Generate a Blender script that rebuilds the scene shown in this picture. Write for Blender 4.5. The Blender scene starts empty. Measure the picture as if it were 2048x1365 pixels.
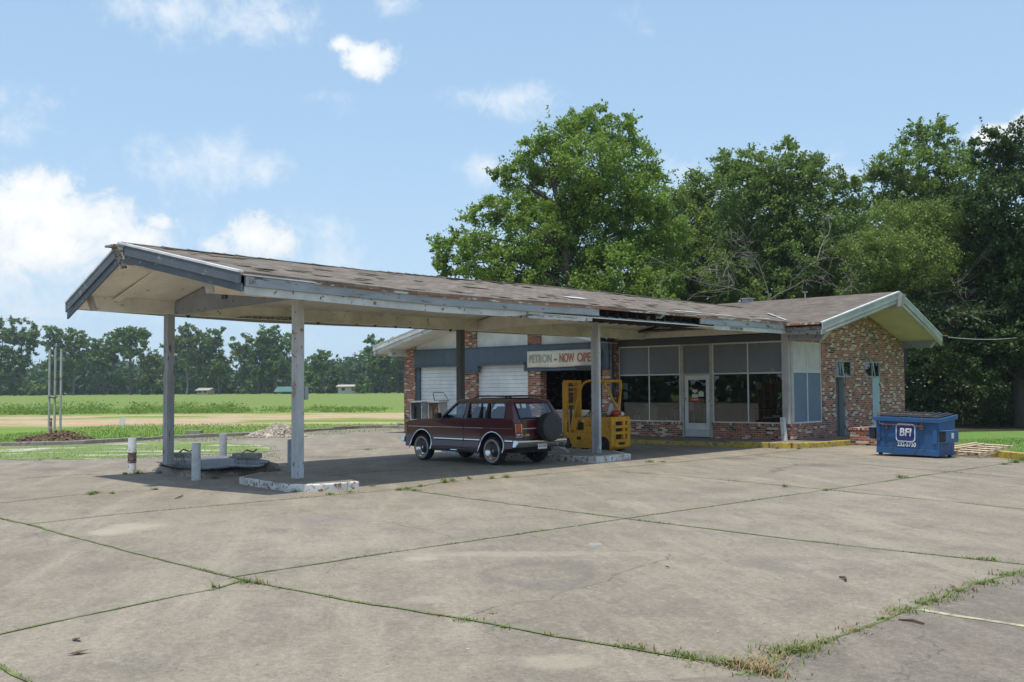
import bpy, math, random
import numpy as np
from mathutils import Vector, Matrix
random.seed(7)
rng = np.random.default_rng(11)
sc = bpy.context.scene
COL = sc.collection
PI = math.pi

# ------------------------------------------------------------------ camera model (metres, Y along the canopy, X across it)
EYE = 1.8
F = 2065.49 / 2048.0
CAMR = ((0.7404686711190841, 0.036552314831459834, 0.6710961744575806),
        (0.6720495547399502, -0.029196182681932803, -0.7399303878681008),
        (-0.0074527219841092375, 0.9989051562572221, -0.046183825499437864))
def ray(px, py):
    c = ((px - 1024) / 2065.49, -(py - 682.5) / 2065.49, -1.0)
    return Vector([sum(CAMR[i][k] * c[k] for k in range(3)) for i in range(3)])
def G(px, py, z=0.0):
    d = ray(px, py); t = (z - EYE) / d.z
    return Vector((d.x * t, d.y * t, z))
def onX(px, py, X):
    d = ray(px, py); t = X / d.x
    return Vector((X, d.y * t, EYE + d.z * t))
def onY(px, py, Y):
    d = ray(px, py); t = Y / d.y
    return Vector((d.x * t, Y, EYE + d.z * t))
def at(px, depth):                       # ground position at a given distance in front of the camera
    d = ray(px, 780); h = Vector((d.x, d.y, 0)); 
    fw = Vector((-CAMR[0][2], -CAMR[1][2], 0)).normalized()
    h *= depth / h.dot(fw)
    return h

# ------------------------------------------------------------------ mesh builder
class MB:
    def __init__(s): s.v = []; s.f = []
    def add(s, vs, fs):
        o = len(s.v); s.v += [tuple(p) for p in vs]; s.f += [tuple(i + o for i in q) for q in fs]; return s
    def box(s, x0, x1, y0, y1, z0, z1):
        x0, x1 = min(x0, x1), max(x0, x1); y0, y1 = min(y0, y1), max(y0, y1); z0, z1 = min(z0, z1), max(z0, z1)
        return s.add([(x0,y0,z0),(x1,y0,z0),(x1,y1,z0),(x0,y1,z0),(x0,y0,z1),(x1,y0,z1),(x1,y1,z1),(x0,y1,z1)],
                     [(0,3,2,1),(4,5,6,7),(0,1,5,4),(1,2,6,5),(2,3,7,6),(3,0,4,7)])
    def hexa(s, p):   # bottom 4 ccw, top 4 ccw
        return s.add(p, [(0,3,2,1),(4,5,6,7),(0,1,5,4),(1,2,6,5),(2,3,7,6),(3,0,4,7)])
    def quad(s, a, b, c, d): return s.add([a,b,c,d], [(0,1,2,3)])
    def prism(s, pts, axis, a0, a1):     # pts 2-D outline; axis 'x': (y,z), 'y': (x,z), 'z': (x,y)
        n = len(pts)
        def mk(p, a):
            return {'x': (a, p[0], p[1]), 'y': (p[0], a, p[1]), 'z': (p[0], p[1], a)}[axis]
        vs = [mk(p, a0) for p in pts] + [mk(p, a1) for p in pts]
        ar = sum(pts[i][0]*pts[(i+1)%n][1]-pts[(i+1)%n][0]*pts[i][1] for i in range(n))
        flip = (ar > 0) == (axis in 'xz')
        if a1 < a0: flip = not flip
        f0 = tuple(range(n)); f1 = tuple(range(n, 2*n))
        fs = []
        if flip: fs = [f0[::-1], f1] + [(i, (i+1)%n, n+(i+1)%n, n+i) for i in range(n)]
        else: fs = [f0, f1[::-1]] + [(i, n+i, n+(i+1)%n, (i+1)%n) for i in range(n)]
        return s.add(vs, fs)
    def slab(s, q, t):                   # a quad thickened along minus its normal
        q = [Vector(p) for p in q]
        n = (q[1]-q[0]).cross(q[2]-q[0]).normalized()
        lo = [p - n*t for p in q]
        return s.hexa(lo + q)
    def tube(s, path, r, n=8, cap=True):
        path = [Vector(p) for p in path]; k = len(path)
        rs = r if isinstance(r, (list, tuple)) else [r]*k
        vs = []; up = None
        for i, p in enumerate(path):
            a = path[max(i-1,0)]; b = path[min(i+1,k-1)]
            t = (b-a)
            t = t.normalized() if t.length > 1e-9 else Vector((0,0,1))
            if up is None:
                up = Vector((0,0,1)) if abs(t.z) < .9 else Vector((1,0,0))
            u = (up - t*up.dot(t))
            if u.length < 1e-6: u = t.orthogonal()
            u.normalize(); w = t.cross(u); up = u
            for j in range(n):
                an = 2*PI*j/n
                vs.append(p + (u*math.cos(an) + w*math.sin(an))*rs[i])
        fs = []
        for i in range(k-1):
            for j in range(n):
                fs.append((i*n+j, i*n+(j+1)%n, (i+1)*n+(j+1)%n, (i+1)*n+j))
        if cap:
            fs.append(tuple(range(n))[::-1]); fs.append(tuple((k-1)*n+j for j in range(n)))
        return s.add(vs, fs)
    def cyl(s, p0, p1, r0, r1=None, n=16):
        return s.tube([p0, p1], [r0, r0 if r1 is None else r1], n)
    def lathe(s, prof, c, axis='y', n=32):   # prof: (offset along axis, radius)
        c = Vector(c); vs = []
        for (a, r) in prof:
            for j in range(n):
                t = 2*PI*j/n; u, w = r*math.cos(t), r*math.sin(t)
                vs.append(c + (Vector((u, a, w)) if axis == 'y' else Vector((u, w, a)) if axis == 'z' else Vector((a, u, w))))
        fs = []; k = len(prof)
        for i in range(k-1):
            for j in range(n):
                q = (i*n+j, (i+1)*n+j, (i+1)*n+(j+1)%n, i*n+(j+1)%n)
                fs.append(q if axis == 'y' else q[::-1])
        return s.add(vs, fs)
    def strip(s, pts, w0, z):            # flat ribbon on the ground
        for i in range(len(pts)-1):
            a, b = Vector(pts[i]), Vector(pts[i+1])
            t = (b-a); t.z = 0; t.normalize(); nn = Vector((-t.y, t.x, 0))
            wa = w0[i] if isinstance(w0, list) else w0; wb = w0[i+1] if isinstance(w0, list) else w0
            s.add([(a-nn*wa).to_tuple()[:2]+(z,), (b-nn*wb).to_tuple()[:2]+(z,), (b+nn*wb).to_tuple()[:2]+(z,), (a+nn*wa).to_tuple()[:2]+(z,)], [(0,1,2,3)])
        return s
ORG = {}
def org(o): return ORG.get(o.name, Vector((0,0,0))) if o else Vector((0,0,0))
def link(name, me, mat, parent=None, smooth=False, bevel=0, seg=2):
    o = bpy.data.objects.new(name, me); COL.objects.link(o)
    if mat is not None: me.materials.append(mat)
    if parent is not None:
        o.parent = parent; ORG[o.name] = org(parent)
    if smooth:
        me.polygons.foreach_set('use_smooth', [True]*len(me.polygons))
    if bevel:
        b = o.modifiers.new('bevel', 'BEVEL'); b.width = bevel; b.segments = seg; b.limit_method = 'ANGLE'; b.angle_limit = .6
        b.harden_normals = False
    return o
def pieces(mb):
    """far-apart pieces of a mesh in the making, each a list of faces"""
    nv = len(mb.v); par = list(range(nv))
    def find(i):
        while par[i] != i: par[i] = par[par[i]]; i = par[i]
        return i
    for f in mb.f:
        r = find(f[0])
        for i in f[1:]: par[find(i)] = r
    isl = {}
    for f in mb.f: isl.setdefault(find(f[0]), []).append(f)
    keys = list(isl)
    if len(keys) < 2 or len(keys) > 500: return [mb.f]
    P = np.array([tuple(p) for p in mb.v], dtype=float); lo = []; hi = []
    for k in keys:
        q = P[sorted({i for f in isl[k] for i in f})]; lo.append(q.min(0)); hi.append(q.max(0))
    lo, hi = np.array(lo), np.array(hi); size = (hi-lo).max(1)
    gap = np.sqrt((np.maximum(0, np.maximum(lo[:,None]-hi[None], lo[None]-hi[:,None]))**2).sum(2))
    near = gap <= np.maximum(.02, .5*np.maximum(size[:,None], size[None]))
    par2 = list(range(len(keys)))
    def f2(i):
        while par2[i] != i: i = par2[i]
        return i
    for a, b in zip(*np.nonzero(np.triu(near, 1))): par2[f2(int(a))] = f2(int(b))
    out = {}
    for i, k in enumerate(keys): out.setdefault(f2(i), []).extend(isl[k])
    return list(out.values())
def build(mb, name, mat, parent=None, smooth=False, bevel=0, seg=2, local=False):
    if parent is not None:
        ps = pieces(mb)
        if 1 < len(ps) <= 100:           # every far-apart piece is a part of its own
            first = None
            for fs in ps:
                ids = sorted({i for f in fs for i in f}); mp = {i: k for k, i in enumerate(ids)}
                m2 = MB(); m2.v = [tuple(mb.v[i]) for i in ids]; m2.f = [tuple(mp[i] for i in f) for f in fs]
                o = build1(m2, name, mat, parent, smooth, bevel, seg, local); first = first or o
            return first
    return build1(mb, name, mat, parent, smooth, bevel, seg, local)
def build1(mb, name, mat, parent=None, smooth=False, bevel=0, seg=2, local=False):
    me = bpy.data.meshes.new(name)
    off = Vector((0,0,0)) if local else org(parent)
    me.from_pydata([(p[0]-off.x, p[1]-off.y, p[2]-off.z) for p in mb.v], [], mb.f)
    me.validate(); me.update()
    if smooth:
        me.polygons.foreach_set('use_smooth', [True]*len(me.polygons))
        try: me.set_sharp_from_angle(angle=.7)
        except Exception: pass
    o = link(name, me, mat, parent, False, bevel, seg)
    return o
def tag(o, label=None, cat=None, group=None, kind=None):
    if label: o['label'] = label
    if cat: o['category'] = cat
    if group: o['group'] = group
    if kind: o['kind'] = kind
    return o
def thing(name, label, cat, loc, rz=0, group=None, scale=1):
    o = bpy.data.objects.new(name, None); COL.objects.link(o)
    o.location = loc; o.rotation_euler = (0,0,rz); o.scale = (scale,)*3
    o.empty_display_size = .2
    if rz == 0 and scale == 1: ORG[o.name] = Vector(loc)
    else: ORG[o.name] = Vector((0,0,0))
    return tag(o, label, cat, group)
def single(mb, name, mat, label, cat, loc, group=None, **k):   # a thing that is one mesh, origin at its base
    loc = Vector(loc)
    me = bpy.data.meshes.new(name)
    me.from_pydata([(p[0]-loc.x, p[1]-loc.y, p[2]-loc.z) for p in mb.v], [], mb.f); me.validate(); me.update()
    if k.get('smooth'):
        me.polygons.foreach_set('use_smooth', [True]*len(me.polygons))
        try: me.set_sharp_from_angle(angle=.7)
        except Exception: pass
    o = link(name, me, mat, None, False, k.get('bevel', 0))
    o.location = loc
    return tag(o, label, cat, group)
def struct(mb, name, mat, **k):
    o = build(mb, name, mat, None, **k); o['kind'] = 'structure'; return o
def copy_tree(o, parent=None):
    c = o.copy(); COL.objects.link(c)
    if parent is not None: c.parent = parent
    for ch in list(o.children): copy_tree(ch, c)
    return c
def text_mesh(body, size, name, mat, parent, mw, extrude=.004, align='CENTER', sx=1.0, bold=0.0, shear=0.0):
    cu = bpy.data.curves.new(name, 'FONT'); cu.body = body; cu.size = size; cu.extrude = extrude; cu.align_x = align; cu.align_y = 'CENTER'; cu.offset = bold; cu.shear = shear
    t = bpy.data.objects.new('tmp_text', cu); COL.objects.link(t)
    dg = bpy.context.evaluated_depsgraph_get(); dg.update()
    me = bpy.data.meshes.new_from_object(t.evaluated_get(dg))
    bpy.data.objects.remove(t); me.name = name
    m = mw @ Matrix.Diagonal((sx,1,1,1))
    me.transform(m)
    off = org(parent)
    me.transform(Matrix.Translation(-off))
    me.materials.clear()
    return link(name, me, mat, parent)
def frame_matrix(o, right, up):          # text lying in the plane (right, up) at o
    r = Vector(right).normalized(); u = Vector(up).normalized(); n = r.cross(u)
    m = Matrix((r, u, n)).transposed().to_4x4(); m.translation = Vector(o); return m

# ------------------------------------------------------------------ materials
class NT:
    def __init__(s, name):
        s.m = bpy.data.materials.new(name); s.m.use_nodes = True; s.t = s.m.node_tree
        s.b = s.t.nodes['Principled BSDF']; s.out = s.t.nodes['Material Output']
    def n(s, typ, **k):
        x = s.t.nodes.new(typ)
        for a, b in k.items():
            setattr(x, a, b)
        return x
    def l(s, a, b): s.t.links.new(a, b)
    def pos(s, scale=(1,1,1), rot=(0,0,0), src='Position'):
        if src == 'Position': o = s.n('ShaderNodeNewGeometry').outputs['Position']
        else: o = s.n('ShaderNodeTexCoord').outputs[src]
        mp = s.n('ShaderNodeMapping'); mp.inputs['Scale'].default_value = scale; mp.inputs['Rotation'].default_value = rot
        s.l(o, mp.inputs['Vector']); return mp.outputs['Vector']
    def noise(s, vec, scale, detail=3, rough=.55, dist=0):
        x = s.n('ShaderNodeTexNoise'); x.inputs['Scale'].default_value = scale; x.inputs['Detail'].default_value = detail
        x.inputs['Roughness'].default_value = rough; x.inputs['Distortion'].default_value = dist
        s.l(vec, x.inputs['Vector']); return x.outputs['Fac']
    def ramp(s, fac, stops, interp='LINEAR'):
        r = s.n('ShaderNodeValToRGB'); cr = r.color_ramp; cr.interpolation = interp
        while len(cr.elements) < len(stops): cr.elements.new(.5)
        for e, (p, c) in zip(cr.elements, stops):
            e.position = p; e.color = (c, c, c, 1) if isinstance(c, (int, float)) else tuple(c) + (1,)
        s.l(fac, r.inputs['Fac']); return r.outputs['Color']
    def mix(s, fac, a, b, mode='MIX'):
        x = s.n('ShaderNodeMix'); x.data_type = 'RGBA'; x.blend_type = mode; x.clamp_factor = True
        for so, val in ((x.inputs[0], fac), (x.inputs[6], a), (x.inputs[7], b)):
            if isinstance(val, (int, float)): so.default_value = val if so.type == 'VALUE' else (val,val,val,1)
            elif isinstance(val, (tuple, list)): so.default_value = tuple(val) + (1,)
            else: s.l(val, so)
        return x.outputs[2]
    def math(s, op, a, b=0.0, c=0.0, clamp=False):
        x = s.n('ShaderNodeMath'); x.operation = op; x.use_clamp = clamp
        for so, val in zip(x.inputs, (a, b, c)):
            if isinstance(val, (int, float)): so.default_value = val
            else: s.l(val, so)
        return x.outputs[0]
    def sep(s, vec):
        x = s.n('ShaderNodeSeparateXYZ'); s.l(vec, x.inputs[0]); return x.outputs
    def comb(s, a, b, c=0.0):
        x = s.n('ShaderNodeCombineXYZ')
        for so, val in zip(x.inputs, (a, b, c)):
            if isinstance(val, (int, float)): so.default_value = val
            else: s.l(val, so)
        return x.outputs[0]
    def bump(s, h, strength=.3, dist=.02):
        x = s.n('ShaderNodeBump'); x.inputs['Strength'].default_value = strength; x.inputs['Distance'].default_value = dist
        s.l(h, x.inputs['Height']); s.l(x.outputs[0], s.b.inputs['Normal'])
    def col(s, c):
        if isinstance(c, tuple): s.b.inputs['Base Color'].default_value = c + (1,)
        else: s.l(c, s.b.inputs['Base Color'])
    def rough(s, r):
        if isinstance(r, (int, float)): s.b.inputs['Roughness'].default_value = r
        else: s.l(r, s.b.inputs['Roughness'])
    def set(s, **k):
        for a, b in k.items(): s.b.inputs[a.replace('_', ' ')].default_value = b
        return s
def sc3(c, k): return tuple(min(1, x*k) for x in c)
def plain(name, c, rough=.6, var=.12, scale=4, bump=0, metallic=0, spec=.5, src='Position', stretch=(1,1,1)):
    t = NT(name); v = t.pos(stretch, src=src)
    f = t.noise(v, scale, 5, .6)
    t.col(t.ramp(f, [(.3, sc3(c, 1-var)), (.7, sc3(c, 1+var))]))
    t.rough(rough); t.set(Metallic=metallic, Specular_IOR_Level=spec)
    if bump: t.bump(t.noise(v, scale*8, 4), bump, .01)
    return t.m
def worn(name, c, under=(.16,.13,.11), amount=.42, scale=3.0, stretch=(1,1,1), rough=.65, var=.14, dirt=(.12,.10,.08), dirt_amt=.35, src='Position', spec=.35):
    """painted wood or metal: paint with tonal drift, grime and chips that show what is under it"""
    t = NT(name); v = t.pos(stretch, src=src)
    f = t.noise(v, scale, 5, .6); base = t.ramp(f, [(.3, sc3(c, 1-var)), (.72, sc3(c, 1+var))])
    g = t.noise(v, scale*.45, 6, .7); gm = t.ramp(g, [(.47, 0.0), (.70, dirt_amt)])
    base = t.mix(gm, base, dirt)
    h = t.noise(v, scale*3.1, 6, .72); thr = .5+(.5-amount)*.52; cm = t.ramp(h, [(thr, 0.0), (thr+.025, 1.0)])
    base = t.mix(cm, base, under); t.col(base); t.rough(rough); t.set(Specular_IOR_Level=spec)
    hm = t.math('SUBTRACT', t.noise(v, scale*14, 3), t.math('MULTIPLY', cm, .8)); t.bump(hm, .25, .006)
    return t.m
def brick_mat(name, whiteness=.5, smear=.4, vert=False):
    t = NT(name)
    p = t.sep(t.n('ShaderNodeNewGeometry').outputs['Position'])
    u = t.math('ADD', p[0], p[1])
    vec = t.comb(p[2], u) if vert else t.comb(u, p[2])
    nz = t.noise(vec, 5, 2)
    vec2 = vec
    br = t.n('ShaderNodeTexBrick'); t.l(vec2, br.inputs['Vector'])
    br.inputs['Color1'].default_value = (0,0,0,1); br.inputs['Color2'].default_value = (1,1,1,1); br.inputs['Mortar'].default_value = (.5,.5,.5,1)
    br.inputs['Scale'].default_value = 1; br.inputs['Mortar Size'].default_value = .0065; br.inputs['Mortar Smooth'].default_value = .2
    br.inputs['Brick Width'].default_value = .195; br.inputs['Row Height'].default_value = .067; br.inputs['Bias'].default_value = 0
    w = whiteness
    cr = t.ramp(br.outputs['Color'], [(0, (.020,.018,.021)), (.14, (.20,.052,.028)), (.26, (.31,.080,.038)), (.40, (.40,.120,.055)), (.52, (.26,.075,.042)), (.82-.20*w, (.44,.32,.22)), (.87-.20*w, (.56,.48,.38)), (.95-.16*w, (.33,.10,.050))], 'CONSTANT')
    fine = t.noise(vec, 38, 4, .65)
    cr = t.mix(.55, cr, t.ramp(fine, [(.25, .25), (.75, .85)]), 'OVERLAY')
    sm = t.noise(vec, 16, 5, .8); smm = t.ramp(sm, [(.50, 0.0), (.62, smear)])
    cr = t.mix(smm, cr, (.56,.51,.43))
    mor = t.mix(t.noise(vec, 9, 3), (.36,.32,.27), (.50,.45,.38))
    c = t.mix(br.outputs['Fac'], cr, mor)
    big = t.noise(vec, .7, 4); c = t.mix(t.ramp(big, [(.5, 0.0), (.8, .30)]), c, (.13,.10,.075))
    t.col(c); t.rough(.88); t.set(Specular_IOR_Level=.25)
    h = t.math('SUBTRACT', t.math('MULTIPLY', fine, .35), br.outputs['Fac']); t.bump(h, .6, .008)
    return t.m
def shingle_mat(name, along='y', c=(.150,.124,.104)):
    t = NT(name)
    p = t.sep(t.n('ShaderNodeNewGeometry').outputs['Position'])
    vec = t.comb(p[1], p[0]) if along == 'y' else t.comb(p[0], p[1])
    br = t.n('ShaderNodeTexBrick'); t.l(vec, br.inputs['Vector'])
    br.inputs['Color1'].default_value = (0,0,0,1); br.inputs['Color2'].default_value = (1,1,1,1); br.inputs['Mortar'].default_value = (.0,.0,.0,1)
    br.inputs['Scale'].default_value = 1; br.inputs['Mortar Size'].default_value = .006; br.inputs['Brick Width'].default_value = .31; br.inputs['Row Height'].default_value = .135
    tone = t.ramp(br.outputs['Color'], [(0, sc3(c, .72)), (.5, c), (1, sc3(c, 1.28))])
    st = t.noise(t.comb(t.math('MULTIPLY', t.sep(vec)[0], .55), t.math('MULTIPLY', t.sep(vec)[1], 3.2)), 1.6, 6, .7)
    tone = t.mix(t.ramp(st, [(.48, 0.0), (.74, .5)]), tone, (.065,.055,.048))
    lt = t.noise(vec, .9, 5, .6); tone = t.mix(t.ramp(lt, [(.5, 0.0), (.75, .45)]), tone, (.235,.20,.165))
    tone = t.mix(t.math('MULTIPLY', br.outputs['Fac'], .75), tone, (.035,.03,.027))
    cl = t.noise(t.comb(t.math('MULTIPLY', t.sep(vec)[0], 1.2), t.math('MULTIPLY', t.sep(vec)[1], 7)), 1.3, 3, .6)
    tone = t.mix(t.ramp(cl, [(.71, 0.0), (.75, .38)]), tone, (.05,.042,.036))
    t.col(tone); t.rough(.95); t.set(Specular_IOR_Level=.2)
    t.bump(t.math('ADD', t.math('MULTIPLY', br.outputs['Fac'], -1), t.noise(vec, 60, 2)), .55, .012)
    return t.m
def leaf_mat(name, dark, light, trans=.30, scale=.55, tip=None):
    t = NT(name); p = t.n('ShaderNodeNewGeometry').outputs['Position']
    f = t.noise(p, scale, 3, .6); g = t.noise(p, 4.0, 2)
    c = t.ramp(f, [(.36, dark), (.64, light)])
    c = t.mix(t.ramp(g, [(.35, 0.0), (.75, .5)]), c, sc3(light, 1.25))
    if tip: c = t.mix(t.ramp(t.noise(p, 1.9, 3), [(.6, 0.0), (.72, .55)]), c, tip)
    t.col(c); t.rough(.55); t.set(Specular_IOR_Level=.35)
    tr = t.n('ShaderNodeBsdfTranslucent'); t.l(t.mix(.35, c, (.25,.4,.05)), tr.inputs['Color'])
    mx = t.n('ShaderNodeMixShader'); mx.inputs[0].default_value = trans
    t.l(t.b.outputs[0], mx.inputs[1]); t.l(tr.outputs[0], mx.inputs[2]); t.l(mx.outputs[0], t.out.inputs['Surface'])
    return t.m
def glass_mat(name, tint=(.75,.85,.9), refl=.10, rough=.0, dark=.0):
    """thin pane: mostly see-through with a fresnel reflection"""
    t = NT(name); t.t.nodes.remove(t.b)
    tr = t.n('ShaderNodeBsdfTransparent'); tr.inputs[0].default_value = tint + (1,)
    gl = t.n('ShaderNodeBsdfGlossy'); gl.inputs['Roughness'].default_value = rough; gl.inputs['Color'].default_value = (.95,.97,1,1)
    lw = t.n('ShaderNodeFresnel'); lw.inputs['IOR'].default_value = 1.5
    fr = t.math('ADD', lw.outputs[0], refl, clamp=True)
    mx = t.n('ShaderNodeMixShader'); t.l(fr, mx.inputs[0]); t.l(tr.outputs[0], mx.inputs[1]); t.l(gl.outputs[0], mx.inputs[2])
    t.l(mx.outputs[0], t.out.inputs['Surface'])
    return t.m

M = {}
M['brick'] = brick_mat('antique brick', .55, .40)
M['brick_pale'] = brick_mat('antique brick with white wash', 1.05, .62)
M['brick_red'] = brick_mat('red brick', .05, .22)
M['shingle_y'] = shingle_mat('weathered shingles on the canopy', 'y', (.182,.153,.126))
M['shingle_x'] = shingle_mat('weathered shingles on the office', 'x', (.150,.124,.104))
M['cream'] = worn('cream soffit paint', (.85,.81,.72), under=(.30,.25,.18), amount=.24, scale=1.3, dirt=(.55,.50,.40), dirt_amt=.4)
M['cream_beam'] = worn('dirty cream beam paint', (.78,.74,.66), under=(.2,.17,.13), amount=.26, scale=1.6, dirt=(.34,.29,.22), dirt_amt=.5)
M['blue_fascia'] = worn('slate blue fascia paint', (.108,.126,.146), under=(.36,.36,.35), amount=.295, scale=2.2, stretch=(1,1,1.4), dirt=(.04,.05,.06), dirt_amt=.45)
M['grey_fascia'] = worn('pale grey fascia paint', (.36,.38,.40), under=(.12,.095,.075), amount=.31, scale=1.9, stretch=(1,.5,2), dirt=(.14,.135,.13), dirt_amt=.6)
M['white_fascia'] = worn('off white fascia paint', (.60,.60,.58), under=(.16,.13,.11), amount=.31, scale=1.8, dirt=(.25,.24,.22), dirt_amt=.5)
M['pale_fascia'] = worn('pale blue grey fascia paint', (.41,.392,.378), under=(.2,.19,.18), amount=.26, scale=1.8, dirt=(.20,.21,.22), dirt_amt=.45)
M['grey_beam'] = worn('grey beam paint', (.27,.29,.32), under=(.12,.10,.09), amount=.30, scale=2, dirt=(.15,.15,.16), dirt_amt=.6)  # blue grey tone for the front cross beam and the wall beams
M['rust'] = worn('rusted drip edge', (.36,.145,.07), under=(.55,.5,.45), amount=.42, scale=2.5, stretch=(1,.35,1), dirt=(.06,.025,.015), dirt_amt=.7, rough=.8)
M['dark_void'] = plain('roofing felt and void shade', (.02,.018,.016), .95, .3)  # real felt, and the black shade painted into the open eave
M['dark_rust'] = worn('dark rusty steel', (.15,.065,.04), under=(.3,.2,.15), amount=.4, scale=6, dirt=(.05,.03,.02), dirt_amt=.7, rough=.8)
M['rotten'] = worn('rotten wood', (.34,.32,.29), under=(.05,.035,.025), amount=.44, scale=5, dirt=(.12,.10,.08), dirt_amt=.8, rough=.9)
M['drip'] = plain('white metal drip edge', (.62,.62,.60), .45, .2, 3)
M['post_pale'] = worn('chipped white post paint', (.50,.51,.52), under=(.24,.12,.06), amount=.30, scale=3.2, stretch=(1,1,.4), dirt=(.28,.26,.25), dirt_amt=.55)
M['post_grey'] = worn('grey post paint', (.36,.38,.39), under=(.16,.09,.05), amount=.33, scale=3, stretch=(1,1,.3), dirt=(.15,.14,.13), dirt_amt=.6)
M['post_dark'] = worn('dark steel post paint', (.12,.12,.115), under=(.07,.06,.05), amount=.35, scale=3, stretch=(1,1,.3), dirt=(.06,.055,.05), dirt_amt=.6)
M['alu'] = plain('white window frame', (.55,.55,.52), .45, .12, 6)
M['panel_grey'] = worn('grey painted glass panel', (.155,.168,.182), under=(.22,.22,.22), amount=.22, scale=.9, dirt=(.10,.105,.11), dirt_amt=.4, rough=.5)
M['panel_dark'] = plain('dark grey fascia panel', (.062,.066,.072), .6, .15, 2)
M['panel_blue'] = plain('slate blue window panel', (.105,.155,.215), .55, .12, 2)
M['louvre'] = plain('white slatted board', (.52,.49,.465), .6, .12, 3)
M['stucco'] = worn('white stucco', (.74,.74,.72), under=(.5,.5,.5), amount=.25, scale=1.0, dirt=(.42,.43,.42), dirt_amt=.5)
M['roll_door'] = worn('white roll-up door', (.74,.75,.74), under=(.5,.5,.5), amount=.2, scale=1.2, dirt=(.44,.45,.45), dirt_amt=.5)
M['trim_blue'] = worn('slate blue trim paint', (.085,.118,.155), under=(.22,.24,.26), amount=.27, scale=2, dirt=(.05,.065,.08), dirt_amt=.5)
M['glass'] = glass_mat('window glass', (.60,.65,.64), .03)
M['car_glass'] = glass_mat('car window glass', (.86,.93,.96), .05)
M['door_white'] = worn('white painted door', (.60,.605,.60), under=(.35,.33,.3), amount=.24, scale=1.6, dirt=(.4,.39,.37), dirt_amt=.4)
M['door_blue'] = plain('pale blue door paint', (.33,.43,.47), .55, .1, 2)
M['black'] = plain('black rubber', (.014,.014,.015), .75, .2, 8, src='Object')
M['black_gloss'] = plain('black plastic', (.02,.02,.022), .38, .15, 8, src='Object')
M['paper'] = plain('white paper', (.62,.63,.60), .8, .06)
M['yellow_dot'] = plain('yellow sticker', (.72,.62,.03), .6, .05)
M['red_sign'] = plain('red sign', (.52,.03,.04), .5, .08)
M['white_text'] = plain('white lettering', (.78,.78,.76), .6, .03)
M['wood_dark'] = plain('dark wood panelling', (.075,.062,.047), .7, .35, 2.2, stretch=(5,5,.3))
M['interior'] = plain('dim interior wall', (.13,.125,.11), .8, .2, 2)
M['interior_floor'] = plain('interior floor', (.12,.115,.105), .7, .2, 3)
# ------------------------------------------------------------------ ground
FW = Vector((-CAMR[0][2], -CAMR[1][2], 0)).normalized()
RT = Vector((FW.y, -FW.x, 0))
def gz(x, y):
    r = math.hypot(x, y); t = min(1, max(0, (r-85)/230.0)); return -.03 + .86*t*t*(3-2*t)
def ground_material():
    t = NT('field and earth'); P = t.n('ShaderNodeNewGeometry').outputs['Position']
    def dot(v):
        x = t.n('ShaderNodeVectorMath'); x.operation = 'DOT_PRODUCT'; t.l(P, x.inputs[0]); x.inputs[1].default_value = v; return x.outputs['Value']
    d = dot(tuple(FW)); s = dot(tuple(RT))
    n1 = t.noise(P, .06, 4, .6); n2 = t.noise(P, .35, 5, .65); n3 = t.noise(P, 2.2, 4, .6)
    sq = t.noise(t.comb(t.math('MULTIPLY', s, .09), t.math('MULTIPLY', d, .5)), 1.0, 5, .65)
    grass = t.ramp(n2, [(.3, (.115,.200,.030)), (.7, (.175,.265,.050))])
    grass = t.mix(t.ramp(n1, [(.4, 0.0), (.7, .35)]), grass, (.21,.25,.065))
    field = t.ramp(sq, [(.3, (.130,.190,.042)), (.7, (.195,.245,.066))])
    dirt = t.mix(t.ramp(n2, [(.4, 0.0), (.6, .6)]), t.ramp(n3, [(.25, (.33,.25,.155)), (.5, (.44,.345,.225)), (.75, (.52,.43,.30))]), (.40,.25,.13))
    def band(lo, hi, soft):   # 1 between lo and hi of the wobbling distance
        dd = t.math('ADD', d, t.math('MULTIPLY', t.math('SUBTRACT', sq, .5), soft))
        a = t.n('ShaderNodeMapRange'); a.interpolation_type = 'SMOOTHSTEP'; t.l(dd, a.inputs[0]); a.inputs[1].default_value = lo; a.inputs[2].default_value = lo*1.05
        b = t.n('ShaderNodeMapRange'); b.interpolation_type = 'SMOOTHSTEP'; t.l(dd, b.inputs[0]); b.inputs[1].default_value = hi; b.inputs[2].default_value = hi*1.05
        return t.math('SUBTRACT', a.outputs[0], b.outputs[0], clamp=True)
    dm = t.math('MULTIPLY', band(50, 84, 26), t.ramp(sq, [(.42, 1.0), (.56, .0)]))
    dm2 = t.math('MULTIPLY', band(54, 80, 14), t.ramp(t.noise(t.comb(t.math('MULTIPLY', s, .055), t.math('MULTIPLY', d, .11)), 1.0, 5, .7), [(.50, 1.0), (.58, .0)]))
    dm = dm2
    left = t.n('ShaderNodeMapRange'); t.l(s, left.inputs[0]); left.inputs[1].default_value = 6; left.inputs[2].default_value = -4; 
    dm = t.math('MULTIPLY', dm, left.outputs[0])
    c = t.mix(dm, grass, dirt)
    far = t.n('ShaderNodeMapRange'); t.l(d, far.inputs[0]); far.inputs[1].default_value = 88; far.inputs[2].default_value = 100
    c = t.mix(far.outputs[0], c, field)
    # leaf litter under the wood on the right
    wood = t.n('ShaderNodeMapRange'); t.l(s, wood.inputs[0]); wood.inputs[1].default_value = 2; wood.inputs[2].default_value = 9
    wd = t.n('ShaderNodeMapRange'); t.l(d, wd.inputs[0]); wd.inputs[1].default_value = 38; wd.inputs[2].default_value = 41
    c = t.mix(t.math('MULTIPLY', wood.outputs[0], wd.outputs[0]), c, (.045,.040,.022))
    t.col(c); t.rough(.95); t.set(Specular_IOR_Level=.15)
    t.bump(t.math('ADD', n3, t.noise(P, 12, 3)), .6, .08)
    return t.m
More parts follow.
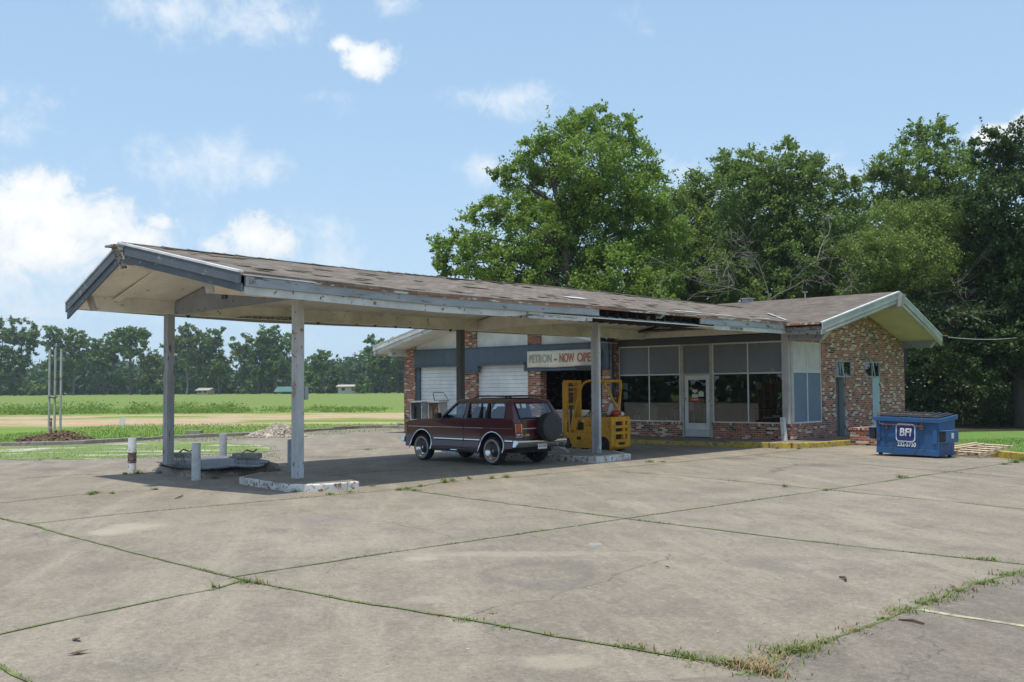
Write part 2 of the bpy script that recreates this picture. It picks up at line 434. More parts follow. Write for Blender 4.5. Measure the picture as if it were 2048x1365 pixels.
mb = MB(); rings = [0,4,8,14,20,28,36,45,55,65,75,85,100,120,140,165,190,220,250,280,315,360,450,560,700]
NS = 96
for r in rings:
    for j in range(NS):
        a = 2*PI*j/NS; x, y = r*math.cos(a), r*math.sin(a); mb.v.append((x, y, gz(x, y)))
for i in range(len(rings)-1):
    for j in range(NS):
        mb.f.append((i*NS+j, (i+1)*NS+j, (i+1)*NS+(j+1)%NS, i*NS+(j+1)%NS))
struct(mb, 'ground', ground_material(), smooth=True)

# ------------------------------------------------------------------ concrete lot
def concrete_material(name, dark=1.0, patches=()):
    t = NT(name); P = t.n('ShaderNodeNewGeometry').outputs['Position']
    p = t.sep(P)
    big = t.noise(P, .22, 5, .6); med = t.noise(P, 1.3, 6, .65); fine = t.noise(P, 55, 3, .7); grit = t.noise(P, 240, 2, .8)
    def dot(v):
        x = t.n('ShaderNodeVectorMath'); x.operation = 'DOT_PRODUCT'; t.l(P, x.inputs[0]); x.inputs[1].default_value = v; return x.outputs['Value']
    # faint wear running along the drive lanes
    lane = t.noise(t.comb(t.math('MULTIPLY', dot((.78,-.62,0)), .28), t.math('MULTIPLY', dot((.62,.78,0)), 1.9)), 1.0, 6, .68)
    c = t.ramp(big, [(.28, (.198,.166,.125)), (.5, (.243,.206,.156)), (.75, (.284,.243,.187))])
    c = t.mix(t.ramp(med, [(.44, 0.0), (.68, .62)]), c, (.155,.136,.110)); sm_ = t.noise(t.comb(t.math('MULTIPLY', dot(tuple(RT)), 1.6), t.math('MULTIPLY', dot(tuple(FW)), 1.0)), 4.5, 6, .7); c = t.mix(t.ramp(sm_, [(.52, 0.0), (.70, .6)]), c, (.310,.270,.215)); c = t.mix(t.ramp(sm_, [(.30, .45), (.45, 0.0)]), c, (.150,.131,.106))
    c = t.mix(t.ramp(lane, [(.50, 0.0), (.70, .55)]), c, (.350,.298,.230))
    c = t.mix(t.ramp(lane, [(.28, .45), (.44, 0.0)]), c, (.180,.160,.135))
    c = t.mix(.40, c, t.ramp(fine, [(.25, .18), (.75, .82)]), 'OVERLAY')
    c = t.mix(.42, c, t.ramp(grit, [(.3, .15), (.7, .85)]), 'OVERLAY')
    mid = t.noise(P, 17, 4, .75); c = t.mix(.45, c, t.ramp(mid, [(.28, .22), (.72, .78)]), 'OVERLAY')
    pit = t.n('ShaderNodeTexVoronoi'); pit.inputs['Scale'].default_value = 7.0; t.l(P, pit.inputs['Vector']); c = t.mix(t.math('MULTIPLY', t.ramp(pit.outputs['Distance'], [(.07, .75), (.13, 0.0)]), t.ramp(t.noise(P, 1.1, 3), [(.46, 0.0), (.6, 1.0)])), c, (.085,.075,.062))
    # oil spots and pale aggregate wear
    vo = t.n('ShaderNodeTexVoronoi'); vo.inputs['Scale'].default_value = .33; vo.inputs['Randomness'].default_value = 1
    wob = t.n('ShaderNodeVectorMath'); wob.operation = 'ADD'; t.l(P, wob.inputs[0]); t.l(t.comb(med, big), wob.inputs[1]); t.l(wob.outputs[0], vo.inputs['Vector'])
    c = t.mix(t.ramp(vo.outputs['Distance'], [(.05, .5), (.26, 0.0)]), c, (.085,.077,.067))
    sp = t.n('ShaderNodeTexVoronoi'); sp.inputs['Scale'].default_value = 2.1; t.l(P, sp.inputs['Vector'])
    c = t.mix(t.ramp(sp.outputs['Distance'], [(.018, .8), (.03, 0.0)]), c, (.5,.48,.44))
    hair = t.n('ShaderNodeTexVoronoi'); hair.feature = 'DISTANCE_TO_EDGE'; hair.inputs['Scale'].default_value = .30; t.l(wob.outputs[0], hair.inputs['Vector'])
    hm = t.math('MULTIPLY', t.ramp(hair.outputs['Distance'], [(.0009, .75), (.0026, 0.0)]), t.ramp(t.noise(P, .5, 3), [(.46, 0.0), (.56, 1.0)]))
    c = t.mix(hm, c, (.10,.09,.078))
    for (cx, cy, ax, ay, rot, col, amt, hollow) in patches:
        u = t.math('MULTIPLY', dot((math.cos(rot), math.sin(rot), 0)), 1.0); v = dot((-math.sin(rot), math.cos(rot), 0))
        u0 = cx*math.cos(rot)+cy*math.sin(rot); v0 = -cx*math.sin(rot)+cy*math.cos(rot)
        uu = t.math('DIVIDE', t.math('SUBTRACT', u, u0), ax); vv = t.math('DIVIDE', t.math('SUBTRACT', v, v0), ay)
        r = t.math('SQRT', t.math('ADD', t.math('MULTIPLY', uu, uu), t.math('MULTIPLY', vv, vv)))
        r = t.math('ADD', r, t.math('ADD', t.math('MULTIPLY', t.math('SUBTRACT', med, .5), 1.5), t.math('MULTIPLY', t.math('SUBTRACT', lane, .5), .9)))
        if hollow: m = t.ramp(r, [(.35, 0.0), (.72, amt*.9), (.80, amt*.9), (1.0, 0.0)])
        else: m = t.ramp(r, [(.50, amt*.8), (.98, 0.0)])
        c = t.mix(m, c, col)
    if dark != 1.0: c = t.mix(1.0, c, (dark, dark, dark*1.03), 'MULTIPLY')
    t.col(c); t.rough(t.ramp(med, [(.3, .78), (.7, .95)])); t.set(Specular_IOR_Level=.3)
    t.bump(t.math('ADD', t.math('MULTIPLY', fine, .5), grit), .30, .006)
    return t.m
def el(px, py, dx, dy):                # a stain seen at (px,py), dx across, dy deep in the photo
    a, b, c_ = G(px-dx, py), G(px+dx, py), G(px, py-dy); d = G(px, py+dy); m = (c_+d)/2
    return (m.x, m.y, (b-a).length/2, (c_-d).length/2, math.atan2((b-a).y, (b-a).x))
pt = [el(257,1058,78,14)+((.43,.375,.285), .62, False), el(1085,1150,130,32)+((.135,.120,.103), .55, True), el(1120,1325,105,17)+((.40,.345,.26), .5, False),
      el(840,1118,40,6)+((.44,.39,.31), .5, False), el(640,1040,120,14)+((.20,.178,.15), .5, False), el(1600,1130,150,16)+((.17,.152,.13), .45, True),
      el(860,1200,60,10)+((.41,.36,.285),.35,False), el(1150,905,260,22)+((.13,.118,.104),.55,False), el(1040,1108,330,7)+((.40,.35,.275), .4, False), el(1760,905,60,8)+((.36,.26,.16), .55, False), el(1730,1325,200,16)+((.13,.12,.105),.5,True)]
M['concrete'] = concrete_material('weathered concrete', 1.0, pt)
kerb_px = [(-90,898),(0,893),(90,891.5),(169,889),(250,884),(320,879),(400,875.5),(480,872.5),(580,867),(640,862),(720,857.5),(765,856.5),(815,858)]
KP = [G(x, y) for x, y in kerb_px]
LK = [G(1972,912.6), G(2040,920.5)]; kd = (LK[1]-LK[0]).normalized()
lk0 = LK[0]-kd*5.2; lk1 = LK[1]+kd*14
outline = [(p.x, p.y) for p in KP] + [(-33.2, 38.5), (-13.0, 38.5), (-13.0, 31.6), (lk0.x, lk0.y), (lk1.x, lk1.y), (40, 0), (40, -52), (-105, -62), (-105, -12), (-62, 6)]
mb = MB(); n = len(outline)
mb.v = [(x, y, 0) for x, y in outline] + [(x, y, -.25) for x, y in outline]
mb.f = [tuple(range(n))[::-1]] + [(i, (i+1)%n, n+(i+1)%n, n+i) for i in range(n)]
ar = sum(outline[i][0]*outline[(i+1)%n][1]-outline[(i+1)%n][0]*outline[i][1] for i in range(n))
if ar > 0: mb.f = [q[::-1] for q in mb.f]
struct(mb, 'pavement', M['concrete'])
# the darker apron at the lower right, past the long grassy joint
J7 = [(1470,1352),(1511,1338),(1579,1306),(1678,1276),(1767,1242),(1845,1210),(1952,1168),(2048,1143),(2300,1075)]
M['apron'] = concrete_material('dark apron', .80)
pts = [G(*p) for p in J7]; mb = MB()
poly = [(p.x, p.y, .004) for p in pts] + [(30,8,.004),(30,-20,.004),(-4,-20,.004),(-5.5,3.0,.004)]
mb.v = poly; mb.f = [tuple(range(len(poly)))]
o = struct(mb, 'apron', M['apron']); 
if o.data.polygons[0].normal.z < 0: o.data.flip_normals()
# worn yellow parking line on the apron
mb = MB(); mb.strip([G(1840,1221), G(1900,1232), G(1975,1243), G(2060,1256)], .035, .008)
t = NT('worn yellow line'); v = t.pos(); f = t.noise(v, 6, 5, .7)
t.col(t.mix(t.ramp(f, [(.42, 0.0), (.58, 1.0)]), (.46,.42,.26), (.22,.2,.16))); t.rough(.9)
struct(mb, 'parking_line', t.m)

# ------------------------------------------------------------------ joints, cracks and the grass in them
JOINTS = {
 'a': ([(-80,1288),(0,1269.8),(153,1235),(306,1203),(419,1181),(445,1176),(480,1163)], .9),
 'a2': ([(455,1158),(472,1153.6),(696,1119),(749,1110),(969,1079),(1243,1039),(1348,1024),(1650,981),(1902,944),(2048,922),(2140,908)], .8),
 'b': ([(57,1049),(220,1031),(394,1015),(533,1002.6),(700,988),(777,981),(820,976),(891,965),(1051,953),(1186,940),(1360,925),(1500,911),(1597,901)], .75),
 'c': ([(-90,1017),(0,1038),(57,1050),(110,1065),(284,1111),(455,1153.6),(510,1166),(561,1175),(696,1202),(802,1218),(962,1246),(1175,1285),(1335,1312),(1430,1326),(1500,1338)], 1.0),
 'd': ([(790,980),(830,983),(1000,1006),(1243,1037),(1348,1050),(1611,1082.5),(1821,1105.6),(2005,1125),(2075,1133)], .9),
 'e': ([(1250,945),(1348,951),(1650,980),(1900,1004),(2048,1019),(2120,1026)], .8),
 'f': ([(1508,912),(1696,926),(1828,938.6),(1902,944.7),(2048,958),(2110,964)], .5),
 'g': (J7, 1.3),
 'h': ([(-40,963),(0,960),(80,955),(167,949),(213,951)], .5),
 'i': ([(-40,1010),(0,1007),(90,997),(178,988),(250,984),(320,980)], .5),
 'k': ([(-30,1318),(0,1331),(30,1350),(62,1367)], .9),
 'l': ([(0,918.5),(60,922),(110,927)], .5),
 'm': ([(660,952),(720,946),(800,941),(880,938)], .6),
 'n': ([(690,902),(760,896),(800,897)], .6),
}
CRACKS = [[(937,1232),(985,1217),(1020,1209),(1060,1204),(1093.5,1200),(1122,1185.6),(1180,1172),(1210,1163),(1242.7,1146.5),(1275,1134),(1335,1120),(1337,1108)],
 [(660,1033),(720,1043),(781,1046),(815,1053),(852,1061),(885,1068),(905,1078)], [(1061,1072),(1110,1086),(1186,1097),(1260,1106),(1321,1111)],
 [(1129,969),(1161,974),(1165,980),(1240,986),(1335,995)], [(540,1018),(611,1024),(660,1033)], [(1520,1010),(1600,1020),(1668,1035),(1740,1040),(1900,1052)], [(0,1076),(60,1070),(100,1065)],
 [(420,1181),(470,1184),(530,1183),(561,1178)], [(350,976),(400,974)], [(960,962),(1010,958),(1060,953)]]
M['joint'] = plain('earth in the joints', (.140,.170,.060), .95, .4, 5)
M['crack'] = plain('hairline crack', (.125,.110,.090), .95, .3, 5)
mj = MB(); blades_v = []; blades_f = []
def blade(x, y, h, w, lean, az, z=0.0):
    dx, dy = math.cos(az), math.sin(az); px_, py_ = -dy*w, dx*w; o = len(blades_v)
    blades_v.extend([(x-px_, y-py_, z), (x+px_, y+py_, z), (x+px_*.7+dx*lean*.4, y+py_*.7+dy*lean*.4, z+h*.62), (x-px_*.7+dx*lean*.4, y-py_*.7+dy*lean*.4, z+h*.62), (x+dx*lean, y+dy*lean, z+h)])
    blades_f.extend([(o,o+1,o+2,o+3), (o+3,o+2,o+4)])
for key, (pl, dens) in JOINTS.items():
    pts = [G(*p) for p in pl]; fine_pts = []
    for a, b in zip(pts[:-1], pts[1:]):
        m = max(1, int((b-a).length/.25))
        for i in range(m):
            q = a.lerp(b, i/m); fine_pts.append(q + Vector((random.gauss(0,.008), random.gauss(0,.008), 0)))
    fine_pts.append(pts[-1])
    ws = [.009 + .013*random.random()*dens for _ in fine_pts]
    mj.strip(fine_pts, ws, .008)
    ph = random.random()*100; s = 0
    for i in range(len(fine_pts)-1):
        a, b = fine_pts[i], fine_pts[i+1]; L = (b-a).length; s += L
        w = .5 + .5*math.sin(s*1.7+ph)*math.sin(s*.63+ph*2) + .35*math.sin(s*5.1+ph)
        dist = a.length
        k = int((.25+.8*max(0, w))*dens*L*(200 if dist < 16 else 130)*(.3 if key == 'g' else 1.1))
        for _ in range(k):
            q = a.lerp(b, random.random()); hh = .006 + .020*max(0,w)*random.random()
            blade(q.x+random.gauss(0,.016), q.y+random.gauss(0,.016), hh, random.uniform(.0022,.0045), hh*random.uniform(.2,1.2), random.random()*6.28)
struct(mj, 'pavement_joint', M['joint'])
mc = MB()
for pl in CRACKS:
    pts = [G(*p) for p in pl]; q = []
    for a, b in zip(pts[:-1], pts[1:]):
        m = max(1, int((b-a).length/.12))
        for i in range(m): q.append(a.lerp(b, i/m) + Vector((random.gauss(0,.018), random.gauss(0,.018), 0)))
    q.append(pts[-1]); mc.strip(q, [.0012+.0028*random.random() for _ in q], .006)
struct(mc, 'pavement_crack', M['crack'])
TUFTS = [(430,1176,.13,1),(492,1166,.12,2.2),(516,1168,.09,2),(560,1177,.05,1),(930,1242,.07,2),(1275,1298,.07,2),(1250,1294,.05,2),(660,1194,.05,1),(985,1228,.03,1),(1010,1256,.05,2),
 (1365,1312,.09,3),(1385,1318,.08,2),(1430,1325,.08,3),(1470,1332,.10,3),(1505,1335,.10,4),(1530,1348,.10,4),(1530,1330,.10,3),(1560,1308,.13,3),(1580,1306,.14,3),(1605,1302,.13,3),(1628,1296,.09,2),(1648,1288,.08,2),(1655,1280,.06,2),
 (1710,1264,.07,2),(1735,1256,.06,2),(1770,1240,.06,2),(1800,1226,.08,3),(1820,1222,.09,3),(1845,1210,.10,3),(1870,1204,.09,3),(1895,1196,.10,3),(1920,1185,.09,3),(1960,1170,.11,3),(1985,1167,.11,3),(2015,1152,.10,3),(2040,1148,.12,3),
 (1985,1122,.10,2),(1965,1120,.07,2),(1940,1118,.05,2),(890,966,.17,1.5),(905,963,.10,1.5),(940,959,.12,1),(985,958,.13,1),(1010,956,.13,1),(1015,955,.08,1),(842,974,.08,1.5),(1570,975,.10,1),(1800,956,.10,1.5),(1812,956,.08,1),(1650,982,.06,1),
 (180,990,.10,2),(192,987,.08,2),(225,988,.06,1),(310,980,.06,1.5),(80,921,.06,2),(115,918,.06,2),(1300,925,.09,2),(1325,925,.06,2),(275,948,.10,3),(250,949,.08,2),(320,947,.07,2),(430,958,.09,2),(800,981,.08,2),(815,979,.08,2),(830,982,.06,2),(660,990,.06,2),(700,985,.06,2),(1555,898,.14,1.5),(1598,899,.10,1.5),(2030,926,.14,3),(2046,922,.16,3),(2010,930,.08,2),(735,900,.05,3),(580,968,.05,1),(590,984,.10,1.5),(655,981,.06,1),(745,973,.06,1.5)]
for (px, py, h, sp) in TUFTS:
    q = G(px, py); d = q.length
    for _ in range(int(26*sp if d < 16 else 42*sp)):
        a = random.random()*6.28; rr = abs(random.gauss(0, .030*sp)); hh = h*random.uniform(.15,.9)*(.62 if d < 16 else 1)
        blade(q.x+math.cos(a)*rr*1.4, q.y+math.sin(a)*rr, hh, random.uniform(.003,.006), hh*random.uniform(.5,2.0), random.random()*6.28)
gmat = leaf_mat('joint grass', (.095,.135,.028), (.185,.220,.060), .22, .9, tip=(.30,.22,.10))
me = bpy.data.meshes.new('joint_grass'); me.from_pydata(blades_v, [], blades_f)
tag(link('joint_grass', me, gmat), 'grass and weeds growing in the joints of the concrete lot', 'grass', kind='stuff')

blades_v, blades_f = [], []
for (px, py, n_) in ((1455,1330,30),(1480,1336,50),(1500,1338,60),(1520,1345,70),(1540,1352,60),(1525,1330,40),(1550,1318,40),(1600,1300,30),(1640,1290,20),(1290,1301,14),(1100,1272,14),(880,1231,14),(1700,1268,16),(1790,1232,16),(1880,1200,18),(1940,1180,14),(520,1168,14),(905,966,20),(1010,957,16)):
    q = G(px, py)
    for _ in range(n_):
        a = random.random()*6.28; rr = abs(random.gauss(0,.055)); hh = random.uniform(.015,.07); blade(q.x+math.cos(a)*rr*1.5, q.y+math.sin(a)*rr, hh, random.uniform(.0025,.005), hh*random.uniform(.6,2.4), random.random()*6.28)
me = bpy.data.meshes.new('dry_grass'); me.from_pydata(blades_v, [], blades_f)
tag(link('dry_grass', me, plain('dry straw', (.30,.20,.11), .9, .35, 14)), 'dead straw coloured grass in the joint at the corner of the dark apron', 'grass', kind='stuff')
# ------------------------------------------------------------------ verge of grass and white gravel at the left, kerbs, lawn
def verge_material():
    t = NT('grassy gravel'); P = t.n('ShaderNodeNewGeometry').outputs['Position']
    def dot(v):
        x = t.n('ShaderNodeVectorMath'); x.operation = 'DOT_PRODUCT'; t.l(P, x.inputs[0]); x.inputs[1].default_value = v; return x.outputs['Value']
    st = t.noise(t.comb(t.math('MULTIPLY', dot(tuple(RT)), .35), t.math('MULTIPLY', dot(tuple(FW)), 1.1)), 1, 5, .7)
    f = t.noise(P, 9, 4, .7)
    g = t.ramp(f, [(.3, (.10,.155,.03)), (.7, (.20,.25,.07))]); s = t.ramp(f, [(.35, (.35,.31,.24)), (.6, (.62,.58,.50))])
    c = t.mix(t.ramp(st, [(.535, 0.0), (.63, 1.0)]), g, s); t.col(c); t.rough(.95)
    t.bump(f, .6, .04); return t.m
V = [(-90,925),(0,918),(45,919.5),(85,919),(140,921),(200,917),(250,916.5),(330,912.5),(420,909.5),(520,905.5),(545,899),(548,893),(500,888.5),(420,885),(340,883),(250,886),(169,890.5),(0,895),(-90,900)]
mb = MB(); pts = [G(*p) for p in V]; q = []
for i, a in enumerate(pts):
    b = pts[(i+1) % len(pts)]; m = max(1, int((b-a).length/.7))
    for k in range(m): q.append(a.lerp(b, k/m)+Vector((random.gauss(0,.12), random.gauss(0,.12), 0)))
mb.v = [(p.x, p.y, .006) for p in q]; mb.f = [tuple(range(len(q)))]
o = struct(mb, 'verge', verge_material())
if o.data.polygons[0].normal.z < 0: o.data.flip_normals()
M['kerb'] = worn('old concrete kerb', (.30,.275,.235), under=(.15,.12,.10), amount=.33, scale=2, dirt=(.16,.11,.07), dirt_amt=.7, rough=.95)
mb = MB(); fine = []
for a, b in zip(KP[:-1], KP[1:]):
    m = max(1, int((b-a).length/.8))
    for k in range(m): fine.append(a.lerp(b, k/m))
fine.append(KP[-1])
for a, b in zip(fine[:-1], fine[1:]):
    t_ = (b-a); t_.z = 0; t_.normalize(); nn = Vector((-t_.y, t_.x, 0)); 
    if nn.dot(FW) < 0: nn = -nn
    h0 = .13+random.gauss(0,.012)
    a2, b2 = a+t_*.012, b-t_*.012
    lo = [a2, b2, b2+nn*.17, a2+nn*.17]
    if (lo[1]-lo[0]).cross(lo[2]-lo[0]).z < 0: lo = lo[::-1]
    mb.hexa([(p.x,p.y,-.1) for p in lo]+[(p.x,p.y,h0) for p in lo])
single(mb, 'concrete_kerb', M['kerb'], 'long grey concrete kerb along the far left edge of the lot', 'kerb', fine[len(fine)//2], bevel=.02)
# lawn at the right and its yellow kerb
kn = Vector((-kd.y, kd.x, 0)); 
if kn.dot(FW) < 0: kn = -kn
M['yellow'] = worn('yellow kerb paint', (.50,.36,.05), under=(.20,.17,.13), amount=.43, scale=2.6, dirt=(.22,.16,.06), dirt_amt=.55, rough=.85)
M['yellow_pale'] = M['yellow']
mb = MB(); s0 = LK[0]-kd*5.2
L = 22; k = 0
while k < L:
    a, b = s0+kd*k, s0+kd*(k+2.98)
    lo = [a, b, b+kn*.16, a+kn*.16]
    if (lo[1]-lo[0]).cross(lo[2]-lo[0]).z < 0: lo = lo[::-1]
    mb.hexa([(p.x,p.y,-.1) for p in lo]+[(p.x,p.y,.17) for p in lo]); k += 3.0
single(mb, 'yellow_kerb', M['yellow'], 'yellow painted kerb along the edge of the lawn beside the pallet', 'kerb', LK[0], bevel=.02)
mb = MB(); NU, NV = 60, 26
for i in range(NU+1):
    for j in range(NV+1):
        u, v = 32*i/NU-6, .15+12.5*j/NV; p = s0+kd*(u+1.3)+kn*v
        z = .13+.10*math.sin(min(1,v/6)*PI/2)*math.exp(-((u-4)/9)**2)+.012*math.sin(u*2.1)*math.sin(v*1.7) - max(0, v-9)*.05
        mb.v.append((p.x, p.y, z))
for i in range(NU):
    for j in range(NV):
        q = (i*(NV+1)+j, (i+1)*(NV+1)+j, (i+1)*(NV+1)+j+1, i*(NV+1)+j+1)
        if min(mb.v[e][0] for e in q) > -13.1: mb.f.append(q)
t = NT('mown lawn'); P = t.pos(); f = t.noise(P, 2.2, 4, .6); f2 = t.noise(P, 18, 3)
c = t.ramp(f, [(.3, (.085,.170,.022)), (.7, (.125,.225,.035))]); c = t.mix(.5, c, t.ramp(f2, [(.3, .25), (.7, .75)]), 'OVERLAY')
c = t.mix(t.ramp(t.noise(P, .8, 3), [(.62, 0.0), (.72, .55)]), c, (.24,.20,.09)); t.col(c); t.rough(.9); t.bump(f2, .7, .03)
lawn = struct(mb, 'lawn', t.m, smooth=True)
if lawn.data.polygons[0].normal.z < 0: lawn.data.flip_normals()
blades_v, blades_f = [], []
for _ in range(26000):
    u, v = random.uniform(.6, 16), random.uniform(.2, 8)**1.0; p = s0+kd*u+kn*v
    uu = u-1.3
    z = .12+.10*math.sin(min(1,v/6)*PI/2)*math.exp(-((uu-4)/9)**2)
    blade(p.x, p.y, random.uniform(.03,.075), .006, random.uniform(0,.05), random.random()*6.28, z)
for _ in range(3000):                   # ragged grass on the gravelly verge
    k = random.random(); a = G(-60+620*random.random(), 890+28*random.random()**.8)
    hh = random.uniform(.015,.05); blade(a.x, a.y, hh, .008, hh*.6, random.random()*6.28)
for _ in range(16000):                  # short grass behind the kerb
    a = G(random.uniform(-60,800), random.uniform(848,884)); hh = random.uniform(.03,.10)
    d = a.dot(FW)
    kk = [p for p in KP if abs(p.dot(RT)-a.dot(RT)) < 4]
    if kk and d > min(p.dot(FW) for p in kk)+.4 and d < 58: blade(a.x, a.y, hh, .013, hh*.6, random.random()*6.28, -.03)
me = bpy.data.meshes.new('lawn_grass'); me.from_pydata(blades_v, [], blades_f)
tag(link('lawn_grass', me, leaf_mat('lawn blades', (.085,.165,.022), (.15,.24,.045), .25, .8)), 'short green grass on the lawn and along the verge', 'grass', kind='stuff')
# tall weeds standing along the near edge of the field
wv, wf = [], []
def leafq(c, s, vv, ff):
    d = Vector((random.gauss(0,1), random.gauss(0,1), random.gauss(.4,.7))).normalized(); e = d.orthogonal().normalized(); e = Matrix.Rotation(random.random()*6.28, 3, d) @ e
    g_ = d.cross(e); o = len(vv); vv.extend([c-e*s*.5, c+g_*s*.24, c+e*s*.5, c-g_*s*.24]); ff.append((o,o+1,o+2,o+3))
for _ in range(760):
    px = random.uniform(-80, 800); dens = .5+.5*math.sin(px*.021)+.3*math.sin(px*.07+1)
    if random.random() > .35+.6*dens: continue
    if px > 480 and random.random() < .6: continue
    c0 = at(px, random.uniform(84, 97)); H = random.uniform(.25,.6+.6*random.random()**2)*(1 if px < 480 else .6); W = random.uniform(.5,1.3)
    for _ in range(34):
        leafq(Vector((c0.x+random.gauss(0,W*.5), c0.y+random.gauss(0,W*.5), gz(c0.x,c0.y)+H*random.random())), random.uniform(.12,.30), wv, wf)
me = bpy.data.meshes.new('field_weeds'); me.from_pydata([tuple(v) for v in wv], [], wf)
tag(link('field_weeds', me, leaf_mat('weeds', (.15,.225,.045), (.26,.34,.09), .45, .5)), 'tall green weeds along the near edge of the field', 'weeds', kind='stuff')
# ------------------------------------------------------------------ the gas station: one thing with its canopy
S = thing('gas_station', 'long low abandoned gas station of antique brick with a wide shingled canopy', 'gas station', (-18, 29, 0))
def lerp1(x, xs, ys): return float(np.interp(x, xs, ys))
def sagE(Y): return lerp1(Y, [9.7,11.8,14.3,16.7,19,23.5,29], [0,-.045,-.085,-.07,-.045,-.05,-.02])
def sagR(Y): return lerp1(Y, [9.2,13,14.7,18.5,21.2,27,32], [.0,-.03,-.045,-.02,.03,.01,.0])
XR, XE, XL = -18.1, -14.88, -21.3
ZR, ZE, ZL = 4.55, 3.80, 3.67
def roof_grid(y0e, y0r, y1e, y1r, xe, ze, nu=26, nv=5, th=.05):
    mb = MB(); top = []
    for k, dz in ((0, 0), (1, -th)):
        for i in range(nu+1):
            u = i/nu
            for j in range(nv+1):
                w = j/nv
                ya = y0e+(y1e-y0e)*u; yb = y0r+(y1r-y0r)*u; y = ya+(yb-ya)*w
                z = (ze+sagE(y))*(1-w)+(ZR+sagR(y))*w + (0 if k else .012*math.sin(y*5.1)*math.sin(w*9+y))
                mb.v.append((xe+(XR-xe)*w, y, z+dz))
    N = (nu+1)*(nv+1); q = lambda i, j, k: k*N+i*(nv+1)+j
    for i in range(nu):
        for j in range(nv):
            a = (q(i,j,0), q(i+1,j,0), q(i+1,j+1,0), q(i,j+1,0)); b = (q(i,j,1), q(i,j+1,1), q(i+1,j+1,1), q(i+1,j,1))
            mb.f += [a, b]
        mb.f += [(q(i,0,0), q(i,0,1), q(i+1,0,1), q(i+1,0,0)), (q(i,nv,0), q(i+1,nv,0), q(i+1,nv,1), q(i,nv,1))]
    for j in range(nv):
        mb.f += [(q(0,j,0), q(0,j+1,0), q(0,j+1,1), q(0,j,1)), (q(nu,j,0), q(nu,j,1), q(nu,j+1,1), q(nu,j+1,0))]
    return mb
ca = roof_grid(9.66, 9.20, 29.05, 32.45, XE, ZE)
cb = roof_grid(9.66, 9.20, 29.05, 32.45, XL, ZL); ca.add(cb.v, [f[::-1] for f in cb.f])
CAN = build(ca, 'canopy_roof', M['shingle_y'], S)
# thin ridge cap of overlapping shingles
mb = MB(); y = 9.22
while y < 31.8:
    z = ZR+sagR(y)+.010; jit = random.uniform(-.008,.008)
    mb.add([(XR-.14,y,z-.030+jit),(XR,y,z+.012+jit),(XR+.14,y,z-.026+jit),(XR-.14,y+.30,z-.035),(XR,y+.30,z+.004),(XR+.14,y+.30,z-.031)], [(0,1,4,3),(1,2,5,4)]); y += .27
build(mb, 'ridge_cap', M['shingle_y'], CAN)
# loose curled shingle tabs
mb = MB()
for _ in range(70):
    y = random.uniform(9.8, 28.5); w = random.uniform(.05,.95); x = XE+(XR-XE)*w
    z = (ZE+sagE(y))*(1-w)+(ZR+sagR(y))*w; L_ = random.uniform(.15,.5); h = random.uniform(.012,.035)
    mb.slab([(x+.09,y,z+h-.03*.9),(x+.09,y+L_,z+h*.6-.02),(x-.05,y+L_,z+.022),(x-.05,y,z+.022)], .006)
build(mb, 'loose_shingle', M['shingle_y'], CAN)
mb = MB()
for (y, w, L_, W_) in ((19.6,.34,.75,.13),(23.2,.10,1.3,.05),(24.9,.07,1.0,.05),(27.3,.05,.8,.04)):
    x = XE+(XR-XE)*w; z = (ZE+sagE(y))*(1-w)+(ZR+sagR(y))*w
    mb.slab([(x+W_,y,z+.022-W_*.235),(x+W_,y+L_,z+.022-W_*.235),(x-W_,y+L_,z+.022+W_*.235),(x-W_,y,z+.022+W_*.235)], .005)
build(mb, 'bare_patch', M['drip'], CAN)

def eave_board(mb, x0, x1, y0, y1, ztop, h, zfun, nseg=None, taper=None, rag=0):
    n = nseg or max(1, int((y1-y0)/.5))
    for i in range(n):
        a, b = y0+(y1-y0)*i/n, y0+(y1-y0)*(i+1)/n
        ha, hb = (h, h) if taper is None else (h*(taper[0]+(taper[1]-taper[0])*i/n), h*(taper[0]+(taper[1]-taper[0])*(i+1)/n))
        if rag: ha += random.uniform(-rag, rag); hb += random.uniform(-rag, rag)
        za, zb = zfun(a)+ztop, zfun(b)+ztop
        mb.hexa([(x0,a,za-ha),(x1,a,za-ha),(x1,b,zb-hb),(x0,b,zb-hb),(x0,a,za),(x1,a,za),(x1,b,zb),(x0,b,zb)])
zE = lambda y: ZE+sagE(y); zL = lambda y: ZL+sagE(y)
mb = MB(); eave_board(mb, -14.93, -14.885, 9.78, 19.5, -.075, .165, zE); eave_board(mb, -14.93, -14.885, 24.0, 29.02, -.075, .165, zE)
build(mb, 'eave_fascia', M['grey_fascia'], CAN)
mb = MB(); eave_board(mb, -14.965, -14.925, 9.78, 16.3, -.243, .135, zE); eave_board(mb, -14.965, -14.925, 16.3, 17.5, -.243, .135, zE, 5, (1,.35), .012)
eave_board(mb, -14.965, -14.925, 17.0, 19.28, -.30, .085, zE, 8, None, .010); eave_board(mb, -14.965, -14.925, 24.75, 28.98, -.243, .125, zE, 12, None, .006)
build(mb, 'lower_eave_fascia', M['white_fascia'], CAN)
mb = MB(); eave_board(mb, -14.99, -14.968, 16.2, 19.2, -.25, .13, zE, 10, None, .01); eave_board(mb, -14.923, -14.918, 25.6, 26.3, -.27, .07, zE, 6, None, .02); eave_board(mb, -14.883, -14.879, 9.85, 9.98, -.12, .07, zE, 2, None, .015)
for _ in range(9):
    y = random.uniform(16.8, 18.8); z = zE(y)-.27
    mb.hexa([(-14.96,y,z-.05),(-14.93,y,z-.05),(-14.92,y+.35,z-.07),(-14.95,y+.35,z-.07),(-14.96,y,z-.03),(-14.93,y,z-.03),(-14.92,y+.35,z-.055),(-14.95,y+.35,z-.055)])
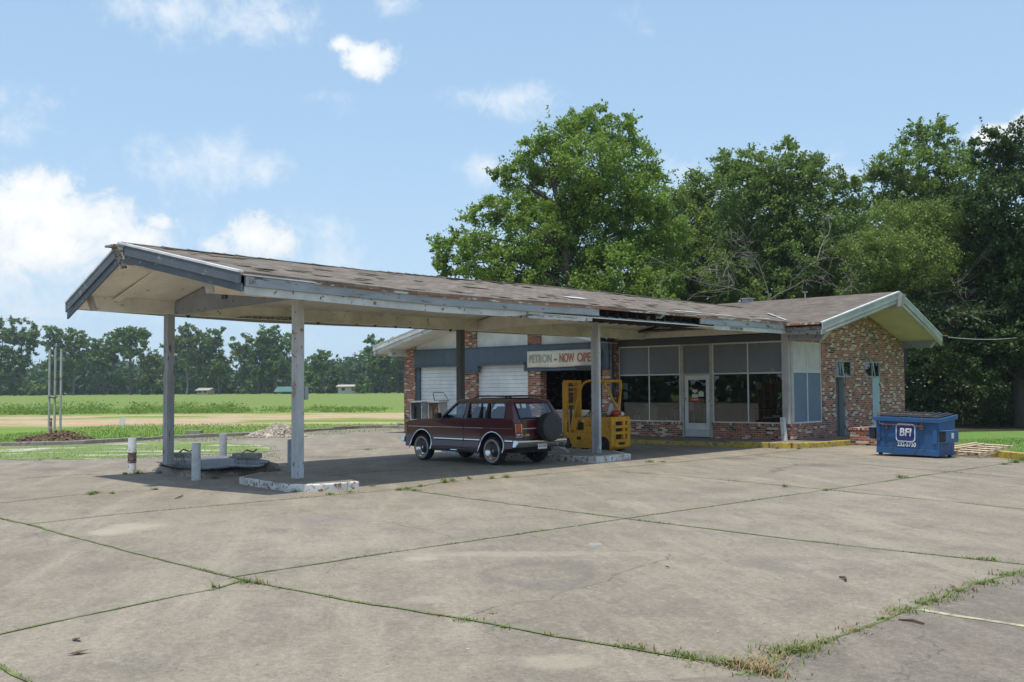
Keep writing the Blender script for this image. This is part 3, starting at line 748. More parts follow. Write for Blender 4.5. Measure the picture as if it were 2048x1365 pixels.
build(mb, 'rotten_board', M['rotten'], CAN)
mb = MB(); eave_board(mb, -14.90, -14.862, 11.2, 29.0, -.052, .030, zE)
build(mb, 'rusty_drip_edge', M['rust'], CAN)
mb = MB(); eave_board(mb, -14.90, -14.864, 9.72, 11.2, -.045, .022, zE)
for y in np.arange(21.5, 28, 1.7): eave_board(mb, -14.905, -14.858, y, y+random.uniform(.5,.9), -.030, .018, zE)
build(mb, 'white_drip_edge', M['drip'], CAN)
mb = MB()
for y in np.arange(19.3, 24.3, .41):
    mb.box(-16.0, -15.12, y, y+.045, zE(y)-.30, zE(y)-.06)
build(mb, 'rafter', plain('rafter wood with painted shade', (.030,.025,.021), .95, .3), CAN)  # near black wood colour paints in the shade of the open eave
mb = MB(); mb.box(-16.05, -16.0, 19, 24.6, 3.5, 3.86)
build(mb, 'void_shade_backing', M['dark_void'], CAN)  # black sheet stands in for the shade inside the eave gap
# far eave
mb = MB(); eave_board(mb, XL-.0, XL+.04, 9.75, 27.9, -.055, .085, zL)
build(mb, 'far_eave_fascia', M['grey_fascia'], CAN)
# gable boards in slate blue: two tiers each side, on the raked prow
def rake(mb, p0, p1, t0, h, y_off, th=.04, ext=0.0):
    p0, p1 = Vector(p0), Vector(p1); d = (p1-p0)
    if ext: p0 = p0-d.normalized()*ext
    a, b = p0+Vector((0,y_off,-t0)), p1+Vector((0,y_off,-t0))
    lo = [a+Vector((0,0,-h)), b+Vector((0,0,-h)), b+Vector((0,th,-h)), a+Vector((0,th,-h))]; hi = [a, b, b+Vector((0,th,0)), a+Vector((0,th,0))]
    if b.x > a.x: mb.hexa(lo+hi)
    else: mb.hexa([lo[1],lo[0],lo[3],lo[2],hi[1],hi[0],hi[3],hi[2]])
apex = (XR, 9.22, ZR)
er, el_ = (XE+.005, 9.69, ZE), (XL-.005, 9.69, ZL)
mb = MB(); rake(mb, er, apex, .028, .185, -.045); rake(mb, el_, apex, .028, .185, -.045); build(mb, 'gable_fascia', M['blue_fascia'], CAN, bevel=.004)
mb = MB(); rake(mb, er, apex, .215, .135, -.008); rake(mb, el_, apex, .215, .135, -.008); build(mb, 'lower_gable_fascia', M['blue_fascia'], CAN, bevel=.004)
mb = MB(); rake(mb, er, apex, -.012, .038, -.058, .10); rake(mb, el_, apex, -.012, .038, -.058, .10); build(mb, 'gable_drip_edge', M['drip'], CAN)
mb = MB(); mb.hexa([(-14.93,9.68,3.735),(-14.87,9.68,3.735),(-14.87,9.86,3.735),(-14.93,9.86,3.735),(-14.95,9.68,3.775),(-14.87,9.68,3.765),(-14.87,9.9,3.755),(-14.95,9.9,3.765)])
build(mb, 'rust_patch', M['rust'], CAN)
# soffits
def soffit(xs, zs, y0, y1r, y1, th=.02):
    mb = MB(); (xa, xb), (za, zb) = xs, zs
    top = [(xa, y0[0], za), (xb, y0[1], zb), (xb, y1, zb), (xa, y1, za)]
    mb.hexa([(p[0], p[1], p[2]) for p in top] + [(p[0], p[1], p[2]+th) for p in top]); return mb
mb = soffit((-14.94, -18.1), (3.455, 4.215), (9.72, 9.28), 0, 29.0); m2 = soffit((-21.24, -18.1), (3.535, 4.215), (9.72, 9.28), 0, 28.9); mb.add(m2.v, m2.f)
build(mb, 'soffit', M['cream'], CAN)
mb = MB(); mb.slab([(-20.25,10.15,3.655),(-18.2,10.05,4.155),(-18.2,10.2,4.155),(-20.25,10.3,3.655)], -.03)
for y in (14.4, 17.3, 24.2): mb.slab([(-20.25,y,3.665),(-18.2,y,4.17),(-18.2,y+.05,4.17),(-20.25,y+.05,3.665)], -.012); mb.slab([(-18.0,y,4.17),(-16.35,y,3.785),(-16.35,y+.05,3.785),(-18.0,y+.05,4.17)], -.012)
build(mb, 'soffit_batten', M['cream'], CAN)
# long beams on the post lines, ridge beam, cross beams
mb = MB(); mb.prism([(9.86,3.78),(9.93,3.54),(29.15,3.53),(29.15,3.80)], 'x', -16.32, -16.10); build(mb, 'eave_beam', M['cream_beam'], CAN)
mb = MB(); mb.prism([(9.72,3.74),(9.82,3.455),(29.15,3.45),(29.15,3.74)], 'x', -20.50, -20.28); build(mb, 'eave_beam', M['cream_beam'], CAN)
mb = MB(); mb.prism([(9.84,3.78),(9.91,3.535),(9.95,3.535),(9.88,3.78)], 'x', -16.325, -16.095); mb.prism([(9.70,3.74),(9.80,3.45),(9.84,3.45),(9.74,3.74)], 'x', -20.505, -20.275); build(mb, 'beam_end_cap', M['pale_fascia'], CAN)
mb = MB(); mb.prism([(9.09,4.47),(9.31,4.07),(31,4.07),(31,4.42),(9.3,4.42),(9.28,4.47)], 'x', -18.22, -17.98); build(mb, 'ridge_beam', M['cream_beam'], CAN)
mb = MB()
for k in range(7):
    z0 = 4.08+.055*k; y0 = 9.305-.030*k; mb.box(-18.226-.004*random.random(), -17.974+random.uniform(-.06,.004), y0-.022-random.uniform(0,.02), y0+.14, z0, z0+.05)
mb.box(-18.27,-17.93,8.99,9.22,4.455,4.49)
build(mb, 'rotten_beam_end', M['rotten'], CAN)
for Y in (11.55, 20.9):
    mb = MB(); mb.prism([(-20.29,3.46),(-16.31,3.535),(-16.31,3.785),(-17.0,3.93),(-19.2,3.93),(-20.29,3.70)], 'y', Y, Y+.20)
    build(mb, 'cross_beam', M['cream_beam'] if Y > 12 else M['grey_beam'], CAN)
mb = MB(); mb.prism([(-21.5,3.47),(-15.02,3.485),(-15.02,3.50),(-17.0,3.93),(-18.1,4.15),(-19.2,3.93),(-21.2,3.52),(-21.5,3.6)], 'y', 29.02, 29.2); build(mb, 'office_beam', M['cream_beam'], CAN)
mb = MB(); mb.hexa([(-20.27,13.0,3.448),(-20.24,13.0,3.448),(-20.24,14.9,3.448),(-20.27,14.9,3.448),(-20.27,13.3,3.50),(-20.24,13.3,3.50),(-20.24,14.6,3.53),(-20.27,14.6,3.53)]); build(mb, 'rot_hole', M['rotten'], CAN)
mb = MB()
for y, s in ((11.9,.06),(15.4,.06),(17.2,.05),(17.9,.06),(18.4,.05),(19.9,.08),(16.6,.03)):
    mb.hexa([(-20.36,y,3.46-s),(-20.35,y,3.46-s),(-20.35,y+.02,3.46-s),(-20.36,y+.02,3.46-s),(-20.37,y-.02,3.46),(-20.34,y-.02,3.46),(-20.34,y+.09,3.46),(-20.37,y+.09,3.46)])
mb.tube([(-17.5,14.6,4.05),(-17.55,14.55,3.9),(-17.6,14.5,3.74),(-17.58,14.45,3.66)], .012, 5)
build(mb, 'hanging_felt', M['dark_void'], CAN)
o_ = onY(449, 594.5, 11.545); text_mesh('2128', .115, 'house_number', M['black'], CAN, frame_matrix(o_, (1,0,0), (0,0,1)), .002, bold=.003)
# canopy posts
def canopy_post(x, y, z0, z1, mat, label, w=.085):
    mb = MB(); mb.box(x-w, x+w*.1, y-w, y+w, z0, z1); mb.box(x+w*.1+.006, x+w, y-w, y+w, z0, z1); mb.box(x-w*.2, x+w*.4, y-w+.012, y+w-.012, z0, z1)
    o = build(mb, 'canopy_post', mat, S, bevel=.004); o['label'] = label
    return o
P1 = canopy_post(-16.2, 11.8, .12, 3.54, M['post_pale'], 'white chipped canopy post on the near island')
P2 = canopy_post(-16.2, 21.05, .13, 3.54, M['post_pale'], 'pale canopy post with a downspout beside the forklift')
P3 = canopy_post(-20.4, 11.5, .24, 3.46, M['post_grey'], 'grey rusted canopy post behind the pump remains')
P4 = canopy_post(-20.4, 20.35, .0, 3.46, M['post_dark'], 'dark canopy post behind the parked car')
mb = MB(); mb.box(-16.22,-16.08,11.89,11.96,1.62,1.88); build(mb, 'meter_box', M['post_grey'], P1, bevel=.005)
mb = MB()
for z in (3.28,2.78): mb.cyl((-16.17,11.718,z),(-16.17,11.708,z), .016, n=10)
mb.tube([(-16.285,11.712,2.5),(-16.2,11.710,2.44),(-16.115,11.710,2.42)], .008, 5); mb.tube([(-16.285,11.712,2.88),(-16.115,11.710,2.88)], .006, 5); build(mb, 'rust_spot', M['rust'], P1)
mb = MB(); mb.box(-16.25,-16.16,11.7145,11.711,1.66,1.80); mb.box(-16.24,-16.17,11.7145,11.711,1.83,1.98); build(mb, 'stain', worn('tan stain', (.33,.25,.17), under=(.45,.45,.45), amount=.46, scale=9), P1)
mb = MB(); mb.box(-16.33,-16.07,11.72,11.95,3.538,3.552); build(mb, 'rusty_cap', M['rust'], P1)
mb = MB(); mb.box(-16.095,-16.02,20.93,21.02,.32,3.50)
mb.tube([(-16.06,20.975,3.44),(-16.0,21.1,3.50),(-15.35,22.1,3.62),(-15.15,22.4,3.64)], .045, 4); mb.tube([(-15.15,22.4,3.62),(-15.06,22.45,3.68),(-15.02,22.47,3.76)], .045, 4)
mb.tube([(-16.06,20.975,.36),(-16.02,20.93,.28),(-15.94,20.82,.22)], .05, 4)
build(mb, 'downspout', M['post_pale'], P2)
mb = MB(); mb.box(-16.296,-16.287,20.96,21.02,1.55,1.68); build(mb, 'junction_box', M['post_grey'], P2)

# ------------------------------------------------------------------ office walls
def wall(mb, plane, po, pi, us, zs, hole):
    nu, nz = len(us)-1, len(zs)-1
    pt = (lambda u, z, p: (u, p, z)) if plane == 'y' else (lambda u, z, p: (p, u, z))
    sol = [[not hole((us[i]+us[i+1])/2, (zs[j]+zs[j+1])/2) for j in range(nz)] for i in range(nu)]
    for i in range(nu):
        for j in range(nz):
            if not sol[i][j]: continue
            a, b, c, d = us[i], us[i+1], zs[j], zs[j+1]
            mb.quad(pt(a,c,po), pt(b,c,po), pt(b,d,po), pt(a,d,po)); mb.quad(pt(a,c,pi), pt(a,d,pi), pt(b,d,pi), pt(b,c,pi))
            if i == 0 or not sol[i-1][j]: mb.quad(pt(a,c,po), pt(a,d,po), pt(a,d,pi), pt(a,c,pi))
            if i == nu-1 or not sol[i+1][j]: mb.quad(pt(b,c,po), pt(b,c,pi), pt(b,d,pi), pt(b,d,po))
            if j == 0 or not sol[i][j-1]: mb.quad(pt(a,c,po), pt(a,c,pi), pt(b,c,pi), pt(b,c,po))
            if j == nz-1 or not sol[i][j+1]: mb.quad(pt(a,d,po), pt(b,d,po), pt(b,d,pi), pt(a,d,pi))
def inr(v, a, b): return a < v < b
M['rowlock'] = brick_mat('brick sill course', .1, .25, vert=True)
# gable wall facing the right
mb = MB()
wall(mb, 'x', -15.0, -15.22, [29.46,31.40,32.43,33.16,33.68,34.76,35.33,36.03,38.2], [0,.15,.58,2.10,2.66,3.20,3.32],
     lambda u, z: (inr(u,29.46,31.40) and inr(z,.58,3.2)) or (inr(u,32.43,33.16) and inr(z,.15,2.10)) or (inr(u,32.43,33.68) and inr(z,2.10,2.66)) or (inr(u,35.33,36.03) and inr(z,.15,2.10)) or (inr(u,34.76,36.03) and inr(z,2.10,2.66)))
GW = build(mb, 'gable_wall', brick_mat('antique brick of the gable', .48, .5), S)
mb = MB(); mb.prism([(29.46,3.322),(38.2,3.322),(38.2,3.44),(33.95,4.58),(29.46,3.52)], 'x', -15.22, -15.0); build(mb, 'gable_peak', M['brick_pale'], S)
mb = MB(); mb.box(-15.02,-14.985,29.46,31.40,.582,.655); mb.box(-15.0,-14.975,33.17,33.70,2.05,2.10); mb.box(-15.0,-14.975,34.74,35.32,2.05,2.10); build(mb, 'gable_sill', M['rowlock'], S)
mb = MB(); mb.box(-15.02,-14.988,32.40,33.72,2.662,2.70); mb.box(-15.02,-14.988,34.73,36.07,2.662,2.70); build(mb, 'lintel', M['brick_red'], S)
# brick base of the shop front, either side of the door
mb = MB(); mb.box(-21.5,-18.97,29.3,29.5,0,.575); mb.box(-17.80,-15.0,29.3,29.455,0,.575); build(mb, 'front_brick_base', M['brick'], S)
mb = MB(); mb.box(-21.5,-18.97,29.27,29.5,.578,.648); mb.box(-17.80,-14.985,29.27,29.455,.578,.648); build(mb, 'front_sill', M['rowlock'], S)
mb = MB(); mb.box(-21.56,-15.24,29.33,29.48,3.235,3.468); build(mb, 'dark_band', M['panel_dark'], S)
# shop windows: frame > panes and painted panels
def shop_window(x0, x1, mull, both=True):
    mb = MB(); y0, y1 = 29.315, 29.365
    for z0, z1 in ((.650,.695),(2.215,2.262),(3.185,3.232)): mb.box(x0, x1, y0-.003, y1+.003, z0, z1)
    xs = [x0] + mull + [x1-.045]
    for x in xs: mb.box(x, x+.045, y0, y1, .65, 3.232)
    w = build(mb, 'shop_window', M['alu'], S, bevel=.003)
    edges = [x0+.045] + [e for m in mull for e in (m, m+.045)] + [x1-.045]
    for a, b in zip(edges[0::2], edges[1::2]):
        mb = MB(); mb.box(a, b, 29.332, 29.346, 2.262, 3.185); build(mb, 'painted_panel', M['panel_grey'], w)
        mb = MB(); mb.quad((a,29.338,.695),(b,29.338,.695),(b,29.338,2.215),(a,29.338,2.215)); build(mb, 'pane', M['glass'], w)
    return w
W1 = shop_window(-21.55, -19.02, [-20.30]); W2 = shop_window(-17.79, -15.27, [-16.52])
mb = MB(); mb.box(-19.02,-18.89,29.318,29.44,.15,3.232); mb.box(-17.90,-17.79,29.318,29.44,.15,3.232); mb.box(-18.89,-17.90,29.32,29.42,3.185,3.232); mb.box(-18.89,-17.90,29.32,29.42,2.205,2.262)
DF = build(mb, 'door_frame', worn('weathered door frame paint', (.42,.40,.36), under=(.2,.17,.14), amount=.3), S, bevel=.003)
mb = MB(); mb.box(-18.89,-17.90,29.345,29.36,2.262,3.185); build(mb, 'painted_panel', M['panel_grey'], DF)
mb = MB(); dx0, dx1 = -18.87, -17.915
mb.box(dx0,dx0+.135,29.335,29.385,.175,2.20); mb.box(dx1-.135,dx1,29.335,29.385,.175,2.20); mb.box(dx0+.135,dx1-.135,29.335,29.385,2.05,2.20); mb.box(dx0+.135,dx1-.135,29.335,29.385,.175,.625)
FD = build(mb, 'glazed_door', M['door_white'], S, bevel=.004)
mb = MB(); mb.box(dx0+.01,dx1-.01,29.328,29.334,.18,.42); build(mb, 'kick_plate', plain('grey kick plate', (.42,.44,.45), .45, .1), FD)
mb = MB(); mb.quad((dx0+.135,29.36,.625),(dx1-.135,29.36,.625),(dx1-.135,29.36,2.05),(dx0+.135,29.36,2.05)); build(mb, 'pane', M['glass'], FD)
mb = MB(); mb.cyl((dx0+.045,29.335,1.43),(dx0+.045,29.315,1.43), .02, n=12); mb.cyl((dx0+.045,29.335,1.36),(dx0+.045,29.32,1.36), .012, n=8); build(mb, 'door_lock', M['black'], FD)
def notice(px0, py0, px1, py1, mat, parent=FD, Y=29.3565, name='notice'):
    a, b = onY(px0, py0, Y), onY(px1, py1, Y); mb = MB(); mb.box(a.x, b.x, Y, Y+.002, b.z, a.z); return build(mb, name, mat, parent)
pale = plain('pale green notice', (.50,.56,.51), .8, .08)
notice(1385,779.5,1395,784.5,pale); notice(1384,788.5,1396,795.5,pale); notice(1397,784,1407.5,793.5,pale); notice(1400,782,1404,784.5,M['yellow_dot']); notice(1387,784.6,1392,786.5,M['yellow_dot'])
ns = notice(1381.5,796.7,1399,803,M['red_sign'], name='warning_sign'); a, b = onY(1381.5,796.7,29.354), onY(1399,803,29.354)
text_mesh('NO SMOKING', .062, 'lettering', M['white_text'], ns, frame_matrix((a+b)/2+Vector((0,-.002,0)), (1,0,0), (0,0,1)), .001, sx=.62)
# corner post with boxed downspout
mb = MB(); mb.box(-15.26,-15.03,29.2,29.325,.65,3.49); mb.box(-15.10,-15.0,29.325,29.46,.65,3.49); CP = build(mb, 'corner_post', M['pale_fascia'], S, bevel=.004)
mb = MB(); mb.hexa([(-15.19,28.98,.15),(-15.06,28.98,.15),(-15.06,29.12,.15),(-15.19,29.12,.15),(-15.29,29.08,.86),(-15.16,29.08,.86),(-15.16,29.195,.86),(-15.29,29.195,.86)]); build(mb, 'downspout_foot', M['white_fascia'], CP, bevel=.004)
# corner side windows: slatted boards above, blue panels below
mb = MB()
for z0, z1 in ((.655,.70),(2.235,2.28),(3.16,3.205)): mb.box(-15.06,-15.012,29.46,31.40,z0,z1)
for y in (29.46, 30.40, 31.355): mb.box(-15.055,-15.015,y,y+.045,.655,3.205)
SW = build(mb, 'side_window', M['alu'], S, bevel=.003)
for a, b in ((29.505,30.40),(30.445,31.355)):
    mb = MB(); mb.box(-15.05,-15.035,a,b,.70,2.235); build(mb, 'blue_panel', M['panel_blue'], SW)
    mb = MB(); z = 2.28
    while z < 3.15:
        mb.add([(-15.028,a,z),(-15.028,b,z),(-15.044,b,z+.088),(-15.044,a,z+.088),(-15.044,a,z),(-15.044,b,z)], [(0,1,2,3),(0,4,5,1)]); z += .088
    mb.box(-15.06,-15.046,a,b,2.28,3.16); build(mb, 'slatted_board', M['louvre'], SW)
# rest room doors and their transom windows
fr = plain('green grey frame paint', (.29,.33,.33), .6, .12, 5)
for k, (ya, yb, da, db) in enumerate(((32.43,33.68,32.43,33.16),(34.76,36.03,35.33,36.03))):
    mb = MB(); x0, x1 = -15.07, -15.015
    for z0, z1 in ((2.10,2.15),(2.615,2.66)): mb.box(x0,x1,ya,yb,z0,z1)
    for y in (ya, (ya+yb)/2-.025, yb-.05): mb.box(x0+.002,x1-.002,y,y+.05,2.10,2.66)
    tw = build(mb, 'transom_window', fr, S, bevel=.003)
    for a, b in ((ya+.05,(ya+yb)/2-.025),((ya+yb)/2+.025,yb-.05)):
        mb = MB(); mb.quad((-15.05,a,2.15),(-15.05,b,2.15),(-15.05,b,2.615),(-15.05,a,2.615)); build(mb, 'pane', M['glass'], tw)
    mb = MB(); y = (ya+yb)/2+(-.06 if k == 0 else .12); mb.hexa([(-15.0,y,2.16),(-14.97,y,2.16),(-14.97,y+.03,2.16),(-15.0,y+.03,2.16),(-15.0,y-.14,2.6),(-14.99,y-.14,2.6),(-14.99,y-.11,2.6),(-15.0,y-.11,2.6)]); build(mb, 'open_sash', M['alu'], tw)
    mb = MB(); mb.box(x0,x1,da,da+.05,.15,2.098); mb.box(x0-.16*(k == 0),x1,db-.05,db,.15,2.098); dfm = build(mb, 'restroom_door_frame', fr, S, bevel=.003)
    if k == 0:                                  # half open: leaf swung right back against the inside of the wall
        mb = MB(); mb.hexa([(-15.30,33.12,.17),(-15.26,33.12,.17),(-15.30,33.80,.17),(-15.34,33.80,.17),(-15.30,33.12,2.09),(-15.26,33.12,2.09),(-15.30,33.80,2.09),(-15.34,33.80,2.09)])
    else:
        mb = MB(); mb.box(-15.06,-15.02,da+.05,db-.05,.17,2.095)
    rd = build(mb, 'restroom_door', M['door_blue'], S); rd['label'] = ['half open rest room door', 'closed pale blue rest room door'][k]
    mb = MB()
    for z in (.45,1.2,1.85): mb.cyl((-15.01,db-.06,z-.05),(-15.01,db-.06,z+.05), .014, n=8)
    build(mb, 'hinge', M['black'], rd)
# ------------------------------------------------------------------ main roof
def main_z(Y): return 3.70+(Y-28.70)*(4.93-3.70)/5.25 if Y < 33.95 else 4.93-(Y-33.95)*(4.93-3.62)/5.0
mb = MB()
mb.slab([(-13.68,28.70,3.70),(-13.46,33.95,4.93),(-27,33.95,4.93),(-22,28.70,3.70)], .05)
mb.slab([(-13.46,33.95,4.93),(-13.68,38.45,3.62),(-27,38.45,3.62),(-27,33.95,4.93)], .05)
MR = build(mb, 'office_roof', M['shingle_x'], S)
mb = MB()
for k in range(2):                               # bright metal flashing in the valley
    a = Vector((-15.05-.02, 29.22, 3.85)); b = Vector((-16.6, 30.85, 4.235)); p = a.lerp(b, .03+.5*k); q = a.lerp(b, .46+.5*k); s_ = Vector((.035,.02,0))
    mb.slab([p+s_, q+s_, q-s_+Vector((0,0,.01)), p-s_+Vector((0,0,.01))], .004)
build(mb, 'valley_flashing', M['drip'], MR)
mb = MB(); mb.box(-19.18,-18.86,33.75,34.05,4.80,5.03); mb.box(-19.22,-18.82,33.71,34.09,5.03,5.06); build(mb, 'roof_vent', M['pale_fascia'], MR)
mb = MB(); mb.cyl((-17.1,34.6,4.7),(-17.1,34.6,5.22), .02, n=8); mb.tube([(-17.2,34.6,5.2),(-17.0,34.6,5.2)], .015, 6); build(mb, 'roof_pipe', M['post_grey'], MR)
def rakex(mb, p0, p1, t0, h, x_off, th=.04):
    a, b = Vector(p0)+Vector((x_off,0,-t0)), Vector(p1)+Vector((x_off,0,-t0))
    lo = [a+Vector((-th,0,-h)), a+Vector((0,0,-h)), b+Vector((0,0,-h)), b+Vector((-th,0,-h))]; hi = [a+Vector((-th,0,0)), a, b, b+Vector((-th,0,0))]
    if b.y > a.y: mb.hexa(lo+hi)
    else: mb.hexa([lo[3],lo[2],lo[1],lo[0],hi[3],hi[2],hi[1],hi[0]])
g0, ga, g1 = (-13.68,28.69,3.70), (-13.46,33.95,4.93), (-13.70,38.46,3.62)
mb = MB(); rakex(mb, g0, ga, .03, .20, .045); rakex(mb, g1, ga, .03, .20, .045); build(mb, 'gable_fascia', M['pale_fascia'], MR, bevel=.004)
mb = MB(); rakex(mb, g0, ga, .235, .14, .008); rakex(mb, g1, ga, .235, .14, .008); build(mb, 'lower_gable_fascia', M['pale_fascia'], MR, bevel=.004)
mb = MB(); rakex(mb, g0, ga, -.012, .036, .055, .09); rakex(mb, g1, ga, -.012, .036, .055, .09); build(mb, 'gable_drip_edge', M['drip'], MR)
mb = MB(); mb.slab([(-13.62,28.9,3.43),(-15.0,28.9,3.43),(-15.0,33.95,4.60),(-13.46,33.95,4.60)], .02); mb.slab([(-13.62,38.3,3.36),(-13.46,33.95,4.60),(-15.0,33.95,4.60),(-15.0,38.3,3.36)], .02)
build(mb, 'gable_soffit', worn('yellowed cream soffit paint', (.66,.58,.47), under=(.3,.25,.15), amount=.22, scale=1.2, dirt=(.42,.38,.2), dirt_amt=.4), MR)
mb = MB(); mb.prism([(-14.0,4.34),(-13.36,4.42),(-13.26,4.84),(-15.0,4.84),(-15.0,4.34)], 'y', 33.82, 34.08); build(mb, 'ridge_beam', M['pale_fascia'], MR)
mb = MB(); mb.prism([(-15.0,3.22),(-13.98,3.22),(-13.80,3.50),(-13.72,3.50),(-13.72,3.53),(-15.0,3.53)], 'y', 29.22, 29.42); mb.prism([(-15.0,3.19),(-13.98,3.19),(-13.72,3.52),(-15.0,3.52)], 'y', 38.0, 38.2); build(mb, 'wall_beam', M['grey_beam'], MR)
mb = MB(); mb.prism([(-13.979,3.21),(-13.95,3.21),(-13.66,3.55),(-13.715,3.55)], 'y', 29.20, 29.44); mb.prism([(-13.979,3.18),(-13.95,3.18),(-13.66,3.55),(-13.719,3.525)], 'y', 37.98, 38.22); build(mb, 'beam_end_cap', M['pale_fascia'], MR)
mb = MB(); mb.box(-14.86,-13.74,28.86,28.90,3.36,3.49); mb.box(-14.86,-13.74,28.83,28.86,3.495,3.60); build(mb, 'eave_fascia', M['rotten'], MR)
mb = MB(); mb.box(-14.84,-13.72,28.69,28.73,3.615,3.655); build(mb, 'dark_gutter', M['dark_void'], MR)
mb = MB(); mb.box(-14.85,-13.73,28.675,28.70,3.645,3.70); build(mb, 'rusty_drip_edge', M['rust'], MR)
mb = MB(); mb.box(-27,-13.72,38.42,38.46,3.26,3.58); build(mb, 'back_eave_fascia', M['pale_fascia'], MR)
mb = MB(); mb.box(-13.70,-13.48,38.40,38.52,3.60,3.64); build(mb, 'bent_flashing', M['rust'], MR)

# ------------------------------------------------------------------ service bays
YB = 29.0
for (x0, x1, z1) in ((-32.42,-31.74,3.50),(-28.86,-28.22,4.28),(-25.52,-24.90,4.30),(-22.05,-21.66,3.50)):
    mb = MB(); mb.box(x0, x1, YB, YB+.35, 0, z1); build(mb, 'brick_pillar', M['brick'], S)
mb = MB(); mb.box(-21.655,-21.56,29.12,29.45,0,3.46); build(mb, 'brick_return', M['brick'], S)
mb = MB(); mb.box(-21.66,-21.60,28.985,29.10,.1,3.44); mb.box(-31.735,-31.55,29.06,29.2,0,2.70); build(mb, 'bay_trim', M['trim_blue'], S)
mb = MB(); mb.prism([(-31.74,3.36),(-22.05,3.36),(-22.05,3.56),(-27.0,4.70),(-31.74,3.60)], 'y', 29.08, 29.3); build(mb, 'stucco_gable', M['stucco'], S)
t = NT('slate blue grooved boards'); p = t.sep(t.n('ShaderNodeNewGeometry').outputs['Position'])
gx = t.math('FRACT', t.math('DIVIDE', p[0], .105)); gr = t.ramp(gx, [(.0, 1.0), (.10, 1.0), (.14, 0.0)])
nz = t.noise(t.pos((1,1,.4)), 2.5, 5, .65); c = t.ramp(nz, [(.3, (.070,.100,.132)), (.7, (.105,.140,.178))]); c = t.mix(t.math('MULTIPLY', gr, .65), c, (.025,.035,.048)); t.col(c); t.rough(.65); t.bump(t.math('MULTIPLY', gr, -1.0), .6, .01)
mb = MB(); mb.prism([(-31.72,2.79),(-28.99,2.79),(-28.99,2.53),(-28.10,2.53),(-28.10,2.79),(-25.55,2.79),(-25.55,2.53),(-21.70,2.53),(-21.70,3.38),(-31.72,3.38)], 'y', 28.93, 28.998)
HD = build(mb, 'header_panel', t.m, S)
mb = MB()
for (a, b, z0, z1) in ((-31.74,-28.99,2.70,2.785),(-29.07,-28.992,2.45,2.698),(-28.99,-28.10,2.45,2.525),(-28.098,-28.02,2.45,2.698),(-28.10,-25.63,2.70,2.785),(-25.64,-25.55,2.45,2.698),(-25.548,-21.70,2.45,2.525),(-31.74,-21.70,3.385,3.43)): mb.box(a,b,28.905,29.05,z0,z1)
build(mb, 'header_trim', M['trim_blue'], HD)
for (x0, x1, z1) in ((-31.55,-28.86,2.75),(-28.22,-25.52,2.75)):
    mb = MB(); z = .04
    while z < z1-.01:
        h = min(.150, z1-z); mb.add([(x0,29.19,z),(x1,29.19,z),(x1,29.165,z+.018),(x0,29.165,z+.018),(x1,29.165,z+h),(x0,29.165,z+h),(x0,29.22,z+h),(x1,29.22,z+h),(x0,29.22,z),(x1,29.22,z)], [(0,1,2,3),(3,2,4,5),(5,4,7,6),(8,9,1,0)]); z += .150
    mb.box(x0,x1,29.23,29.25,.04,z1)
    rd = build(mb, 'roll_up_door', M['roll_door'], S)
    mb = MB(); mb.box((x0+x1)/2-.07,(x0+x1)/2+.07,29.135,29.165,.42,.46); build(mb, 'handle', M['black'], rd)
mb = MB(); mb.box(-22.95,-21.95,28.60,28.72,2.50,2.60); mb.cyl((-22.9,28.66,2.47),(-22.0,28.66,2.47), .05, n=12); mb.box(-22.6,-22.5,28.70,28.93,2.53,2.57); build(mb, 'tube_lamp', M['black_gloss'], S)
# roof of the bays, its gable end and brackets
mb = MB(); mb.slab([(-33.06,27.88,3.58),(-27.0,27.8,5.0),(-27.0,39.0,5.0),(-33.06,39.0,3.58)][::-1], .05); mb.slab([(-27.0,27.8,5.0),(-21.34,27.88,3.66),(-21.34,39.0,3.66),(-27.0,39.0,5.0)][::-1], .05)
BR = build(mb, 'bay_roof', M['shingle_y'], S)
b0, ba, b1 = (-33.08,27.9,3.60), (-27.0,27.8,5.02), (-21.34,27.9,3.68)
mb = MB(); rake(mb, b0, ba, .03, .18, -.045); rake(mb, b1, ba, .03, .18, -.045); build(mb, 'bay_fascia', M['white_fascia'], BR, bevel=.004)
mb = MB(); rake(mb, b0, ba, .215, .14, -.008); rake(mb, b1, ba, .215, .14, -.008); build(mb, 'lower_bay_fascia', M['white_fascia'], BR, bevel=.004)
mb = MB(); rake(mb, b0, ba, -.012, .036, -.055, .09); rake(mb, b1, ba, -.012, .036, -.055, .09); build(mb, 'bay_drip_edge', M['drip'], BR)
mb = MB(); mb.slab([(-33.0,27.9,3.30),(-27.0,27.85,4.68),(-27.0,29.08,4.68),(-33.0,29.08,3.30)], .02); mb.slab([(-27.0,27.85,4.68),(-21.4,27.9,3.36),(-21.4,29.08,3.36),(-27.0,29.08,4.68)], .02); build(mb, 'bay_soffit', M['stucco'], BR)
mb = MB(); mb.prism([(28.02,3.50),(28.16,3.18),(28.995,3.18),(28.995,3.50)], 'x', -32.44, -32.20); build(mb, 'bay_beam', M['white_fascia'], BR)
mb = MB(); mb.box(-33.06,-33.02,27.9,39,3.22,3.54); build(mb, 'bay_eave_fascia', M['white_fascia'], BR)
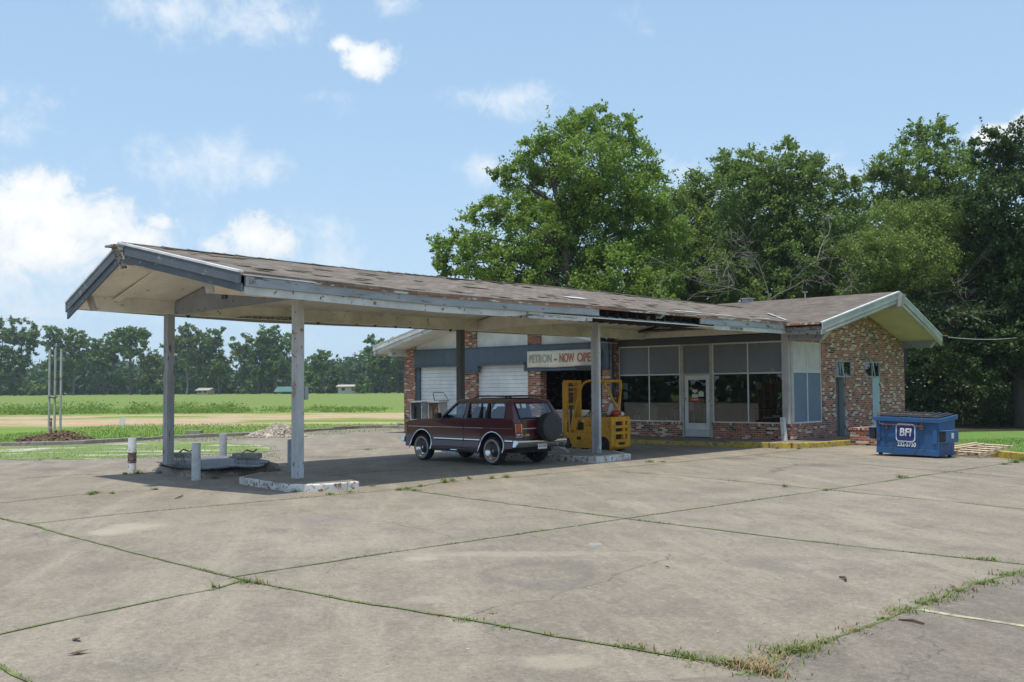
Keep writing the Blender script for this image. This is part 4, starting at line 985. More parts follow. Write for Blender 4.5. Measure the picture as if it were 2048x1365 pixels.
# remaining walls and floors
mb = MB(); mb.box(-32.42,-32.2,29.352,38.2,0,3.45); build(mb, 'side_wall', M['brick'], S)
mb = MB(); mb.box(-32.198,-15.222,38.0,38.2,0,3.42); build(mb, 'back_wall', M['brick'], S)
mb = MB(); mb.box(-21.64,-21.58,29.46,37.998,.05,3.42); build(mb, 'partition_wall', M['interior'], S)
mb = MB(); mb.box(-21.575,-15.225,33.6,33.66,.152,3.30); mb.box(-21.575,-15.225,29.5,33.6,3.242,3.30); build(mb, 'panelled_wall', M['wood_dark'], S)
mb = MB(); mb.box(-21.575,-15.225,29.46,37.99,.0,.15); mb.box(-32.19,-21.645,29.355,37.99,.0,.04); build(mb, 'floor_slab', M['interior_floor'], S)

# ------------------------------------------------------------------ banner over the open bay
a, b = onY(1054,703.5,28.86), onY(1054,736,28.86)
SG = thing('banner_sign', 'off white banner lettered PETRON - NOW OPEN above the open bay', 'sign', (a.x, 28.87, b.z))
x0, x1, z0, z1 = a.x, -21.98, b.z, a.z
mb = MB(); N_ = 24
for i in range(N_+1):
    for j in range(7):
        u, w = i/N_, j/6; mb.v.append((x0+(x1-x0)*u, 28.865+.012*math.sin(u*17)*(1-w)+.006*math.sin(u*41+w*3), z0+(z1-z0)*w+.010*math.sin(u*3.1*4)*(1-w)))
for i in range(N_):
    for j in range(6): mb.f.append((i*7+j, (i+1)*7+j, (i+1)*7+j+1, i*7+j+1))
sheet = build(mb, 'sheet', worn('aged white vinyl', (.74,.69,.57), under=(.5,.43,.3), amount=.25, scale=2, dirt=(.46,.40,.29), dirt_amt=.5), SG, smooth=True)
sd = sheet.modifiers.new('thickness', 'SOLIDIFY'); sd.thickness = .01; sd.offset = -1
zc = (z0+z1)/2; faded = plain('faded grey red paint', (.40,.36,.305), .8, .16, 9); redp = plain('faded red paint', (.45,.17,.125), .8, .18, 9)
def word(w, pxa, pxb, mat, size, name):
    A, B = onY(pxa, 718, 28.845).x, onY(pxb, 718, 28.845).x
    o = text_mesh(w, size, name, mat, SG, frame_matrix(((A+B)/2, 28.846, zc+.005), (1,0,0), (0,0,1)), .002, bold=.012)
    w0 = max(v.co.x for v in o.data.vertices)-min(v.co.x for v in o.data.vertices); k = (B-A)/w0; cx_ = (A+B)/2-SG.location.x
    for v in o.data.vertices: v.co.x = cx_+(v.co.x-cx_)*k
    return o
word('PETRON', 1057.5, 1103, faded, .40, 'lettering'); word('-', 1107.5, 1114, redp, .44, 'lettering'); word('NOW', 1118, 1148, redp, .44, 'lettering'); word('OPEN', 1154, 1193, redp, .44, 'lettering')
mb = MB()
for i in range(9):
    x = x0+.06+(x1-x0-.12)*i/8
    for z in (z0+.025, z1-.025): mb.cyl((x,28.85,z),(x,28.838,z), .010, n=8)
build(mb, 'eyelet', M['post_grey'], SG)

# ------------------------------------------------------------------ walk in front of the office with its yellow kerb
C1 = G(1595,899,.0); kx = -14.0
walk = [(-32.2,27.75),(-14.9,27.75),(-14.35,27.95),(kx,28.35),(-13.72,30.25),(-14.98,30.25),(-14.98,29.3),(-21.5,29.3),(-21.5,28.98),(-32.2,28.98)]
wl2 = [(-21.4,27.75),(-14.9,27.75),(-14.35,27.95),(kx,28.35),(-13.72,30.3),(-13.72,33.3),(-15.0,33.3),(-15.0,29.3),(-21.4,29.3)]
mb = MB(); mb.prism(wl2, 'z', -.05, .15); struct(mb, 'sidewalk', concrete_material('sidewalk concrete', .82))
mb = MB(); kk = [(-21.4,27.745),(-16.3,27.745)]
def kerb_run(mb, pts, w, z0, z1):
    for a, b in zip(pts[:-1], pts[1:]):
        a, b = Vector(a+(0,)), Vector(b+(0,)); t_ = (b-a).normalized(); nn = Vector((t_.y,-t_.x,0))*w
        lo = [a, a+nn, b+nn, b]
        if (lo[1]-lo[0]).cross(lo[2]-lo[0]).z < 0: lo = lo[::-1]
        mb.hexa([(p.x,p.y,z0) for p in lo]+[(p.x,p.y,z1) for p in lo])
kerb_run(mb, kk, .10, -.05, .11); kerb_run(mb, [(-16.296,27.74),(-14.9,27.74),(-14.34,27.94),(-13.99,28.345),(-13.71,30.3)], .14, -.05, .165)
single(mb, 'yellow_kerb', M['yellow'], 'worn yellow painted kerb of the walk in front of the office', 'kerb', (-15.5,27.7,0), bevel=.015)
# brick planter against the gable wall
PL = thing('brick_planter', 'low red brick planter box against the gable wall behind the blue dumpster', 'planter', (-12.9,31.2,0))
mb = MB()
wall(mb, 'y', 30.45, 30.65, [-13.66,-11.9], [-.05,.46], lambda u, z: False); wall(mb, 'x', -13.66, -13.46, [30.652,34.2], [-.05,.46], lambda u, z: False); wall(mb, 'x', -11.9, -12.1, [30.652,34.2], [-.05,.46], lambda u, z: False)
build(mb, 'planter_wall', M['brick_red'], PL)
mb = MB(); mb.box(-13.70,-11.88,30.42,30.68,.462,.53); mb.box(-13.70,-13.44,30.682,34.2,.462,.53); build(mb, 'planter_rim', M['rowlock'], PL)
mb = MB(); mb.box(-13.45,-12.11,30.66,34.2,.3,.44)
for _ in range(60):
    x, y = random.uniform(-13.4,-12.1), random.uniform(30.7,33); mb.tube([(x,y,.44),(x+random.gauss(0,.12),y+random.gauss(0,.12),.5+random.random()*.07)], .008, 4)
build(mb, 'soil', plain('dry soil', (.22,.16,.10), .95, .35, 6), PL)
# ------------------------------------------------------------------ things seen through the shop window and in the open bay
WY = 33.59
def picture(px, py, w, h, frame, inner, label, cat, name):
    c = onY(px, py, WY); T = thing(name, label, cat, (c.x, WY, c.z-h/2))
    mb = MB(); z0, z1, x0, x1 = c.z-h/2, c.z+h/2, c.x-w/2, c.x+w/2
    for a in ((x0,x1,z0,z0+.025),(x0,x1,z1-.025,z1),(x0,x0+.025,z0+.025,z1-.025),(x1-.025,x1,z0+.025,z1-.025)): mb.box(a[0],a[1],WY-.03,WY,a[2],a[3])
    build(mb, 'frame', frame, T, bevel=.003); mb = MB(); mb.box(x0+.02,x1-.02,WY-.012,WY,z0+.02,z1-.02); build(mb, 'print', inner, T)
pr1 = plain('framed certificate', (.40,.44,.40), .5, .35, 9, stretch=(1,1,5)); pr2 = plain('dim photograph', (.16,.19,.18), .4, .5, 7); pr3 = plain('calendar picture', (.05,.09,.17), .4, .4, 5)
picture(1464,769,.22,.24,M['black'],pr2,'small dark framed picture left of the certificate on the panelled wall','picture','framed_picture')
picture(1484.5,770,.21,.31,M['black'],pr1,'black framed certificate on the panelled office wall','certificate','framed_certificate')
picture(1460.5,787,.13,.10,M['paper'],pr1,'little white card below the dark picture on the office wall','card','wall_card')
c = onY(1517.5,764.5,WY); T = thing('wall_calendar', 'wall calendar with a dark blue picture over a white sheet', 'calendar', (c.x, WY, c.z-.27))
mb = MB(); mb.box(c.x-.13,c.x+.13,WY-.012,WY,c.z+.0,c.z+.27); build(mb, 'picture_sheet', pr3, T); mb = MB(); mb.box(c.x-.13,c.x+.13,WY-.012,WY,c.z-.26,c.z-.003); build(mb, 'date_sheet', M['paper'], T)
c = onY(1544,762,WY); T = thing('wall_clock', 'round wall clock with a black rim inside the office', 'clock', (c.x, WY, c.z-.15))
mb = MB(); mb.lathe([(0,.125),(0,.155),(-.05,.155),(-.05,.12),(-.03,.118)], (c.x,WY,c.z), n=28); build(mb, 'rim', M['black_gloss'], T); mb = MB(); mb.cyl((c.x,WY-.001,c.z),(c.x,WY-.03,c.z),.119,n=28); build(mb, 'dial', M['paper'], T)
mb = MB(); mb.box(c.x-.008,c.x+.008,WY-.036,WY-.031,c.z-.01,c.z+.085); mb.box(c.x-.06,c.x+.01,WY-.0365,WY-.0315,c.z-.008,c.z+.006); build(mb, 'hand', M['black'], T)
wood = plain('brown table wood', (.20,.13,.075), .55, .25, 3, stretch=(1,6,1)); darkf = plain('dark seat fabric', (.02,.018,.017), .85, .2, 6)
def desk(name, label, x0, x1, y0, y1, h, mat, cat='table'):
    T = thing(name, label, cat, ((x0+x1)/2, (y0+y1)/2, .15)); mb = MB(); mb.box(x0,x1,y0,y1,h-.04,h); build(mb, 'table_top', mat, T, bevel=.004)
    for x in (x0+.05,x1-.1):
        for y in (y0+.05,y1-.1): mb = MB(); mb.box(x,x+.05,y,y+.05,.15,h-.041); build(mb, 'leg', mat, T)
desk('side_table', 'small wooden table with papers behind the shop window', -16.45, -15.75, 29.9, 30.6, .80, wood)
mb = MB(); mb.box(-16.35,-15.95,30.0,30.3,.802,.83); mb.box(-16.1,-15.85,30.15,30.4,.831,.90); single(mb, 'paper_stack', M['paper'], 'white papers piled on the small wooden table', 'papers', (-16.1,30.2,.802))
CH = thing('office_chair', 'dark high backed chair beside the small table in the office', 'chair', (-15.85, 31.1, .15))
mb = MB(); mb.box(-16.1,-15.55,30.85,31.4,.52,.62); build(mb, 'seat', darkf, CH, bevel=.03); mb = MB(); mb.box(-16.1,-15.55,31.32,31.42,.62,1.25); build(mb, 'backrest', darkf, CH, bevel=.03)
for x in (-16.07,-15.63):
    for y in (30.9,31.33): mb = MB(); mb.box(x,x+.05,y,y+.05,.15,.52); build(mb, 'leg', M['black'], CH)
desk('long_table', 'long dark table at the back of the office', -18.0, -16.7, 31.6, 32.3, 1.05, wood)
CT = thing('sales_counter', 'pale yellow sales counter behind the left shop window', 'counter', (-21.0, 30.6, .15))
cy = plain('pale yellow laminate', (.42,.39,.24), .5, .1, 3); mb = MB(); mb.box(-21.5,-20.55,30.2,31.2,.15,1.06); build(mb, 'cabinet', cy, CT, bevel=.005); mb = MB(); mb.box(-21.52,-20.5,30.15,31.25,1.062,1.10); build(mb, 'counter_top', plain('worn grey laminate', (.4,.38,.31), .5, .1, 3), CT, bevel=.005)
mb = MB(); mb.hexa([(-21.15,30.3,1.102),(-20.85,30.3,1.102),(-20.85,30.55,1.102),(-21.15,30.55,1.102),(-21.2,30.28,1.24),(-20.8,30.28,1.22),(-20.8,30.6,1.2),(-21.2,30.6,1.26)]); single(mb, 'paper_bag', plain('cream paper', (.6,.55,.42), .8, .1), 'crumpled cream paper bag on the yellow counter', 'bag', (-21,30.4,1.102), bevel=.02)
desk('display_table', 'grey display table behind the shop window left of the door', -20.1, -19.15, 30.4, 31.2, 1.05, plain('grey table', (.27,.28,.28), .5, .15, 2))
mb = MB(); mb.box(-19.55,-19.25,30.5,30.8,1.052,1.30); single(mb, 'cardboard_box', plain('white card', (.56,.55,.50), .8, .1), 'larger white box on the display table by the door', 'box', (-19.4,30.65,1.052), bevel=.004)
mb = MB(); mb.box(-19.45,-19.2,30.85,31.05,1.052,1.40); single(mb, 'cardboard_box', plain('white card', (.5,.5,.45), .8, .1), 'taller white box standing behind the other box in the window', 'box', (-19.3,30.95,1.052), bevel=.004)
def bottle(px, h, r, c, label, cap=(.6,.6,.6), spray=False):
    x = onY(px, 842, 29.44).x; T = thing('bottle', label, 'bottle', (x, 29.43, .65), group='bottles on the shop window sill')
    mb = MB(); mb.lathe([(0,0),(0,r),(h*.62,r),(h*.76,r*.45),(h*.85,r*.4)], (x,29.43,.65), 'z', 14); build(mb, 'body', plain('bottle plastic', c, .4, .08), T, smooth=True)
    mb = MB(); mb.lathe([(h*.85,r*.5),(h,r*.5),(h,0)], (x,29.43,.65), 'z', 12)
    if spray: mb.box(x-.05,x+.02,29.42,29.44,.65+h*.92,.65+h*1.02)
    build(mb, 'cap', plain('cap', cap, .4, .05), T)
bottle(1271,.22,.032,(.30,.42,.50),'pale blue bottle left of the white spray bottle'); bottle(1279.5,.26,.04,(.62,.64,.64),'white spray bottle on the left window sill',(.05,.06,.06),True); bottle(1311.5,.15,.03,(.35,.45,.5),'squat grey blue bottle in the right pane of the left window',(.3,.4,.5)); bottle(1334,.21,.024,(.65,.66,.66),'slim white bottle next to the orange can',(.5,.5,.5)); bottle(1339.5,.18,.034,(.50,.27,.06),'orange can next to the slim white bottle',(.5,.3,.1))
x = onY(1325,842,29.44).x; mb = MB(); mb.lathe([(-.012,0),(-.012,.075),(.0,.08),(.012,.075),(.012,0)], (x,29.45,.735), 'y', 22); single(mb, 'round_dish', plain('green rimmed dish', (.20,.33,.25), .4, .3, 12), 'round green dish standing on the window sill', 'dish', (x,29.45,.65))
def sticker(px, py):
    a = onY(px, py, 29.335); mb = MB(); mb.cyl((a.x,29.336,a.z),(a.x,29.333,a.z), .022, n=14); return mb, a
mb, a = sticker(1359.5,796); single(mb, 'yellow_sticker', M['yellow_dot'], 'round yellow sticker on the pane left of the door', 'sticker', a); mb, a = sticker(1428.5,796.5); single(mb, 'yellow_sticker', M['yellow_dot'], 'round yellow sticker on the pane right of the door', 'sticker', a)
def sheet(px0, py0, px1, py1, label):
    a, b = onY(px0,py0,29.41), onY(px1,py1,29.41); mb = MB(); mb.box(a.x,b.x,29.41,29.413,b.z,a.z); single(mb, 'paper_sheet', pale, label, 'paper', ((a.x+b.x)/2,29.41,b.z))
sheet(1246,767.5,1255.5,779.5,'upper pale sheet taped inside the leftmost shop pane'); sheet(1247,784,1255,799,'lower pale sheet taped inside the leftmost shop pane')
# open bay: shelves with clutter, a plywood sheet
SH = thing('storage_shelf', 'dark steel shelves of clutter at the back of the open bay', 'shelf', (-23.6, 33.5, .04))
mb = MB()
for z in (.6,1.15,1.7,2.25): mb.box(-25.0,-22.0,33.2,33.8,z,z+.03)
for x in (-25.0,-23.5,-22.05): mb.box(x,x+.05,33.2,33.25,.04,2.5)
build(mb, 'shelf_frame', M['post_dark'], SH)
for k in range(26):
    x, z = random.uniform(-24.9,-22.3), random.choice((.63,1.18,1.73,2.28)); w, h = random.uniform(.08,.3), random.uniform(.08,.34)
    mb = MB()
    if random.random() < .5: mb.box(x,x+w,33.3,33.6,z,z+h)
    else: mb.lathe([(0,0),(0,w*.4),(h,w*.4),(h,0)], (x,33.45,z), 'z', 12)
    g = random.uniform(.1,.42); single(mb, 'stored_can' if random.random() < .5 else 'stored_box', plain('clutter', (g, g*random.uniform(.8,1), g*random.uniform(.6,1)), .6, .1), 'dim can or box on the shelves in the open bay', 'container', (x,33.45,z), 'cans and boxes on the bay shelves')
WB = thing('work_bench', 'pale plywood fronted work bench inside the open bay', 'bench', (-24.0, 29.9, .04))
mb = MB(); mb.box(-24.85,-23.0,29.6,29.63,.06,.96); build(mb, 'front_sheet', plain('stained plywood', (.38,.34,.26), .8, .25, 2), WB); mb = MB(); mb.box(-24.87,-22.95,29.57,30.3,.962,1.0); build(mb, 'bench_top', M['paper'], WB)
for x in (-24.8,-23.1): mb = MB(); mb.box(x,x+.07,30.15,30.22,.04,.961); build(mb, 'leg', wood, WB)

# ------------------------------------------------------------------ the maroon sport utility vehicle (local axes: x forward, y left)
hd = math.radians(176.0)
CARP = G(984, 931)-(Matrix.Rotation(hd, 3, 'Z') @ Vector((-1.36, .82, 0)))*.97; CARP.z = .004
CAR = thing('parked_car', 'maroon four door sport utility vehicle with a covered spare wheel parked under the canopy', 'car', tuple(CARP), hd, None, .97)
t = NT('maroon car paint'); t.col((.080,.007,.015)); t.rough(.35); t.set(Metallic=.0, Specular_IOR_Level=.3, Coat_Weight=.8, Coat_Roughness=.03); M['maroon'] = t.m
t = NT('chrome'); t.col((.62,.63,.64)); t.rough(.14); t.set(Metallic=1.0); M['chrome'] = t.m
t = NT('red lamp lens'); t.col((.42,.012,.012)); t.rough(.2); t.set(Coat_Weight=1.0); M['lens_red'] = t.m
cladding = plain('grey plastic cladding', (.035,.037,.041), .5, .15, 10, src='Object'); tyre_m = plain('tyre rubber', (.017,.017,.017), .8, .2, 14, src='Object'); whitewall = plain('white lettered tyre ring', (.52,.52,.50), .7, .08, 10, src='Object')
seatm = plain('dark car seat', (.028,.026,.026), .9, .2, 9, src='Object'); L = dict(local=True)
def arc(cx, cz, r, a0, a1, n): return [(cx+r*math.cos(a0+(a1-a0)*i/n), cz+r*math.sin(a0+(a1-a0)*i/n)) for i in range(n+1)]
AX, AR = 1.36, .43
prof = [(-2.10,.42),(-2.155,.60),(-2.15,1.06),(-2.12,1.12),(.74,1.10),(1.30,1.082),(1.90,1.030),(2.03,.975),(2.07,.90),(2.07,.60),(2.0,.40)] + [(AX+AR,.36)] + arc(AX,.37,AR,0,PI,18) + [(AX-AR,.36),(-AX+AR,.36)] + arc(-AX,.37,AR,0,PI,18) + [(-AX-AR,.40)]
mb = MB(); prism_v = prof; nlev = [(-.755,.0),(-.80,1),(.80,1),(.755,.0)]
n = len(prof)
levels = [(-.80,1.0),(.80,1.0)]
mb.prism(prof, 'y', -.80, .80)
# soften the body sides: wide at the waist, tucked in at sill and belt
BODY = build(mb, 'body', M['maroon'], CAR, bevel=.03, seg=3, **L)
mb = MB(); mb.box(-1.95,1.95,-.58,.58,.38,1.0); mb.box(-2.0,1.9,-.6,.6,.30,.40); build(mb, 'underbody', M['black'], CAR, **L)
def sy(z): return .745-(z-1.10)*.20
def sp(xb, xt, t_): z = 1.095+(1.545-1.095)*t_; return (xb+(xt-xb)*t_, sy(z), z)
def sframe(mb, xb0, xt0, xb1, xt1, side, t0=0, t1=1, th=.045):
    q = [sp(xb0,xt0,t0), sp(xb1,xt1,t0), sp(xb1,xt1,t1), sp(xb0,xt0,t1)]
    o = [(p[0], p[1]*side, p[2]) for p in q]; i = [(p[0], (p[1]-th)*side, p[2]) for p in q]
    mb.hexa([o[0],o[1],i[1],i[0],o[3],o[2],i[2],i[3]])
PILL = [(.72,.10,.58,.02), (-.27,-.27,-.42,-.40), (-1.78,-1.70,-2.10,-1.86)]      # A, B, D pillars
WIN = [(.58,.02,-.27,-.27,'front_window'), (-.42,-.40,-1.07,-1.07,'rear_window'), (-1.13,-1.13,-1.78,-1.70,'quarter_window')]
mb = MB()
for s in (1,-1):
    for p in PILL: sframe(mb, *p, s)
    sframe(mb, .72, .10, -2.10, -1.86, s, .90, 1.0)
    sframe(mb, .72, .10, -2.10, -1.86, s, -.03, .06)
build(mb, 'pillars', M['maroon'], CAR, bevel=.008, **L)
mb = MB()
for s in (1,-1): sframe(mb, -1.07,-1.07,-1.13,-1.13, s, .06, .90)
for s in (1,-1): sframe(mb, -.83,-.83,-.86,-.86, s, .06, .90, .03)
build(mb, 'window_divider', M['black_gloss'], CAR, **L)
for s in (1,-1):
    for (a,b,c,d,nm) in WIN:
        q = [sp(a,b,.06), sp(c,d,.06), sp(c,d,.90), sp(a,b,.90)]; mb = MB(); mb.quad(*[(p[0], (p[1]-.02)*s, p[2]) for p in q]); w = build(mb, nm, M['car_glass'], CAR, **L)
        mb = MB(); pts = [(p[0], (p[1]-.002)*s, p[2]) for p in q]; mb.tube(pts+[pts[0]], .013, 6); build(mb, 'seal', M['black'], w, **L)
rp = [(.12,1.535),(.08,1.565),(-.05,1.590),(-.6,1.615),(-1.3,1.620),(-1.72,1.600),(-1.86,1.570),(-1.895,1.545),(-1.88,1.525),(.10,1.525)]
mb = MB(); mb.prism(rp, 'y', -.672, .672); build(mb, 'roof', M['maroon'], CAR, bevel=.03, seg=3, **L)
def wpl(z): return .72+(.10-.72)*(z-1.10)/.445
mb = MB(); mb.quad((.70,.74,1.11),(.70,-.74,1.11),(.10,-.65,1.53),(.10,.65,1.53)); build(mb, 'windscreen', M['car_glass'], CAR, **L)
# tail: frame, glass, gate
def rx(z): return -2.125+(z-1.12)*.60
mb = MB()
for s in (1,-1): mb.hexa([(rx(1.10),s*.60,1.10),(rx(1.10),s*.775,1.10),(rx(1.10)+.07,s*.775,1.10),(rx(1.10)+.07,s*.60,1.10),(rx(1.55),s*.56,1.55),(rx(1.55),s*.66,1.55),(rx(1.55)+.07,s*.66,1.55),(rx(1.55)+.07,s*.56,1.55)])
mb.hexa([(rx(1.49),-.57,1.49),(rx(1.49),.57,1.49),(rx(1.49)+.05,.57,1.49),(rx(1.49)+.05,-.57,1.49),(rx(1.55),-.57,1.55),(rx(1.55),.57,1.55),(rx(1.55)+.05,.57,1.55),(rx(1.55)+.05,-.57,1.55)])
build(mb, 'tail_frame', M['maroon'], CAR, bevel=.006, **L)
mb = MB(); mb.quad((rx(1.14)-.012,.605,1.14),(rx(1.14)-.012,-.605,1.14),(rx(1.50)-.012,-.565,1.50),(rx(1.50)-.012,.565,1.50)); tg = build(mb, 'tail_window', M['car_glass'], CAR, **L)
pts = [(rx(1.14)-.016,.605,1.14),(rx(1.14)-.016,-.605,1.14),(rx(1.50)-.016,-.565,1.50),(rx(1.50)-.016,.565,1.50)]; mb = MB(); mb.tube(pts+[pts[0]], .016, 6); build(mb, 'seal', M['black'], tg, **L)
mb = MB(); mb.hexa([(-2.168,.57,.64),(-2.168,-.57,.64),(-2.10,-.57,.64),(-2.10,.57,.64),(-2.163,.57,1.10),(-2.163,-.57,1.10),(-2.10,-.57,1.10),(-2.10,.57,1.10)][::-1] if False else [(-2.168,-.57,.64),(-2.10,-.57,.64),(-2.10,.57,.64),(-2.168,.57,.64),(-2.163,-.57,1.10),(-2.10,-.57,1.10),(-2.10,.57,1.10),(-2.163,.57,1.10)])
TGATE = build(mb, 'tailgate', M['maroon'], CAR, bevel=.006, **L)
mb = MB(); mb.box(-2.1705,-2.166,-.56,.56,.885,.898); build(mb, 'pinstripe', M['drip'], TGATE, **L)
cm = frame_matrix((-2.1735,.28,.735), (0,-1,0), (0,0,1)); text_mesh('CHEVROLET', .075, 'lettering', M['chrome'], TGATE, cm, .002, sx=1.0, bold=.002)
mb = MB(); mb.box(-2.174,-2.168,.535,.565,.735-.012,.735+.012); mb.box(-2.174,-2.168,.525,.575,.735-.006,.735+.006); build(mb, 'emblem', M['chrome'], TGATE, **L)
for s in (1,-1):
    mb = MB(); mb.box(-2.176,-2.12,s*.605,s*.785,.80,.995); tl = build(mb, 'tail_lamp', M['lens_red'], CAR, bevel=.006, **L)
    mb = MB(); mb.box(-2.174,-2.12,s*.605,s*.785,.70,.798); mb2 = build(mb, 'reverse_lens', plain('dark red lens', (.17,.02,.02), .25, .1, 20, src='Object'), tl, **L)
    mb = MB(); mb.tube([(-2.18,s*.60,.695),(-2.18,s*.79,.695),(-2.178,s*.79,1.0),(-2.178,s*.60,1.0),(-2.18,s*.60,.695),(-2.18,s*.79,.695)], .011, 6); build(mb, 'bezel', M['chrome'], tl, **L)
    mb = MB(); mb.box(-2.177,-2.1735,s*.645,s*.745,.735,.765); build(mb, 'clear_lens', M['paper'], tl, **L)
# doors, handles, mirrors, mouldings
for s in (1,-1):
    for (poly, hx, nm) in (([(.70,.42),(.88,.62),(.90,1.05),(-.30,1.065),(-.30,.42)], -.20, 'front_door'), ([(-.325,.42),(-.325,1.065),(-1.05,1.075),(-1.05,.91),(-.93,.72),(-.885,.42)], -.95, 'rear_door')):
        mb = MB(); mb.prism([(p[0], p[1]) for p in poly], 'y', s*.797, s*.806); d = build(mb, nm, M['maroon'], CAR, bevel=.004, **L)
        mb = MB(); mb.box(hx-.03,hx+.12,s*.806,s*.828,.975,1.012); build(mb, 'handle', M['black_gloss'], d, bevel=.006, **L)
        x0, x1 = min(p[0] for p in poly), max(p[0] for p in poly)
        mb = MB(); mb.box(max(x0,-1.045)+.004,x1-.01,s*.806,s*.8095,.885,.897); build(mb, 'pinstripe', M['drip'], d, **L)
        mb = MB(); mb.box(max(x0,-.92)+.008,min(x1,.86)-.008,s*.806,s*.822,.585,.612); build(mb, 'side_moulding', M['chrome'], d, bevel=.003, **L)
        mb = MB(); mb.box(max(x0,-.90)+.008,min(x1,.82)-.008,s*.806,s*.816,.562,.584); build(mb, 'moulding_pad', M['black'], d, **L)
    mb = MB(); mb.box(-2.09,-1.82,s*.80,s*.818,.585,.612); mb.box(-2.09,-1.06,s*.80,s*.8035,.888,.899); mb.box(.91,1.95,s*.80,s*.8035,.878,.889); build(mb, 'side_trim', M['chrome'], CAR, **L)
    mb = MB(); mb.box(-2.10,-1.82,s*.80,s*.812,.555,.583); build(mb, 'rear_pad', M['black'], CAR, **L)
    mb = MB(); mb.box(.48,.62,s*.80,s*.96,1.11,1.25); m_ = build(mb, 'wing_mirror', M['black_gloss'], CAR, bevel=.02, **L)
    for cx_ in (AX,-AX):
        a_ = arc(cx_, .37, AR+.005, -.12, PI+.12, 26); mb = MB(); mb.tube([(p[0], s*.803, p[1]) for p in a_], .017, 7); build(mb, 'arch_trim', M['chrome'], CAR, smooth=True, **L)
        a_ = arc(cx_, .37, AR-.004, -.05, PI+.05, 22); mb = MB()
        for p, q in zip(a_[:-1], a_[1:]): mb.quad((p[0],s*.795,p[1]),(q[0],s*.795,q[1]),(q[0],s*.585,q[1]),(p[0],s*.585,p[1]))
        build(mb, 'wheel_well', M['black'], CAR, **L)
    mb = MB(); mb.hexa([(-.91,s*.74,.27),(.93,s*.74,.27),(.93,s*.86,.29),(-.91,s*.86,.29),(-.91,s*.74,.41),(.93,s*.74,.41),(.93,s*.82,.41),(-.91,s*.82,.41)]); sl = build(mb, 'sill_cladding', cladding, CAR, bevel=.012, **L)
    mb = MB(); mb.box(-.20,.05,s*.853,s*.866,.325,.345); build(mb, 'badge', M['chrome'], sl, **L)
    mb = MB(); mb.box(-.955,-.92,s*.60,s*.84,.16,.50); build(mb, 'mud_flap', M['black'], CAR, **L)
    mb = MB(); mb.prism([(1.80,.36),(1.98,.36),(2.03,.52),(1.80,.52)], 'y', s*.62, s*.79); build(mb, 'front_flap', cladding, CAR, **L)
# wheels
for cx_ in (AX,-AX):
    for s in (1,-1):
        y0 = s*.725; k = s
        mb = MB(); mb.lathe([(-k*.10,.20),(-k*.105,.29),(-k*.085,.328),(-k*.04,.34),(k*.04,.34),(k*.085,.328),(k*.105,.29),(k*.10,.225)], (cx_,y0,.34), 'y', 40); wh = build(mb, 'wheel', tyre_m, CAR, smooth=True, **L)
        mb = MB()
        for r0, r1 in ((.272,.282),(.246,.258)): mb.lathe([(k*.098,r0-.003),(k*.1085,r0),(k*.1085,r1),(k*.098,r1+.003)], (cx_,y0,.34), 'y', 40)
        build(mb, 'whitewall', whitewall, wh, smooth=True, **L)
        mb = MB(); mb.lathe([(k*.098,.238),(k*.104,.232),(k*.098,.222),(k*.06,.205),(k*.02,.175),(k*.01,.15)], (cx_,y0,.34), 'y', 36); build(mb, 'rim', M['chrome'], wh, smooth=True, **L)
        mb = MB(); mb.lathe([(k*.010,.186),(k*.014,.150),(k*.035,.115),(k*.035,.05),(k*.035,0)], (cx_,y0,.34), 'y', 30); build(mb, 'wheel_centre', M['black_gloss'], wh, smooth=True, **L)
        mb = MB(); mb.lathe([(k*.035,.038),(k*.065,.036),(k*.072,.028),(k*.072,0)], (cx_,y0,.34), 'y', 20); build(mb, 'hub_cap', M['chrome'], wh, smooth=True, **L)
# bumpers, plate, spare wheel
mb = MB(); mb.prism([(-2.30,.535),(-2.30,.605),(-2.26,.625),(-2.14,.625),(-2.14,.45),(-2.24,.45)], 'y', -.84, .84); bp = build(mb, 'rear_bumper', M['chrome'], CAR, bevel=.012, seg=3, **L)
mb = MB(); mb.box(-2.306,-2.298,-.83,.83,.543,.565); build(mb, 'bumper_strip', M['black'], bp, **L)
mb = MB(); mb.box(-2.285,-2.278,-.155,.155,.395,.535); npl = build(mb, 'number_plate', M['paper'], CAR, bevel=.003, **L)
text_mesh('BGU 858', .085, 'lettering', plain('plate lettering', (.06,.07,.12), .6, .05, src='Object'), npl, frame_matrix((-2.287,0,.462), (0,-1,0), (0,0,1)), .001, sx=.78)
mb = MB(); mb.prism([(2.07,.46),(2.20,.48),(2.22,.60),(2.07,.62)], 'y', -.83, .83); build(mb, 'front_bumper', M['chrome'], CAR, bevel=.02, seg=3, **L)
mb = MB(); mb.box(2.068,2.085,-.5,.5,.66,.92); build(mb, 'grille', M['black_gloss'], CAR, **L)
for s in (1,-1):
    mb = MB(); mb.box(2.05,2.09,s*.52,s*.74,.74,.92); build(mb, 'headlight', M['paper'], CAR, bevel=.01, **L)
    mb = MB(); mb.box(1.98,2.075,s*.75,s*.807,.70,.92); build(mb, 'turn_lamp', plain('amber lens', (.45,.18,.01), .3, .1, src='Object'), CAR, bevel=.008, **L)
sx_, sy_, sz_ = -2.33, -.20, .915
mb = MB(); mb.lathe([(.13,.0),(.13,.30),(.10,.345),(-.06,.35),(-.115,.335),(-.130,.30),(-.134,.2),(-.136,0)], (sx_,sy_,sz_), 'x', 40); SPW = build(mb, 'spare_wheel_cover', plain('black vinyl cover', (.014,.015,.017), .5, .12, 7, bump=.1, src='Object'), CAR, smooth=True, **L)
mb = MB()
